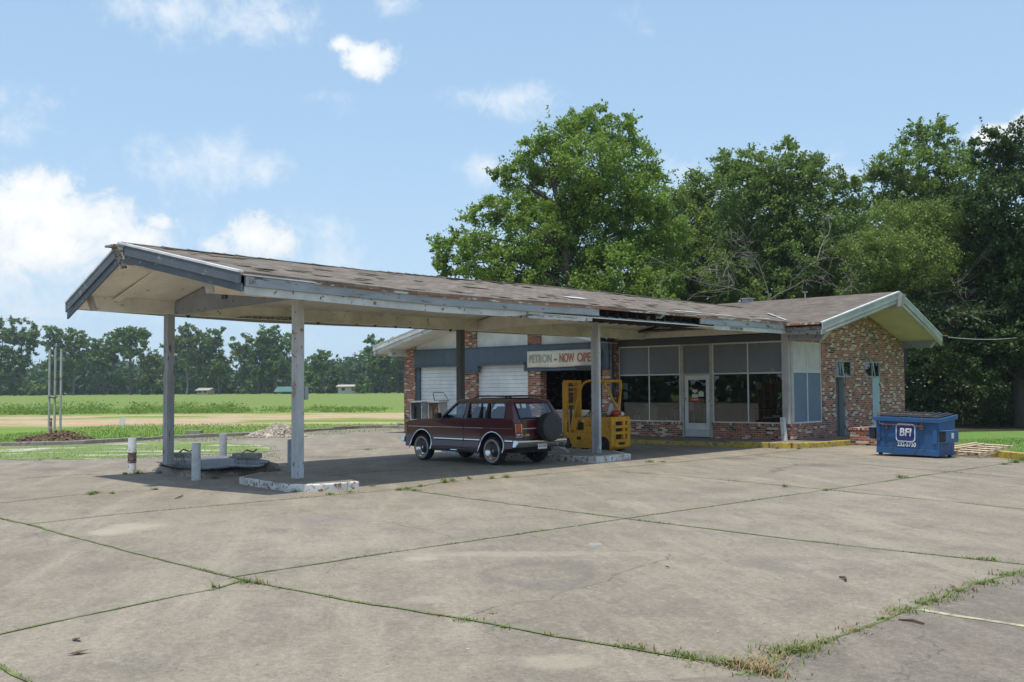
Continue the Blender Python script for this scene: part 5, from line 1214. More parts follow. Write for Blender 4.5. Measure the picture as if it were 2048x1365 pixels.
for k in range(3): 
    a = 2.15+k*.13; mb.box(sx_+.02,sx_+.10,sy_+.352*math.cos(a)-.02,sy_+.352*math.cos(a)+.02,sz_+.352*math.sin(a)-.006,sz_+.352*math.sin(a)+.012)
mb.tube([(-2.17,sy_+.1,.72),(-2.2,sy_,.9),(sx_,sy_,sz_)], .03, 6); build(mb, 'wheel_carrier', M['black_gloss'], CAR, **L)
mb = MB(); mb.tube([(-2.05,-.55,.40),(-2.22,-.62,.40),(-2.36,-.68,.36),(-2.46,-.72,.28)], .03, 8); build(mb, 'exhaust_pipe', M['post_grey'], CAR, smooth=True, **L)
for s in (1,-1): mb = MB(); mb.tube([(-.42,s*.53,1.622),(-.55,s*.53,1.665),(-1.0,s*.53,1.675),(-1.70,s*.53,1.66),(-1.80,s*.53,1.612)], .016, 6); build(mb, 'roof_rail', M['black'], CAR, **L)
mb = MB()
for x in (-.62,-1.55): mb.tube([(x,-.53,1.665),(x,.53,1.665)], .014, 6)
for k in range(9): mb.box(-1.75,-.5,-.42+.1*k,-.405+.1*k,1.612,1.630)
build(mb, 'roof_rack_bar', M['black'], CAR, **L)
mb = MB(); mb.box(-2.02,.62,-.69,.69,1.085,1.128); mb.box(.42,.72,-.66,.66,1.125,1.19); build(mb, 'cabin_floor', seatm, CAR, **L)
for s in (1,-1):
    mb = MB(); mb.hexa([(-.45,s*.38-.22,1.12),(-.28,s*.38-.22,1.12),(-.28,s*.38+.22,1.12),(-.45,s*.38+.22,1.12),(-.52,s*.38-.16,1.40),(-.42,s*.38-.16,1.40),(-.42,s*.38+.16,1.40),(-.52,s*.38+.16,1.40)]); build(mb, 'front_seat', seatm, CAR, bevel=.03, **L)
    mb = MB(); mb.hexa([(-1.18,s*.36-.28,1.12),(-1.02,s*.36-.28,1.12),(-1.02,s*.36+.28,1.12),(-1.18,s*.36+.28,1.12),(-1.24,s*.36-.24,1.36),(-1.16,s*.36-.24,1.36),(-1.16,s*.36+.24,1.36),(-1.24,s*.36+.24,1.36)]); build(mb, 'rear_seat', seatm, CAR, bevel=.03, **L)
mb = MB(); mb.tube([(.20+.19*math.cos(a)*.35, .38+.19*math.sin(a), 1.22+.17*math.cos(a)) for a in np.linspace(0, 2*PI, 22)], .014, 6); build(mb, 'steering_wheel', M['black'], CAR, **L)

# give the slab sides their curve: fullest at the waist, tucked in towards sill and belt
import bmesh
def side_y(z): return -.055*((z-.70)/.40)**2 if z > .70 else -.075*((.70-z)/.34)**2
for o in CAR.children_recursive:
    if o.type != 'MESH': continue
    nm = o.name.split('.')[0]; par = o.parent.name.split('.')[0]
    if nm in ('wheel','wheel_well','mud_flap','spare_wheel_cover') or par == 'wheel': continue
    bm = bmesh.new(); bm.from_mesh(o.data)
    if nm in ('body','front_door','rear_door'):
        for z in (.44,.50,.56,.62,.68,.74,.80,.86,.92,.98,1.04): bmesh.ops.bisect_plane(bm, geom=bm.verts[:]+bm.edges[:]+bm.faces[:], plane_co=(0,0,z), plane_no=(0,0,1))
    for v in bm.verts:
        if abs(v.co.y) > .74 and .30 < v.co.z < 1.30: v.co.y += math.copysign(side_y(min(v.co.z,1.10)), v.co.y)
    bm.to_mesh(o.data); bm.free()
    if nm in ('body','front_door','rear_door'):
        o.data.polygons.foreach_set('use_smooth', [True]*len(o.data.polygons)); o.data.set_sharp_from_angle(angle=.6)
        for md in o.modifiers: md.harden_normals = True
# ------------------------------------------------------------------ the forklift (local x forward towards the mast, y left)
FK = thing('forklift', 'yellow worn forklift truck parked behind the second island', 'forklift', (-18.15, 23.58, .004), PI, None, 1.0)
M['fork_yellow'] = worn('chipped yellow machine paint', (.66,.315,.010), under=(.13,.07,.03), amount=.32, scale=4.5, dirt=(.26,.13,.02), dirt_amt=.45, rough=.5, src='Object')
fy = M['fork_yellow']
mb = MB(); mb.prism([(-.32,.10),(.50,.10),(.60,.22),(.66,.40),(.80,.47),(.80,.53),(-.32,.53)], 'y', -.44, .44); build(mb, 'chassis', fy, FK, bevel=.015, **L)
mb = MB(); mb.box(.22,.36,.441,.446,.33,.42); build(mb, 'step_hole', M['black'], FK, **L)
mb = MB(); mb.box(-.36,.14,-.42,.42,.532,.97); hood = build(mb, 'engine_hood', fy, FK, bevel=.02, **L)
mb = MB(); mb.box(-.36,.13,.421,.424,.742,.748); mb.box(-.20,-.196,.421,.424,.55,.95); build(mb, 'panel_gap', M['black'], hood, **L)
text_mesh('E H', .07, 'lettering', M['black'], hood, frame_matrix((-.06,.4245,.83), (-1,0,0), (0,0,1)), .001)
mb = MB(); mb.box(.14,.55,-.38,.38,.532,.60); mb.prism([(.42,.60),(.60,.60),(.52,.93),(.34,.97),(.14,.97),(.14,.90),(.34,.88)], 'y', .36, .42); mb.prism([(.42,.60),(.60,.60),(.52,.93),(.34,.97),(.14,.97),(.14,.90),(.34,.88)], 'y', -.42, -.36); mb.box(.14,.5,-.36,.36,.90,.93); build(mb, 'cowl', fy, FK, bevel=.006, **L)
mb = MB(); mb.box(.15,.45,-.34,.30,.602,.82); mb.tube([(.2,.3,.62),(.3,.34,.75),(.4,.32,.68)], .03, 7); mb.tube([(.18,.33,.8),(.28,.33,.66),(.42,.33,.7)], .018, 6); build(mb, 'hydraulics', plain('oily machinery', (.045,.035,.022), .5, .5, 12, src='Object'), FK, **L)
# counterweight with slotted rear and wheel arches
cwp = [(-.86,.20),(-.80,.07),(-.78,.08)]
cw = [(-.30,.10)] + arc(-.56,.20,.25,-.3,PI+.25,14)[::1] + [(-.84,.10),(-.87,.20),(-.87,.97),(-.30,.97)]
mb = MB(); mb.prism([(-.315,.12)] + arc(-.56,.20,.245,-.1,PI-.35,12) + [(-.80,.09),(-.86,.16),(-.875,.93),(-.84,.985),(-.37,.985),(-.37,.53),(-.315,.53)], 'y', .30, .45); mb.prism([(-.315,.12)] + arc(-.56,.20,.245,-.1,PI-.35,12) + [(-.80,.09),(-.86,.16),(-.875,.93),(-.84,.985),(-.37,.985),(-.37,.53),(-.315,.53)], 'y', -.45, -.30)
mb.prism([(-.80,.08),(-.87,.14),(-.88,.36),(-.80,.36)], 'y', -.299, .299); mb.prism([(-.80,.86),(-.879,.86),(-.84,.987),(-.372,.987),(-.372,.90)], 'y', -.299, .299)
for z0 in (.50,.67): mb.box(-.879,-.79,-.299,.299,z0,z0+.075)
mb.box(-.876,-.79,-.20,-.086,.361,.859); mb.box(-.876,-.79,.262,.299,.361,.859)
CWT = build(mb, 'counterweight', fy, FK, bevel=.012, **L)
mb = MB(); mb.box(-.78,-.40,-.28,.28,.30,.84); build(mb, 'radiator', M['black'], CWT, **L)
mb = MB(); mb.box(-.892,-.87,-.13,.12,.21,.28); build(mb, 'tow_slot', M['black'], CWT, **L)
for (x, y, r, w, nm) in ((.70,.34,.215,.16,'front_wheel'),(.70,-.34,.215,.16,'front_wheel'),(-.56,.33,.20,.15,'rear_wheel'),(-.56,-.33,.20,.15,'rear_wheel')):
    k = 1 if y > 0 else -1
    mb = MB(); mb.lathe([(-k*w/2,.05),(-k*w/2,r*.93),(-k*w*.4,r),(k*w*.4,r),(k*w/2,r*.93),(k*w/2,r*.72)], (x,y,r), 'y', 32); wv_ = build(mb, nm, tyre_m, FK, smooth=True, **L)
    mb = MB(); mb.lathe([(k*w*.50,r*.94),(k*w*.53,r*.90),(k*w*.53,r*.76),(k*w*.46,r*.72)], (x,y,r), 'y', 32)
    if nm == 'front_wheel': build(mb, 'pale_band', plain('dusty tyre wall', (.36,.35,.32), .8, .2, 10, src='Object'), wv_, smooth=True, **L)
    mb = MB(); mb.lathe([(k*w*.47,r*.73),(k*w*.25,r*.6),(k*w*.25,r*.3),(k*w*.42,r*.26),(k*w*.42,0)], (x,y,r), 'y', 24); build(mb, 'hub', M['black_gloss'], wv_, smooth=True, **L)
mb = MB()
for s in (1,-1): mb.box(.80,.93,s*.30-.045,s*.30+.045,.10,2.03); mb.box(.94,1.02,s*.25-.03,s*.25+.03,.12,1.98)
MA = build(mb, 'mast', fy, FK, bevel=.006, **L)
mb = MB()
for z, h in ((1.95,.08),(1.80,.05),(1.68,.03),(1.30,.06),(.5,.08)): mb.box(.81,.90,-.255,.255,z,z+h)
build(mb, 'mast_crossbar', fy, MA, bevel=.004, **L)
mb = MB(); mb.cyl((.86,.10,.3),(.86,.10,1.3),.035,n=10); mb.cyl((.86,.10,1.3),(.86,.10,1.95),.022,n=8)
for y in (-.12,-.02,.2): mb.tube([(.9,y,.4),(.9,y,1.9)], .012, 5)
mb.box(.83,.90,.02,.2,1.9,1.95); build(mb, 'lift_cylinder', plain('greasy steel', (.10,.075,.04), .45, .4, 9, src='Object'), MA, **L)
mb = MB(); mb.box(1.03,1.09,-.40,.40,.12,.20); mb.box(1.03,1.09,-.40,.40,.46,.54)
for s in (1,-1): mb.box(1.09,1.13,s*.25-.05,s*.25+.05,.08,.56); mb.box(1.09,1.95,s*.25-.05,s*.25+.05,.05,.085)
build(mb, 'fork', M['post_dark'], FK, bevel=.004, **L)
mb = MB()
for s in (1,-1):
    mb.tube([(.63,s*.40,.53),(.50,s*.40,1.0),(.27,s*.39,1.72),(.21,s*.385,1.86),(.12,s*.38,1.95),(-.02,s*.38,2.0),(-.30,s*.38,2.01),(-.60,s*.38,1.99)], .036, 8)
for x in (.0,-.18,-.36,-.55): mb.box(x-.015,x+.015,-.37,.37,1.985,2.02)
mb.tube([(-.60,-.40,1.99),(-.60,.40,1.99)], .034, 8)
mb.tube([(-.60,-.38,1.99),(-.635,-.36,1.90),(-.74,-.10,1.24),(-.75,-.06,1.16),(-.76,-.05,.98)], .034, 8); mb.tube([(-.60,.38,1.95),(-.70,.0,1.30),(-.75,-.06,1.16)], .030, 8)
build(mb, 'overhead_guard', fy, FK, smooth=True, **L)
mb = MB(); mb.box(-.50,-.10,-.22,.20,.972,1.08); seat = build(mb, 'seat', plain('cracked grey vinyl', (.10,.10,.10), .7, .2, 9, src='Object'), FK, bevel=.03, **L)
mb = MB(); mb.hexa([(-.60,-.24,1.02),(-.50,-.24,1.02),(-.50,.20,1.02),(-.60,.20,1.02),(-.66,-.20,1.38),(-.58,-.20,1.38),(-.58,.16,1.38),(-.66,.16,1.38)]); build(mb, 'backrest', plain('pale grey vinyl', (.44,.43,.41), .6, .12, 7, src='Object'), seat, bevel=.04, **L)
mb = MB(); mb.tube([(.10+.10*math.cos(a), .17*math.sin(a), 1.29+.10*math.cos(a)) for a in np.linspace(0,2*PI,20)], .014, 6); mb.tube([(.36,0,.95),(.10,0,1.29)], .022, 7)
for y in (-.2,-.26,-.32): mb.tube([(.30,y,.93),(.22,y,1.22)], .010, 5)
build(mb, 'steering_wheel', M['black_gloss'], FK, **L)
mb = MB(); mb.box(-.10,.12,.18,.34,.972,1.06); mb.box(.14,.24,.2,.36,.95,1.02); build(mb, 'battery', plain('grimy battery case', (.20,.21,.22), .6, .4, 9, src='Object'), FK, bevel=.01, **L)
mb = MB(); mb.tube([(-17.42,23.42,1.08),(-17.42,23.50,1.09),(-17.42,23.66,1.09),(-17.42,23.70,1.08)], [.05,.085,.085,.05], 14); single(mb, 'red_jug', plain('red plastic', (.42,.02,.02), .4, .15, 8), 'red plastic jug lying on the rear hood of the forklift', 'jug', (-17.42,23.55,.99), smooth=True)
mb = MB(); mb.tube([(-17.42,23.74,1.06),(-17.41,23.82,1.065),(-17.40,23.88,1.06)], [.05,.07,.03], 12); single(mb, 'white_rag', M['paper'], 'crumpled white rag next to the red jug on the forklift', 'rag', (-17.41,23.8,.99), smooth=True)
# ------------------------------------------------------------------ pump islands, pump remains, bollards
M['island_side'] = worn('chipped white island kerb', (.64,.64,.61), under=(.24,.12,.06), amount=.42, scale=3.4, dirt=(.30,.26,.22), dirt_amt=.6, rough=.85)
M['island_top'] = concrete_material('island concrete', .92)
def island(name, label, pts, h, cat='pump island', top=None, side=None):
    cx_ = sum(p[0] for p in pts)/len(pts); cy_ = sum(p[1] for p in pts)/len(pts)
    T = thing(name, label, cat, (cx_, cy_, 0))
    mb = MB(); mb.prism(pts, 'z', -.03, h-.006); build(mb, 'island_kerb', side or M['island_side'], T, bevel=.022)
    ins = [(cx_+(p[0]-cx_)*.955, cy_+(p[1]-cy_)*.955) for p in pts]; ins = [(p[0]+(q[0]-p[0])*.10, p[1]+(q[1]-p[1])*.10) for p, q in zip(pts, ins)]
    mb = MB(); mb.prism([(cx_+(p[0]-cx_)*.93, cy_+(p[1]-cy_)*.93) for p in pts], 'z', h-.03, h+.004); build(mb, 'island_top', top or M['island_top'], T)
    return T
def gp(l, z): return [tuple(G(x, y, z))[:2] for x, y in l]
island('pump_island', 'near pump island with chipped white kerb under the front canopy post', gp([(478,954),(573,968.5),(645,968),(719,962.5),(690,955),(600,943.5),(520,944)], .14), .14)
i2 = gp([(1194,914.5),(1262,907.5),(1232,901.5)], .15)
d2 = (Vector(i2[0]+(0,))-Vector(i2[1]+(0,))).normalized()
island('pump_island', 'second pump island with chipped white kerb between the car and the forklift', [i2[0], i2[1], i2[2], (-20.6,22.35), (-21.4,21.9), (-21.4,20.55), (-20.7,20.2)], .15)
PF = thing('broken_platform', 'broken concrete pump platform with a torn steel plate under the canopy', 'platform', (-20.2, 11.6, 0))
base = [(300,941),(345,950),(372,955),(410,954),(470,950),(520,944),(562,940),(556,931),(520,926),(470,921),(400,919),(330,926)]
bp_ = [G(x, y, .02) for x, y in base]; ctr = sum(bp_, Vector())/len(bp_); mb = MB(); n = 0
rows = []
for k, (s, z) in enumerate(((1.0,-.02),(.97,.05),(.90,.115),(.80,.15))):
    row = []
    for i, p in enumerate(bp_):
        q = bp_[(i+1) % len(bp_)]
        for u in (0,.33,.66):
            c = p.lerp(q, u); v = ctr+(c-ctr)*(s+random.uniform(-.025,.025)); row.append((v.x, v.y, z+random.uniform(-.02,.02)*(k > 0)))
    rows.append(row)
m = len(rows[0])
for r in rows: mb.v += r
for k in range(3):
    for i in range(m): mb.f.append((k*m+i, k*m+(i+1)%m, (k+1)*m+(i+1)%m, (k+1)*m+i))
mb.f.append(tuple(3*m+i for i in range(m)))
build(mb, 'broken_slab', worn('crumbled concrete', (.27,.245,.205), under=(.13,.085,.055), amount=.45, scale=6, dirt=(.10,.08,.06), dirt_amt=.8, rough=.95), PF)
pl = [G(x, y, .20) for x, y in ((313,924),(345,932),(412,936.5),(470,933),(535,927),(540,921),(500,915),(440,912),(380,914))]
mb = MB(); mb.v = [(p.x,p.y,.165+.02*random.random()) for p in pl]+[(p.x,p.y,.205+.015*math.sin(i*2.2)) for i, p in enumerate(pl)]; m = len(pl)
mb.f = [tuple(range(m))[::-1], tuple(range(m,2*m))]+[(i,(i+1)%m,m+(i+1)%m,m+i) for i in range(m)]
build(mb, 'steel_plate', worn('weathered blue grey steel plate', (.15,.165,.18), under=(.13,.065,.03), amount=.42, scale=3, dirt=(.09,.09,.09), dirt_amt=.6), PF)
def pump_remains(pxl, pxr, ytop, ybot, label, nleg, group_legs):
    a, b = G(pxl, ybot, .2), G(pxr, ybot+.6, .2); d = (b-a); L_ = d.length; d.normalize(); nn = Vector((-d.y, d.x, 0))
    T = thing('pump_remains', label, 'pump remains', tuple((a+b)/2))
    mid = (a+b)/2; dist = mid.dot(FW); hz = (ybot-ytop)*dist/2065
    def bx(mb, u0, u1, v0, v1, z0, z1):
        lo = [a+d*u0+nn*v0, a+d*u1+nn*v0, a+d*u1+nn*v1, a+d*u0+nn*v1]; mb.hexa([(p.x,p.y,z0) for p in lo]+[(p.x,p.y,z1) for p in lo])
    mb = MB(); bx(mb, -.02, L_+.02, -.10, .10, .2+hz*.58, .2+hz*.98); build(mb, 'pipe_box', worn('rusting grey pump casing', (.29,.31,.31), under=(.20,.09,.04), amount=.37, scale=6, dirt=(.14,.10,.07), dirt_amt=.6), T, bevel=.008)
    mb = MB()
    for k in range(6): c = a+d*(L_*(.08+.168*k))-nn*.101; mb.cyl(c+Vector((0,0,.2+hz*.78-.2)), c-nn*.012+Vector((0,0,.2+hz*.78-.2)), .018, n=10)
    build(mb, 'bolt', M['rust'], T)
    mb = MB()
    for k in range(nleg):
        u = L_*(.06+.88*k/(nleg-1))
        if group_legs and k % 4 == 3: continue
        for v in (-.06,.06):
            c = a+d*u+nn*v; mb.cyl((c.x,c.y,.16),(c.x,c.y,.2+hz*.6), .013, n=7)
        bx(mb, u-.03, u+.03, -.07, -.055, .2+hz*.30, .2+hz*.36)
    build(mb, 'pipe', M['post_grey'], T)
    mb = MB(); bx(mb, -.06, L_+.06, -.13, .13, .195, .225); build(mb, 'base_plate', M['post_grey'], T)
    mb = MB(); c = a+d*L_*.3; mb.tube([c+Vector((0,0,hz)), c+d*.1+Vector((0,0,hz+.06)), c+d*.24+nn*.03+Vector((0,0,hz+.02)), c+d*.34+Vector((0,0,hz+.07))], .02, 6); c = a+d*(L_ if group_legs else 0); s = 1 if group_legs else -1
    mb.tube([c+Vector((0,0,hz*.72)), c+d*s*.14+Vector((0,0,hz*.62))], .016, 6); build(mb, 'broken_pipe', M['rust'], T)
pump_remains(347, 386, 905, 929.5, 'left stub of a removed fuel pump on the broken platform, behind a white bollard', 11, True)
pump_remains(470, 518, 906, 931.5, 'right stub of a removed fuel pump with a row of pipes on the broken platform', 12, False)
def bollard(px, pyb, pyt, w, mat, label, band=False):
    p = G(px, pyb); D = p.dot(FW); h = (pyb-pyt)*D/2065; r = w*D/2065/2
    T = thing('bollard', label, 'bollard', tuple(p), group='white bollards around the pump platform')
    mb = MB(); mb.lathe([(-.02,r),(h-.01,r),(h,r*.96),(h,r*.82),(h-.02,r*.80),(h-.025,0)], p, 'z', 26); build(mb, 'pipe', mat, T, smooth=True)
    if band:
        mb = MB(); mb.lathe([(h*.24,r*1.01),(h*.25,r*1.04),(h*.56,r*1.04),(h*.57,r*1.01)], p, 'z', 26); build(mb, 'rusty_wrap', worn('rusty torn tape', (.10,.055,.035), under=(.45,.42,.40), amount=.40, scale=9, stretch=(.4,.4,2.2), dirt=(.04,.025,.02), dirt_amt=.7), T, smooth=True)
mw = worn('white bollard paint', (.58,.60,.61), under=(.20,.12,.08), amount=.29, scale=6, dirt=(.42,.35,.26), dirt_amt=.45); mg = worn('greying bollard paint', (.34,.38,.41), under=(.22,.12,.07), amount=.34, scale=7, dirt=(.24,.22,.20), dirt_amt=.55)
bollard(264, 942, 877.5, 16, mw, 'leftmost white bollard, wrapped in a rusty band', True); bollard(392, 961, 887, 17.5, mw, 'cleanest and nearest white bollard, in front of the left pump stub'); bollard(446, 920, 869, 14.5, mg, 'grey bollard standing furthest back, behind the pump platform'); bollard(582, 944, 880, 14, mg, 'grey bollard half hidden behind the front canopy post')

# ------------------------------------------------------------------ gutted fuel dispensers in front of the bays
M['case'] = worn('dented grey pump cabinet', (.34,.35,.345), under=(.18,.14,.10), amount=.33, scale=5, dirt=(.22,.2,.17), dirt_amt=.5); M['rusty_in'] = plain('rusty pump innards', (.15,.09,.055), .8, .5, 9)
def dispenser(pxl, pxr, label, dark, rack):
    Y = 27.2; x0, x1 = onY(pxl, 820, Y).x, onY(pxr, 820, Y).x; T = thing('fuel_dispenser', label, 'fuel dispenser', ((x0+x1)/2, Y+.22, 0), group='gutted fuel dispensers by the bays')
    mb = MB(); mb.box(x0,x0+.03,Y,Y+.45,.0,1.28); mb.box(x1-.03,x1,Y,Y+.45,.0,1.30); mb.box(x0+.03,x1-.03,Y+.40,Y+.45,.0,1.28); mb.box(x0+.031,x1-.031,Y+.005,Y+.395,.58,.64); mb.box(x0+.031,x1-.031,Y+.06,Y+.395,.0,.35); build(mb, 'cabinet', M['case'], T, bevel=.006)
    mb = MB(); mb.box(x0-.03,x1+.03,Y-.03,Y+.48,1.302,1.35); build(mb, 'cabinet_top', M['case'], T, bevel=.006)
    mb = MB(); mb.box(x0+.04,x1-.04,Y+.10,Y+.36,.645,1.26); mb.box(x0+.08,x0+.2,Y+.04,Y+.1,.70,1.15); mb.cyl((x1-.18,Y+.1,1.0),(x1-.18,Y+.03,1.0),.07,n=14); mb.cyl((x1-.18,Y+.1,.78),(x1-.18,Y+.05,.78),.05,n=12); build(mb, 'register', M['black_gloss'] if dark else M['rusty_in'], T)
    mb = MB(); mb.tube([(x0+.1,Y+.03,.1),(x0+.16,Y+.03,.4),(x0+.14,Y+.03,.58)], .03, 7); mb.tube([(x1-.1,Y+.03,.1),(x1-.2,Y+.03,.35),(x1-.12,Y+.03,.58)], .03, 7); build(mb, 'pipe', M['rusty_in'], T)
    if rack:
        mb = MB(); p = [(x0+.05,Y+.3,1.36),(x0-.02,Y+.28,1.66),(x0+.02,Y+.28,1.69),(x1+.0,Y+.25,1.68),(x1+.04,Y+.25,1.64),(x1+.22,Y+.3,1.37)]; mb.tube(p+[p[0]], .016, 7); build(mb, 'hose_rack', M['black_gloss'], T)
dispenser(820, 843, 'left gutted fuel dispenser with a dark register', True, False); dispenser(856, 878, 'right gutted fuel dispenser with rusty innards and a black rack on top', False, True)
RB = G(800,856.5); mb = MB()
for k in range(12): 
    x, y = RB.x+random.uniform(-.3,.3), RB.y+random.uniform(-.2,.2); r = random.uniform(.06,.13); mb.lathe([(0,0)]+[(r*(1-math.cos(a))*1.1, r*math.sin(a)*random.uniform(.8,1.1)) for a in (.5,1,1.5,2,2.6)]+[(r*2,0)], (x,y,0), 'z', 8)
single(mb, 'rubble_heap', M['kerb'], 'little heap of grey rubble at the corner of the bays', 'rubble', tuple(RB))

# ------------------------------------------------------------------ dumpster
DA = G(1752,911.5); DB = G(1878,917.5); dd = (DB-DA); DL = dd.length; drz = math.atan2(dd.y, dd.x)
DU = thing('dumpster', 'blue steel dumpster lettered BFI with black lids beside the brick planter', 'dumpster', tuple(DA+dd/2+Vector((0,0,.012))), drz); DU.rotation_euler = (0, .024, drz)
M['blue'] = worn('scuffed blue dumpster paint', (.026,.095,.235), under=(.05,.05,.06), amount=.34, scale=2.3, stretch=(1,1,.45), dirt=(.055,.13,.26), dirt_amt=.6, rough=.5, src='Object')
h = DL/2; Dp = .80
mb = MB(); mb.hexa([(-h,.03,.06),(h,.03,.06),(h,Dp,.06),(-h,Dp,.06),(-h,0,.98),(h,0,.98),(h,Dp+.05,1.06),(-h,Dp+.05,1.06)]); build(mb, 'bin_body', M['blue'], DU, bevel=.012, **L)
mb = MB(); mb.hexa([(-h-.05,-.05,.875),(h+.05,-.05,.875),(h+.05,.01,.875),(-h-.05,.01,.875),(-h-.05,-.05,.985),(h+.05,-.05,.985),(h+.05,.01,.99),(-h-.05,.01,.99)])
for s in (1,-1): mb.hexa([(s*(h+.001),.012,.88),(s*(h+.05),.012,.88),(s*(h+.05),Dp+.1,.96),(s*(h+.001),Dp+.1,.96),(s*(h+.001),.012,.99),(s*(h+.05),.012,.99),(s*(h+.05),Dp+.1,1.075),(s*(h+.001),Dp+.1,1.075)] if s > 0 else [(-(h+.05),.012,.88),(-(h+.001),.012,.88),(-(h+.001),Dp+.1,.96),(-(h+.05),Dp+.1,.96),(-(h+.05),.012,.99),(-(h+.001),.012,.99),(-(h+.001),Dp+.1,1.075),(-(h+.05),Dp+.1,1.075)])
build(mb, 'rim', M['blue'], DU, bevel=.008, **L)
mb = MB(); mb.box(-h+.01,h-.01,.0,.06,.05,.20); mb.box(-.62,-.60,-.012,.03,.2,.87); mb.box(.28,.30,-.008,.03,.2,.87); build(mb, 'skirt', M['blue'], DU, bevel=.006, **L)
lid = plain('black plastic lid', (.016,.017,.019), .6, .2, 6, src='Object')
for (a, b) in ((-h+.02,-.02),(.02,h-.02)):
    mb = MB(); mb.hexa([(a,.02,1.0),(b,.02,1.0),(b,Dp+.03,1.08),(a,Dp+.03,1.08),(a,.02,1.02),(b,.02,1.02),(b,Dp+.03,1.10),(a,Dp+.03,1.10)])
    for k in range(4):
        u = a+(b-a)*(.14+.24*k); mb.hexa([(u-.045,.08,1.026),(u+.045,.08,1.026),(u+.045,Dp-.05,1.095),(u-.045,Dp-.05,1.095),(u-.03,.10,1.055),(u+.03,.10,1.055),(u+.03,Dp-.08,1.125),(u-.03,Dp-.08,1.125)])
    build(mb, 'lid', lid, DU, bevel=.004, **L)
for s in (1,-1):
    x0, x1 = (h, h+.20) if s > 0 else (-h-.20, -h)
    mb = MB(); mb.hexa([(x0,-.02 if s>0 else .0,.38),(x1,-.02,.40),(x1,.62,.40),(x0,.62,.38),(x0,-.02,.405),(x1,-.02,.43),(x1,.62,.43),(x0,.62,.405)] if s > 0 else [(x0,-.02,.40),(x1,-.02,.38),(x1,.62,.38),(x0,.62,.40),(x0,-.02,.43),(x1,-.02,.405),(x1,.62,.405),(x0,.62,.43)])
    mb.box(x0,x1,-.02,.62,.675,.70); mb.box(x1-.02 if s > 0 else x0, x1 if s > 0 else x0+.02, -.018,.618,.431,.674); build(mb, 'fork_pocket', M['blue'], DU, bevel=.006, **L)
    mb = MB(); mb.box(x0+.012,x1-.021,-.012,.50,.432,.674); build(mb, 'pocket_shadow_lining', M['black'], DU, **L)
    mb = MB(); mb.box(s*h-.16 if s > 0 else -h+.02, s*h-.04 if s > 0 else -h+.12, -.012,.002,.36,.78); build(mb, 'corner_patch', M['blue'], DU, bevel=.004, **L)
mb = MB(); mb.tube([(-h+.02,-.02,1.075),(h-.18,-.02,1.07)], .013, 7); mb.tube([(-.72,-.02,1.07),(-.74,-.06,.92),(-.70,-.06,.80),(-.5,-.06,.78)], .013, 6); mb.tube([(.42,-.02,1.07),(.43,-.06,.92),(.43,-.06,.78)], .013, 6); mb.tube([(-.6,-.06,.79),(.45,-.06,.78)], .012, 6); mb.box(.36,.47,-.06,.0,.70,.80); mb.box(-.56,-.50,-.06,.0,.68,.80); build(mb, 'lid_bar', M['dark_rust'], DU, **L)
def rrect(cx_, cz, w, hh, r, n=6):
    o_ = []
    for (sx, sz, a0) in ((1,1,0),(-1,1,PI/2),(-1,-1,PI),(1,-1,1.5*PI)):
        for i in range(n+1): a = a0+PI/2*i/n; o_.append((cx_+sx*(w/2-r)+r*math.cos(a), cz+sz*(hh/2-r)+r*math.sin(a)))
    return o_
mb = MB(); mb.prism(rrect(-.03,.60,.52,.45,.09), 'y', -.008, .03); lg = build(mb, 'logo_border', M['white_text'], DU, **L)
mb = MB(); mb.prism(rrect(-.03,.60,.475,.405,.075), 'y', -.011, .0); build(mb, 'logo_field', plain('dark blue logo field', (.012,.03,.16), .5, .1, 6, src='Object'), lg, **L)
text_mesh('BFI', .275, 'lettering', M['white_text'], lg, frame_matrix((-.035,-.014,.605), (1,0,0), (0,0,1)), .003, sx=.92, bold=.007, shear=.12)
text_mesh('232-5730', .155, 'lettering', M['white_text'], DU, frame_matrix((-.01,.012,.30), (1,0,0), (0,0,1)), .006, sx=.84, bold=.002)
mb = MB(); mb.box(h+.201,h+.204,.24,.36,.50,.64); build(mb, 'notice', M['paper'], DU, **L)
mb = MB(); mb.box(h-.10,h-.02,.10,.16,.0,.055); mb.box(-h+.02,-h+.1,.10,.16,.0,.055); mb.box(h-.10,h-.02,Dp-.16,Dp-.10,.0,.055); mb.box(-h+.02,-h+.1,Dp-.16,Dp-.10,.0,.055); build(mb, 'caster_foot', M['black'], DU, **L)

# ------------------------------------------------------------------ wooden pallet slumped against the lawn kerb
wd_ = plain('raw pallet wood', (.48,.37,.25), .85, .25, 5, stretch=(1,1,4), bump=.3, src='Object')
pa, pb, pc = G(1905,913), G(1961,917), G(1980,890,.24)
PA = thing('wooden_pallet', 'pale wooden pallet leaning on the yellow lawn kerb by the dumpster', 'pallet', tuple(pa))
ux = (pb-pa); W_ = ux.length; ux.normalize(); vy = (pc-pb); vy = vy-ux*vy.dot(ux); D_ = 1.0; vy.normalize(); nz_ = ux.cross(vy)
if nz_.z < 0: nz_ = -nz_
def pbox(mb, u0,u1,v0,v1,w0,w1):
    lo = [pa+ux*u+vy*v+nz_*w0 for u, v in ((u0,v0),(u1,v0),(u1,v1),(u0,v1))]; mb.hexa([tuple(p) for p in lo]+[tuple(p+nz_*(w1-w0)) for p in lo])
for u in (0, W_*.5-.02, W_-.04): mb = MB(); pbox(mb, u, u+.04, -.03, D_+.18, .02, .11); build(mb, 'runner', wd_, PA, bevel=.003)
for k in range(5): mb = MB(); v = .02+k*.235; pbox(mb, -.01, W_+.01, v, v+.095, .111, .131); build(mb, 'deck_board', wd_, PA, bevel=.002)
mb = MB(); pbox(mb, -.35,.22,.0,.09,.133,.153); pbox(mb, -.38,.15,.28,.37,.133,.153)
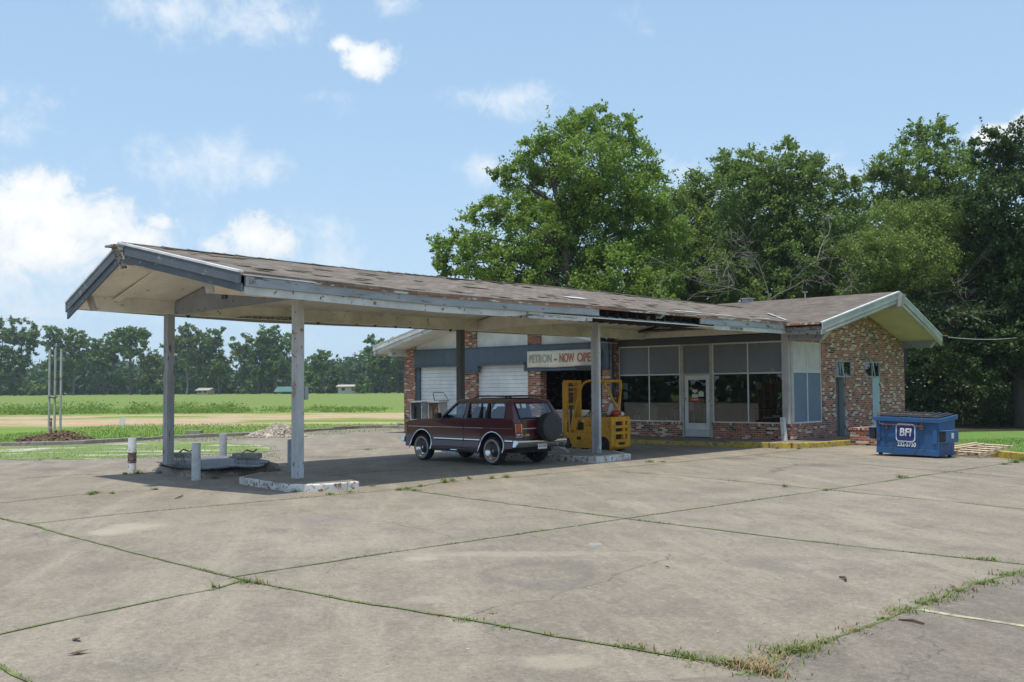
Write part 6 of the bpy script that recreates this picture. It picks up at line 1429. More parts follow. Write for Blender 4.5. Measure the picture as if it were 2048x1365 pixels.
lo = [pa+ux*u+vy*v for u, v in ((-.30,.10),(-.18,.06),(.20,.95),(.08,.99))]; mb = MB(); mb.hexa([tuple(p+nz_*.135) for p in lo]+[tuple(p+nz_*.16) for p in lo]); lo = [p-ux*.15-vy*.05 for p in lo]; mb.hexa([tuple(p+nz_*.165) for p in lo]+[tuple(p+nz_*.19) for p in lo])
single(mb, 'loose_planks', wd_, 'two loose pale planks lying across the wooden pallet', 'planks', tuple(pa), bevel=.002)

# ------------------------------------------------------------------ things on the grass at the left
def heap(name, label, cat, c, rx_, ry_, h_, mat, nstone, smin, smax, ncol=None, debris=None):
    c = Vector(c); T = thing(name, label, cat, tuple(c)); mb = MB(); NR, NA = 9, 40
    for i in range(NR+1):
        rr = i/NR
        for j in range(NA):
            a = 2*PI*j/NA; k = 1+.13*math.sin(a*3+1)+.08*math.sin(a*7); x, y = rx_*rr*k*math.cos(a), ry_*rr*k*math.sin(a)
            v = RT*x+FW*y; z = h_*(max(0, 1-rr)**.85)*(1+.25*math.sin(x*3.1)*math.cos(y*2.3))+random.uniform(-.02,.02)*(1-rr) - (.04 if i == NR else 0)
            mb.v.append((c.x+v.x, c.y+v.y, c.z+z))
    for i in range(NR):
        for j in range(NA): mb.f.append((i*NA+j, (i+1)*NA+j, (i+1)*NA+(j+1)%NA, i*NA+(j+1)%NA))
    build(mb, 'mound', mat, T)
    mb = MB()
    for _ in range(nstone):
        a = random.random()*6.28; rr = math.sqrt(random.random())*1.08; x, y = rx_*rr*math.cos(a), ry_*rr*math.sin(a); v = RT*x+FW*y
        z = h_*(max(0, 1-rr)**.85)*(1+.25*math.sin(x*3.1)*math.cos(y*2.3)); s = random.uniform(smin, smax); p = Vector((c.x+v.x, c.y+v.y, c.z+z+s*.2))
        R_ = Matrix.Rotation(random.random()*6, 3, Vector((random.random()-.5, random.random()-.5, random.random()-.5)).normalized())
        q = [p+R_ @ Vector((dx*s*random.uniform(.6,1), dy*s*random.uniform(.5,1), dz*s*random.uniform(.4,.8))) for dz in (-.5,.5) for dx, dy in ((-.5,-.5),(.5,-.5),(.5,.5),(-.5,.5))]; mb.hexa([tuple(t_) for t_ in q])
    o = build(mb, 'loose_pieces', ncol or mat, T); o['kind'] = 'stuff'
    return T
gravel = plain('crushed pale gravel', (.42,.36,.29), .95, .35, 7, bump=.5)
heap('gravel_pile', 'pile of pale crushed gravel spilling over the kerb', 'gravel pile', G(552,874), 1.12, .8, .50, gravel, 1500, .04, .11)
g0 = G(505,876); 
earth = plain('brown dug earth', (.13,.085,.05), .98, .4, 4, bump=.6)
mo = G(112,881); heap('earth_mound', 'brown mound of dug earth around the three poles', 'mound', tuple(mo), 1.35, .95, .30, earth, 650, .03, .14)
pole_m = worn('galvanised pole', (.40,.41,.40), under=(.30,.17,.09), amount=.30, scale=5, stretch=(1,1,.3), dirt=(.33,.24,.16), dirt_amt=.6)
for i, (px, pyt, lab) in enumerate(((97.5,700,'leftmost of the three thin grey poles standing in the earth mound'),(108.8,699,'middle of the three thin grey poles standing in the earth mound'),(120.5,699,'rightmost of the three thin grey poles standing in the earth mound'))):
    p = G(px, 876); D = p.dot(FW); top = EYE+(785.2-pyt)*D/2065
    T = thing('sign_pole', lab, 'pole', tuple(p), group='three bare poles of a removed sign')
    mb = MB(); mb.cyl((p.x,p.y,-.05),(p.x,p.y,top), .044, n=14); build(mb, 'shaft', pole_m, T, smooth=True)
    mb = MB(); zz = EYE+(785.2-(757,759,758)[i])*D/2065; mb.cyl((p.x,p.y,zz-.02),(p.x,p.y,zz+.02), .052, n=14); build(mb, 'collar', M['rust'], T)
a, b = G(99,876), G(117,876); D = a.dot(FW); z = EYE+(785.2-794)*D/2065
mb = MB(); mb.tube([(a.x,a.y-.06,z),(a.lerp(b,.5).x,a.lerp(b,.5).y-.06,z-.05),(b.x,b.y-.06,z)], .03, 7); single(mb, 'cross_brace', M['post_dark'], 'short dark brace tied across the three poles', 'brace', (a.x,a.y,z))
p = G(101,878); mb = MB(); mb.hexa([(p.x-.04,p.y-.04,0),(p.x+.04,p.y-.04,0),(p.x+.04,p.y+.04,0),(p.x-.04,p.y+.04,0),(p.x-.03,p.y-.03,.78),(p.x+.04,p.y-.03,.80),(p.x+.04,p.y+.04,.80),(p.x-.03,p.y+.04,.77)]); single(mb, 'rusty_stake', M['rust'], 'short rusty stake beside the leftmost pole', 'stake', tuple(p))
p = G(242,851,-.03); r_ = RT*.16; mb = MB(); mb.hexa([tuple(p-r_), tuple(p+r_), tuple(p+r_+FW*.05), tuple(p-r_+FW*.05)]+[tuple(p-r_*.3+Vector((0,0,.42))), tuple(p+r_*1.6+Vector((0,0,.45))), tuple(p+r_*1.6+FW*.05+Vector((0,0,.45))), tuple(p-r_*.3+FW*.05+Vector((0,0,.42)))]); single(mb, 'marker_board', M['paper'], 'small leaning white marker board in the bare earth', 'marker', tuple(p))
p = G(385,872.5); mb = MB(); r_ = RT*.30; mb.hexa([tuple(p-r_+Vector((0,0,-.05))), tuple(p+r_+Vector((0,0,-.05))), tuple(p+r_+FW*.4+Vector((0,0,-.05))), tuple(p-r_+FW*.4+Vector((0,0,-.05)))]+[tuple(p-r_+Vector((0,0,.22))), tuple(p+r_+Vector((0,0,.23))), tuple(p+r_+FW*.4+Vector((0,0,.22))), tuple(p-r_+FW*.4+Vector((0,0,.21)))]); single(mb, 'concrete_block', M['kerb'], 'low grey concrete block in the grass behind the kerb', 'block', tuple(p), bevel=.02)
# little litter on the concrete
leafm = plain('dry brown leaf', (.16,.095,.05), .8, .3, 20)
for i, (px, py, s, lab) in enumerate(((152,1282,.07,'curled dry leaf left of the other one on the near slab'),(157,1309,.08,'larger dry leaf at the lower left of the near slab'),(1905,1176,.05,'dark dry leaf just below the long grassy joint'),(1335,1137,.03,'tiny brown leaf right of the round stain'))):
    p = G(px, py); mb = MB(); d = Vector((math.cos(i*1.3), math.sin(i*1.3), 0)); e = Vector((-d.y, d.x, 0))
    mb.add([tuple(p-d*s+Vector((0,0,.01))), tuple(p+e*s*.4+Vector((0,0,.02))), tuple(p+d*s+Vector((0,0,.025))), tuple(p-e*s*.4+Vector((0,0,.022))), tuple(p+Vector((0,0,.008)))], [(0,1,4),(1,2,4),(2,3,4),(3,0,4)]); single(mb, 'dry_leaf', leafm, lab, 'leaf', tuple(p))
for (a, b, r, lab) in (((1797,1242),(1848,1252),.010,'thin brown stick beside the faded yellow line'),((1679,1157),(1692,1165),.014,'short dark stick on the middle slab'),((350,999),(366,993),.012,'short dark twig on the slab left of the near island')):
    p, q = G(*a), G(*b); m_ = p.lerp(q,.5)+Vector((.01,.02,.01)); mb = MB(); mb.tube([p+Vector((0,0,r)), m_+Vector((0,0,r)), q+Vector((0,0,r*1.6))], [r*.6,r,r*.7], 6); single(mb, 'twig', plain('twig bark', (.09,.06,.04), .9, .3, 15), lab, 'twig', tuple(p))
p = G(1190,1090); mb = MB(); mb.lathe([(0,.085),(.008,.08),(.009,.05),(.004,.04),(.004,0)], p, 'z', 20); single(mb, 'valve_cover', plain('pale cast cover', (.27,.27,.26), .6, .2, 20), 'small round pale utility cover set in the slab', 'cover', tuple(p), smooth=True)
wv_, wf_ = [], []
for _ in range(150):
    px, py = random.uniform(0,2048), random.uniform(960,1360); p = G(px, py); s = random.uniform(.003,.010)
    o = len(wv_); wv_ += [(p.x-s,p.y-s*.6,.005),(p.x+s,p.y-s*.3,.005),(p.x+s*.4,p.y+s,.012),(p.x,p.y,.02)]; wf_ += [(o,o+1,o+3),(o+1,o+2,o+3),(o+2,o,o+3)]
me = bpy.data.meshes.new('grit'); me.from_pydata(wv_, [], wf_); tag(link('grit', me, plain('pale grit', (.4,.37,.31), .9, .4, 3)), 'scattered bits of pale grit on the concrete lot', 'grit', kind='stuff')
# service cable running off to the right from the rear eave
a = Vector((-13.62, 38.9, 3.58)); b = onY(2048, 657.5, 46); e = a+(b-a)*1.9
mb = MB(); mb.tube([a.lerp(e, i/24)+Vector((0,0,-.35*4*(i/24)*(1-i/24))) for i in range(25)], .014, 6); single(mb, 'overhead_cable', plain('pale cable sheath', (.42,.42,.42), .5, .1), 'thin pale service cable running right from the rear eave', 'cable', tuple(a))

# ------------------------------------------------------------------ houses far across the field
def house(name, label, pxl, pxr, pyw, pyr, depth, wall_c, roof_c, rtype, cat='house'):
    c = at((pxl+pxr)/2, depth); z0 = gz(c.x, c.y)-.1; hor = 785-(pxl)*.0068
    w = (pxr-pxl)*depth/2065/2; zw = EYE+(hor-pyw)*depth/2065; zr = EYE+(hor-pyr)*depth/2065
    T = thing(name, label, cat, (c.x, c.y, z0), math.atan2(RT.y, RT.x)); hw = zw-z0; hr = zr-z0; dp = 7
    wm = plain('far wall', wall_c, .8, .08, .5); rm = plain('far roof', roof_c, .8, .12, .5)
    mb = MB()
    if rtype == 'open':
        for x in (-w*.95,-w*.3,w*.3,w*.95): mb.box(x-.15,x+.15,.1,.4,0,hw)
        mb.box(-w,w,dp-.3,dp,0,hw)
    else: mb.prism([(0,0),(dp,0),(dp,hw),(dp/2,hr-.1),(0,hw)], 'x', -w, w)
    build(mb, 'wall', wm, T, local=True)
    mb = MB(); mb.slab([(-w-.5,-.6,hw-.1),(w+.5,-.6,hw-.1),(w+.5,dp/2,hr),(-w-.5,dp/2,hr)], .15); mb.slab([(w+.5,dp+.6,hw-.1),(-w-.5,dp+.6,hw-.1),(-w-.5,dp/2,hr),(w+.5,dp/2,hr)], .15); build(mb, 'roof', rm, T, local=True)
    if rtype != 'open':
        for x in (-w*.5, w*.45): mb = MB(); mb.box(x-.45,x+.45,-.04,.02,hw*.42,hw*.8); build(mb, 'window', M['panel_dark'], T, local=True)
house('house', 'low beige house across the field between the round green trees', 676, 718, 772.5, 769.5, 285, (.50,.45,.37), (.42,.38,.33), 'gable')
house('shed', 'small beige shed among the tree trunks across the field', 394, 416, 780, 776, 290, (.48,.41,.30), (.36,.33,.27), 'gable', 'shed')
house('open_shelter', 'open shelter with a green roof under the far trees', 552, 592, 783, 773.5, 288, (.22,.2,.17), (.06,.16,.14), 'open', 'shelter')
# ------------------------------------------------------------------ trees
def leaf_mesh(P, S_, name, up=.55):
    n = len(P); nv = rng.normal(size=(n,3)); nv[:,2] += up; nv /= np.linalg.norm(nv, axis=1)[:,None]
    r = rng.normal(size=(n,3)); e1 = np.cross(nv, r); e1 /= np.linalg.norm(e1, axis=1)[:,None]+1e-9; e2 = np.cross(nv, e1)
    s = S_[:,None]
    V = np.stack([P-e1*s*.5, P+e2*s*.28, P+e1*s*.5, P-e2*s*.28], axis=1).reshape(-1,3).astype(np.float32)
    me = bpy.data.meshes.new(name); me.vertices.add(4*n); me.vertices.foreach_set('co', V.ravel())
    me.loops.add(4*n); me.loops.foreach_set('vertex_index', np.arange(4*n, dtype=np.int32))
    me.polygons.add(n); me.polygons.foreach_set('loop_start', np.arange(0,4*n,4, dtype=np.int32))
    try: me.polygons.foreach_set('loop_total', np.full(n,4,dtype=np.int32))
    except Exception: pass
    me.update(calc_edges=True); return me
BARK = plain('grey brown bark', (.085,.070,.055), .95, .35, 3, stretch=(1,1,.3), bump=.6); BARKP = plain('pale grey bark', (.20,.175,.14), .95, .3, 3, stretch=(1,1,.3), bump=.5)
def limb(mb, a, b, r0, r1, wob=.06, n=6):
    a, b = Vector(a), Vector(b); L_ = (b-a).length; pts = []
    for i in range(n+1):
        u = i/n; p = a.lerp(b, u)+Vector((0,0,math.sin(u*PI)*L_*.10)); 
        if 0 < i < n: p += Vector((random.gauss(0,wob*L_*.4), random.gauss(0,wob*L_*.4), random.gauss(0,wob*L_*.3)))
        pts.append(p)
    mb.tube(pts, [r0+(r1-r0)*i/n for i in range(n+1)], 6, cap=False)
def tree(name, label, base, lobes, leaf, mat, bark=BARK, lai=3.2, group=None, cat='tree', trunk_r=.22, fuzz=.22, shell=.45, trunk_top=None, up=.55, limbs=True, droop=0.0, clump=40, spray=0.0):
    """lobes: (centre Vector, radius); leaves sit in small sprays gathered in the outer part of each lobe"""
    base = Vector(base); T = thing(name, label, cat, tuple(base), group=group); PP = []; SS = []
    for (c, r) in lobes:
        n = int(lai*PI*r*r/(.28*leaf*leaf)); nc = max(4, n//clump)
        d = rng.normal(size=(nc,3)); d /= np.linalg.norm(d, axis=1)[:,None]
        rad = r*(shell+(1.06-shell)*rng.random(nc)**.6)
        rad *= 1+.16*np.sin(d[:,0]*5+c.x)*np.cos(d[:,2]*6+c.z)
        cc = np.array(c)+d*rad[:,None]*np.array([1,1,.86])
        k = n//nc+1
        sp_ = rng.normal(size=(nc,k,3))*fuzz*r**.35*.55
        ax = d+np.array([0,0,.15-droop]); ext = rng.random((nc,k,1))*1.1*fuzz*r**.5
        p = cc[:,None,:]+sp_*np.array([1,1,.75])+ax[:,None,:]*ext
        PP.append(p.reshape(-1,3)); SS.append(leaf*(.6+.8*rng.random(nc*k)))
        if spray:                      # leafy shoots that break the outline
            m_ = max(3, int(spray*r*r*5)); d = rng.normal(size=(m_,3)); d[:,2] = np.abs(d[:,2])*.9-.15; d /= np.linalg.norm(d, axis=1)[:,None]
            st = np.array(c)+d*r*np.array([.95,.95,.82]); dr = d+rng.normal(size=(m_,3))*.35+np.array([0,0,.45-droop*2]); dr /= np.linalg.norm(dr, axis=1)[:,None]
            L_ = r**.5*(.35+.75*rng.random(m_)); kk = 22; u = rng.random((m_,kk,1))
            q = st[:,None,:]+dr[:,None,:]*u*L_[:,None,None]+rng.normal(size=(m_,kk,3))*.085*(1.15-u)
            PP.append(q.reshape(-1,3)); SS.append(leaf*(.6+.6*rng.random(m_*kk)))
    P = np.concatenate(PP)-np.array(base); Sz = np.concatenate(SS)
    me = leaf_mesh(P, Sz, 'crown', up); link('crown', me, mat, T)
    if trunk_r:
        cz = [c for c, r in lobes]; top = trunk_top or Vector((sum(c.x for c in cz)/len(cz), sum(c.y for c in cz)/len(cz), max(c.z for c in cz)*.93+base.z*.07))
        low = min(c.z-r for c, r in lobes); mb = MB(); path = []
        for i in range(9):
            u = i/8; path.append(base.lerp(top, u)+Vector((random.gauss(0,.03), random.gauss(0,.03), 0))*(top-base).length*.12*(0 if i == 0 else 1))
        path[0] = base+Vector((0,0,-.2)); mb.tube(path, [trunk_r*(1.25 if i == 0 else 1-.86*i/8) for i in range(9)], 9, cap=False)
        if limbs:
            for (c, r) in lobes:
                u = min(.9, max(.12, (c.z-r*.8-base.z)/max(.1, (top.z-base.z))*.86)); a = base.lerp(top, u); limb(mb, a, c, trunk_r*.30*(1-u*.6), trunk_r*.05)
        build(mb, 'trunk', bark, T, smooth=True)
    return T
def pl(l, depth, spread=.8):
    out = []
    for (px, py, rp) in l:
        k = depth/2065; jd = random.uniform(-1,1)*spread*rp*k*1.3; c = at(px, depth+jd); out.append((Vector((c.x, c.y, EYE+(785-px*.0068-py)*(depth+jd)/2065)), rp*k*(depth+jd)/depth))
    return out
G1 = leaf_mat('bright oak leaves', (.118,.192,.030), (.240,.340,.062), .44, .55); G2 = leaf_mat('mid green leaves', (.112,.178,.035), (.225,.300,.070), .42, .6, tip=(.13,.13,.035)); G3 = leaf_mat('dark green leaves', (.092,.155,.035), (.190,.264,.066), .38, .6); G4 = leaf_mat('yellow green feathery leaves', (.108,.162,.034), (.205,.268,.064), .32, .5, tip=(.15,.13,.04)); G5 = leaf_mat('deep shade leaves', (.024,.048,.015), (.052,.094,.024), .22, .6)  # G5 puts the deep shade of the wood into the leaf colour
def gb(px, depth): c = at(px, depth); return (c.x, c.y, gz(c.x, c.y))
R1 = [(1178,246,34),(1205,228,20),(1130,275,42),(1150,240,22),(1238,262,34),(1262,240,16),(1095,318,50),(1075,290,22),(1180,330,72),(1262,322,54),(1050,352,34),(1012,345,24),(990,345,12),(1120,400,70),(1215,400,80),(1292,388,46),(1318,350,24),(1030,420,44),(975,425,30),(945,432,18),(1080,470,74),(1180,480,84),(1280,470,66),(925,478,26),(885,488,20),(866,492,12),(960,505,46),(905,528,30),(1040,540,64),(1130,560,74),(1230,560,80),(1310,545,60),(885,548,14),(880,520,14),(950,560,40),(1330,455,42),(1000,590,50),(1090,610,60),(1200,630,70),(1290,620,60)]
tree('broadleaf_tree', 'tallest bright green tree with a broad pointed crown, rising behind the middle of the roof', gb(1175,46), pl(R1, 48), .150, G1, trunk_r=.34, lai=4.8, fuzz=.21, droop=.05, spray=1.3)
tree('broadleaf_tree', 'mid green rounded tree right of the tallest tree, behind the roof junction', gb(1395,58), pl([(1405,372,34),(1350,408,40),(1432,392,44),(1330,420,20),(1385,450,66),(1445,470,64),(1350,500,66),(1360,560,70),(1450,570,64),(1400,610,60),(1310,600,50)], 58), .17, G2, trunk_r=.25, lai=5.0, spray=1.0)
tree('broadleaf_tree', 'dark tree with two small peaks behind the office roof', gb(1570,54), pl([(1458,322,22),(1476,335,26),(1512,325,32),(1500,378,54),(1555,368,44),(1581,300,20),(1584,278,9),(1592,345,48),(1640,350,36),(1622,330,20),(1540,440,74),(1620,430,66),(1690,385,36),(1705,355,16),(1680,450,56),(1480,460,46),(1520,530,56),(1600,520,74),(1690,540,66),(1560,600,60),(1650,610,60),(1460,540,50)], 54), .16, G3, trunk_r=.30, lai=4.9, spray=1.3)
tree('broadleaf_tree', 'tall light topped tree with twin leading shoots behind the gable', gb(1870,60), pl([(1765,358,26),(1790,330,30),(1758,340,14),(1842,285,30),(1848,255,14),(1893,268,28),(1895,248,12),(1850,335,54),(1915,315,38),(1935,360,46),(1820,400,56),(1890,420,66),(1760,430,46),(1950,440,50),(1830,480,60)], 60), .17, G2, trunk_r=.26, lai=4.9, spray=1.2)
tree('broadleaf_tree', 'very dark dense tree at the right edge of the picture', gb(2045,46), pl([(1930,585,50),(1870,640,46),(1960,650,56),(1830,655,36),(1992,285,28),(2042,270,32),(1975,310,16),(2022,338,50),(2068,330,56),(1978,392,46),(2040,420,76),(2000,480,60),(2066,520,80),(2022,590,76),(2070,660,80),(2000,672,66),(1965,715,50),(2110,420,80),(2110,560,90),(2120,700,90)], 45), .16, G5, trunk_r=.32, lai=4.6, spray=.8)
tree('cypress_tree', 'feathery yellow green tree in front of the darker wood right of the gable', gb(1790,46), pl([(1790,440,44),(1850,448,50),(1910,440,46),(1962,432,36),(1990,450,24),(1770,510,56),(1840,520,66),(1912,510,56),(1742,575,50),(1800,585,52),(1865,565,44),(1950,500,40),(1735,500,40)], 46), .11, G4, trunk_r=.12, lai=3.8, fuzz=.2, droop=.2, spray=1.5)
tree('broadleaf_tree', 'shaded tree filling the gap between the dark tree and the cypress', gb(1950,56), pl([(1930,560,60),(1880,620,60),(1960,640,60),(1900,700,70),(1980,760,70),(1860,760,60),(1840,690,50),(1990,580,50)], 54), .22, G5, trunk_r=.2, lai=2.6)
SHR = [(1842,810,34),(1880,850,30),(1925,800,46),(1940,850,26),(1985,838,40),(2035,842,44),(2085,838,50),(1905,730,44),(1980,720,50),(2040,760,50),(1838,720,36)]
for i, (px, py, r) in enumerate(SHR):
    lobes = pl([(px,py,r),(px+r*.6,py+r*.35,r*.7),(px-r*.7,py+r*.3,r*.7),(px+random.uniform(-.3,.3)*r,py-r*.6,r*.6)], 47.5+(i%4)*1.4); b_ = gb(px, 47.5+(i%4)*1.4)
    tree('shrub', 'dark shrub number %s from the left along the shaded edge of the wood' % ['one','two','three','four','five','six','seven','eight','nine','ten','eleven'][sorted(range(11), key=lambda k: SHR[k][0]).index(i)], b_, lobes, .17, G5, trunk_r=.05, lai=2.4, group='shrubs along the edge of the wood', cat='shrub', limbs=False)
# the wood further back that reads as one dark mass, and unseen trees outside the frame added to shade it
P_ = []; 
for _ in range(1500):
    px = random.uniform(1240, 2500); D = random.uniform(60, 82); c = at(px, D); topz = (12 if px > 1430 else 8)*random.random(); P_.append((c.x, c.y, topz+.2))
P_ = np.array(P_); k = 46; pts = (P_[:,None,:]+rng.normal(size=(len(P_),k,3))*np.array([.9,.9,.7])).reshape(-1,3)
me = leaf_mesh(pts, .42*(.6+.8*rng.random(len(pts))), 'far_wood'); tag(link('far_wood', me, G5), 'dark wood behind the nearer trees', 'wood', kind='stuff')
for (px, D, n_) in ((2290,50,'a'),(2480,46,'b')):
    tree('broadleaf_tree', 'dense unseen tree added for shade beyond the right edge of the picture, %s' % {'a':'nearer to the frame','b':'further from the frame'}[n_], gb(px,D), pl([(px+random.uniform(-120,120), random.uniform(330,760), random.uniform(60,95)) for _ in range(12)], D), .30, G3, trunk_r=.3, lai=2.2)
# dead branches
def dead(mb, p, d, L_, r, lev):
    n = 6; pts = [p]; q = p; dd_ = d.copy()
    for i in range(n):
        dd_ = (dd_+Vector((random.gauss(0,.16), random.gauss(0,.16), random.gauss(0,.12)-.03))).normalized(); q = q+dd_*L_/n; pts.append(q)
    mb.tube(pts, [max(.006, r*(1-.75*i/n)) for i in range(n+1)], 5, cap=False)
    if lev > 0:
        for k in range(4):
            i = random.randint(1, n); a = Vector((random.gauss(0,1), random.gauss(0,1), random.gauss(.1,.7))).normalized(); dead(mb, pts[i], (dd_*.75+a*.85).normalized(), L_*random.uniform(.40,.62), r*.45, lev-1)
def dead_tree(label, px, D, tips, r, mat):
    b_ = Vector(gb(px, D)); T = thing('dead_tree', label, 'dead tree', tuple(b_)); mb = MB(); fork = None
    for (ax, ay, bx_, by_) in tips:
        a = at(ax, D); a.z = EYE+(785-ax*.0068-ay)*D/2065; b2 = at(bx_, D-random.uniform(0,2.0)); b2.z = EYE+(785-bx_*.0068-by_)*D/2065
        fork = fork or a; d = (b2-a); dead(mb, a, d.normalized(), d.length, r, 2)
    o = build1(mb, 'branch', mat, T, smooth=True); mb = MB(); limb(mb, b_, fork, r*2.2, r*1.1, .03); build(mb, 'trunk', BARK, T, smooth=True)
random.seed(21)
deadm = plain('bleached dead wood', (.22,.20,.165), .9, .25, 3)
dead_tree('bare dead tree with pale spreading branches behind the middle of the roof', 1505, 44, [(1500,590,1375,500),(1480,570,1400,480),(1460,560,1520,520),(1470,570,1400,600),(1440,540,1385,560),(1450,555,1480,470)], .020, deadm)
dead_tree('bare dead tree with a forked pale trunk behind the office roof', 1545, 47, [(1545,610,1510,490),(1520,540,1490,480),(1590,560,1640,500),(1545,600,1600,540),(1640,520,1690,430)], .028, deadm)
dead_tree('fallen looking bare branches in front of the dark trees right of the gable', 1796, 45, [(1835,620,1930,560),(1860,590,1985,580),(1850,610,1960,640),(1880,580,1850,530),(1900,580,1990,540)], .020, deadm)
dead_tree('thin bare branches above the ridge left of the gable', 1700, 45, [(1690,580,1730,540),(1690,585,1650,545),(1700,575,1740,575)], .015, deadm)

# ------------------------------------------------------------------ the tree line across the field
FM = [leaf_mat('far dark leaves', (.070,.124,.034), (.145,.215,.060), .25, .12), leaf_mat('far mid leaves', (.082,.140,.036), (.170,.240,.064), .25, .12), leaf_mat('far olive leaves', (.092,.134,.042), (.175,.218,.072), .25, .12)]
FAR = [  # px, crown top, crown bottom, half width, depth, kind, trunk leaning
 (2,640,752,26,300,0),(42,636,740,34,305,1),(104,650,745,24,298,0),(150,657,738,32,302,1),(206,671,745,32,300,0),(260,652,705,36,296,0),(300,697,770,24,305,2),(345,655,745,24,302,1),(375,650,735,26,298,2),(398,662,745,20,306,0),(436,655,745,36,300,1),(487,668,760,24,304,2),(520,672,750,24,299,0),(548,652,740,36,296,0),(572,664,755,26,304,1),(612,728,785,22,310,1),(643,699,745,21,290,0),(768,676,745,38,292,0),(795,690,760,30,300,1),(748,684,735,20,300,0),(830,690,770,34,300,0),(880,680,770,40,300,1),(-40,645,750,36,300,1),(-100,640,750,40,302,0)]
ORD = ['first','second','third','fourth','fifth','sixth','seventh','eighth','ninth','tenth','eleventh','twelfth','thirteenth','fourteenth','fifteenth','sixteenth','seventeenth','eighteenth','nineteenth','twentieth','twenty first','twenty second','twenty third','twenty fourth','twenty fifth','twenty sixth','twenty seventh','twenty eighth','twenty ninth','thirtieth']
vis = sorted([f[0] for f in FAR])
for (px, t0, t1, hw, D, kind) in FAR:
    l = []; H_ = t1-t0
    for k in range(26):
        u = random.random()**.8; w = hw*1.15*math.sqrt(max(.05, 1-(u*1.5-.55)**2/1.1))*(.95 if u < .6 else .8); l.append((px+random.uniform(-1,1)*w*.72, t0+6+u*(H_-4), random.uniform(.30,.46)*hw))
    l.append((px+random.uniform(-4,4), t0+hw*.28, hw*.30)); l.append((px-hw*.55, t0+H_*.38, hw*.3)); l.append((px+hw*.55, t0+H_*.34, hw*.3))
    q = pl(l, D, .9); b_ = gb(px+random.uniform(-3,3), D)
    tree('tall_tree', 'tall tree in the line across the field, %s from the left' % ORD[vis.index(px)], b_, q, 0.8, FM[kind], bark=BARKP if kind != 0 else BARK, lai=3.4, group='tall trees across the field', trunk_r=.34 if hw > 22 else .25, fuzz=.5, shell=.3)
BU = [(20,760,24),(70,764,24),(128,760,26),(180,764,24),(232,762,24),(285,768,22),(330,764,24),(372,758,22),(418,760,26),(462,768,24),(505,762,24),(540,768,18),(612,760,24),(664,752,28),(655,772,20),(700,780,9),(728,768,22),(735,776,16),(765,768,20),(800,764,26),(840,764,26),(-30,764,26)]
vb = sorted([b[0] for b in BU])
for (px, py, r) in BU:
    D = 303 if px != 728 else 284; l = [(px+random.uniform(-.6,.6)*r, py+random.uniform(-.2,.8)*r*.8, r*random.uniform(.4,.7)) for _ in range(6)]
    tree('bush', 'leafy bush at the foot of the far trees, %s from the left' % ORD[vb.index(px)], gb(px, D), pl(l, D, .8), 1.0, FM[1] if px not in (728, 664) else leaf_mat('fresh far leaves', (.04,.085,.02), (.08,.14,.035), .28, .12), lai=2.5, group='bushes under the far trees', cat='bush', trunk_r=.15, fuzz=.5, shell=.3, limbs=False)
P_ = []
for _ in range(2600):
    px = random.uniform(-160, 1000); D = random.uniform(345, 420); top = 735+10*math.sin(px*.03)+8*math.sin(px*.011+2)
    if 640 < px < 740: top -= 12
    c = at(px, D); zt = EYE+(785-px*.0068-top)*D/2065; P_.append((c.x, c.y, .6+(zt-.6)*random.random()**.85))
P_ = np.array(P_); k = 26; pts = (P_[:,None,:]+rng.normal(size=(len(P_),k,3))*np.array([2.2,2.2,1.6])).reshape(-1,3)
me = leaf_mesh(pts, 1.7*(.6+.8*rng.random(len(pts))), 'distant_wood'); tag(link('distant_wood', me, leaf_mat('distant leaves', (.028,.062,.028), (.055,.098,.040), .25, .05)), 'hazy distant wood behind the line of tall trees', 'wood', kind='stuff')
# roadside trees on the near side of the lot, outside the picture: the shop windows mirror them
for i, (s, d) in enumerate(((-98,-56),(-90,-50),(-82,-56),(-74,-50),(-66,-56),(-58,-50),(-50,-56),(-42,-50))):
    b_ = Vector((s, d, 0)); l = [(Vector((b_.x+random.uniform(-4,4), b_.y+random.uniform(-4,4), random.uniform(.8,9))), random.uniform(2.2,3.6)) for _ in range(22)]
    tree('roadside_tree', 'roadside tree behind the photographer, %s along the road' % ORD[i], (b_.x, b_.y, -.1), l, .55, G3, lai=1.9, group='roadside trees behind the photographer', trunk_r=.3, limbs=False)
# ------------------------------------------------------------------ the summer haze
mb = MB(); mb.box(-730, 730, -730, 730, -1.3, 48)
t = NT('summer haze'); t.t.nodes.remove(t.b); vp = t.n('ShaderNodeVolumePrincipled'); vp.inputs['Color'].default_value = (.80,.88,.96,1); vp.inputs['Density'].default_value = .0003; vp.inputs['Anisotropy'].default_value = .3
t.l(vp.outputs[0], t.out.inputs['Volume'])
hz_ = build(mb, 'haze', t.m); tag(hz_, 'pale summer haze over the field and the wood', 'haze', kind='stuff')
# ------------------------------------------------------------------ sky, sun, camera
SUN = Vector((.25, -.75, 3.5)).normalized()
w = bpy.data.worlds.new('World'); sc.world = w; w.use_nodes = True; nt = w.node_tree
class WT(NT):
    def __init__(s): s.t = nt
t = WT(); bg = nt.nodes['Background']
sky = t.n('ShaderNodeTexSky'); sky.sky_type = 'NISHITA'; sky.sun_disc = False; sky.sun_elevation = math.asin(SUN.z); sky.sun_rotation = math.atan2(SUN.x, SUN.y)
sky.air_density = 1.0; sky.dust_density = 1.2; sky.ozone_density = 1.0; sky.altitude = 30
D = t.n('ShaderNodeNewGeometry').outputs['Incoming']
neg = t.n('ShaderNodeVectorMath'); neg.operation = 'SCALE'; neg.inputs['Scale'].default_value = -1; t.l(D, neg.inputs[0]); D = neg.outputs[0]
dz = t.sep(D)[2]
HZ = t.ramp(dz, [(.0, 1.0), (.10, .72), (.24, .34), (.45, .10)])
K = 7.4
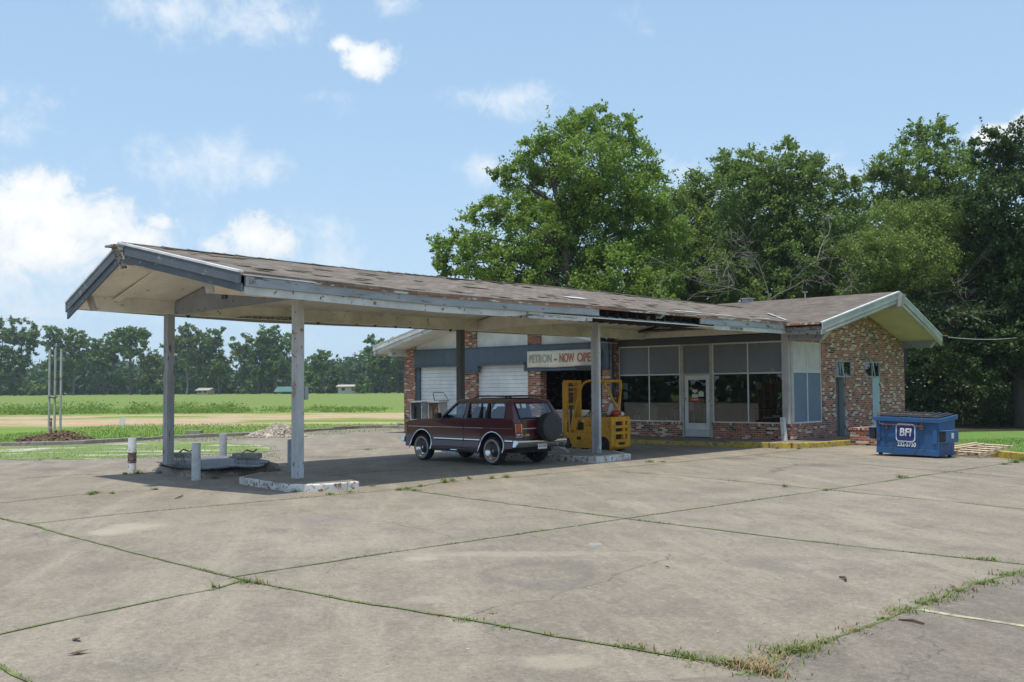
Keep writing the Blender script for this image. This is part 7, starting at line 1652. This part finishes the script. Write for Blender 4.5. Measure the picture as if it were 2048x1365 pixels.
base = t.mix(t.math('MULTIPLY', HZ, .62), sky.outputs[0], (.66*K,.77*K,.86*K))
base = t.mix(.5, base, (.40*K,.645*K,.92*K))
nz = t.noise(D, 11, 9, .62, .25); nzf = t.noise(D, 30, 8, .70, .4); nzl = t.noise(D, 3.2, 4, .55)
def cloud(blobs, amp, lo, hi, fine):
    f = None
    for (px, py, rx_, ry_, wgt) in blobs:
        c = ray(px, py).normalized(); k = rx_/ry_; r = rx_/2065
        sub = t.n('ShaderNodeVectorMath'); sub.operation = 'SUBTRACT'; t.l(D, sub.inputs[0]); sub.inputs[1].default_value = tuple(c)
        sca = t.n('ShaderNodeVectorMath'); sca.operation = 'MULTIPLY'; t.l(sub.outputs[0], sca.inputs[0]); sca.inputs[1].default_value = (1,1,k)
        ln = t.n('ShaderNodeVectorMath'); ln.operation = 'LENGTH'; t.l(sca.outputs[0], ln.inputs[0])
        v = t.math('MULTIPLY', t.math('SUBTRACT', 1.0, t.math('DIVIDE', ln.outputs['Value'], r)), wgt)
        f = v if f is None else t.math('MAXIMUM', f, v)
    n2 = t.math('ADD', t.math('MULTIPLY', t.math('SUBTRACT', nz, .5), amp), t.math('MULTIPLY', t.math('SUBTRACT', nzf, .5), fine))
    f = t.math('ADD', f, n2); mr = t.n('ShaderNodeMapRange'); mr.interpolation_type = 'SMOOTHSTEP'; t.l(f, mr.inputs[0]); mr.inputs[1].default_value = lo; mr.inputs[2].default_value = hi; return mr.outputs[0], f
soft, sf = cloud([(330,25,150,60,.8),(530,50,140,60,.8),(340,330,190,75,.9),(525,345,70,48,.8),(1010,195,160,50,1.0),(965,340,60,40,.7),(640,190,60,40,.5),(60,250,120,60,.5),(110,520,420,190,1.0),(520,520,260,130,.9),(1500,360,300,60,.45),(770,10,90,40,.6),(1290,40,70,40,.5)], 2.6, .0, 1.25, 2.0)
hard, hf = cloud([(105,375,95,60,1.0),(20,430,70,60,.9),(150,440,150,90,1.2),(90,490,200,80,1.1),(260,480,110,60,.9),(320,445,50,24,.8),(510,470,100,56,1.2),(560,490,60,55,1.0),(430,490,60,36,.8),(740,118,92,44,1.0),(680,90,36,26,.9),(1990,270,70,30,1.3),(2060,250,60,30,1.2)], 1.7, .05, .60, 1.9)
shade = t.ramp(t.math('ADD', t.math('MULTIPLY', hf, .7), t.math('MULTIPLY', nz, .5)), [(.15, (.64*K,.73*K,.81*K)), (.6, (.80*K,.845*K,.885*K)), (1.1, (1.0*K,1.0*K,.99*K))])
c = t.mix(t.math('MULTIPLY', soft, .78), base, (.80*K,.86*K,.91*K)); c = t.mix(t.math('MULTIPLY', hard, .93), c, shade)
t.l(c, bg.inputs['Color']); bg.inputs['Strength'].default_value = .12
sun = bpy.data.lights.new('sun', 'SUN'); sun.energy = 3.4; sun.angle = math.radians(.5); sun.color = (1.0,.955,.88)
so = bpy.data.objects.new('sun', sun); COL.objects.link(so); so.rotation_euler = SUN.to_track_quat('Z', 'Y').to_euler(); so.location = (0,0,60)
cam = bpy.data.cameras.new('camera'); cam.sensor_fit = 'HORIZONTAL'; cam.sensor_width = 36; cam.lens = 36*F; cam.clip_start = .1; cam.clip_end = 6000
co = bpy.data.objects.new('camera', cam); COL.objects.link(co); m = Matrix([list(r) for r in CAMR]).to_4x4(); m.translation = (0,0,EYE); co.matrix_world = m
sc.camera = co
sc.view_settings.view_transform = 'Standard'; sc.view_settings.look = 'None'; sc.view_settings.gamma = 1; sc.view_settings.exposure = 0.36
sc.render.engine = 'CYCLES'
cy_ = sc.cycles; cy_.use_denoising = True; cy_.max_bounces = 8; cy_.diffuse_bounces = 4; cy_.glossy_bounces = 4; cy_.transparent_max_bounces = 12; cy_.transmission_bounces = 4; cy_.sample_clamp_indirect = 6; cy_.caustics_reflective = False; cy_.caustics_refractive = False
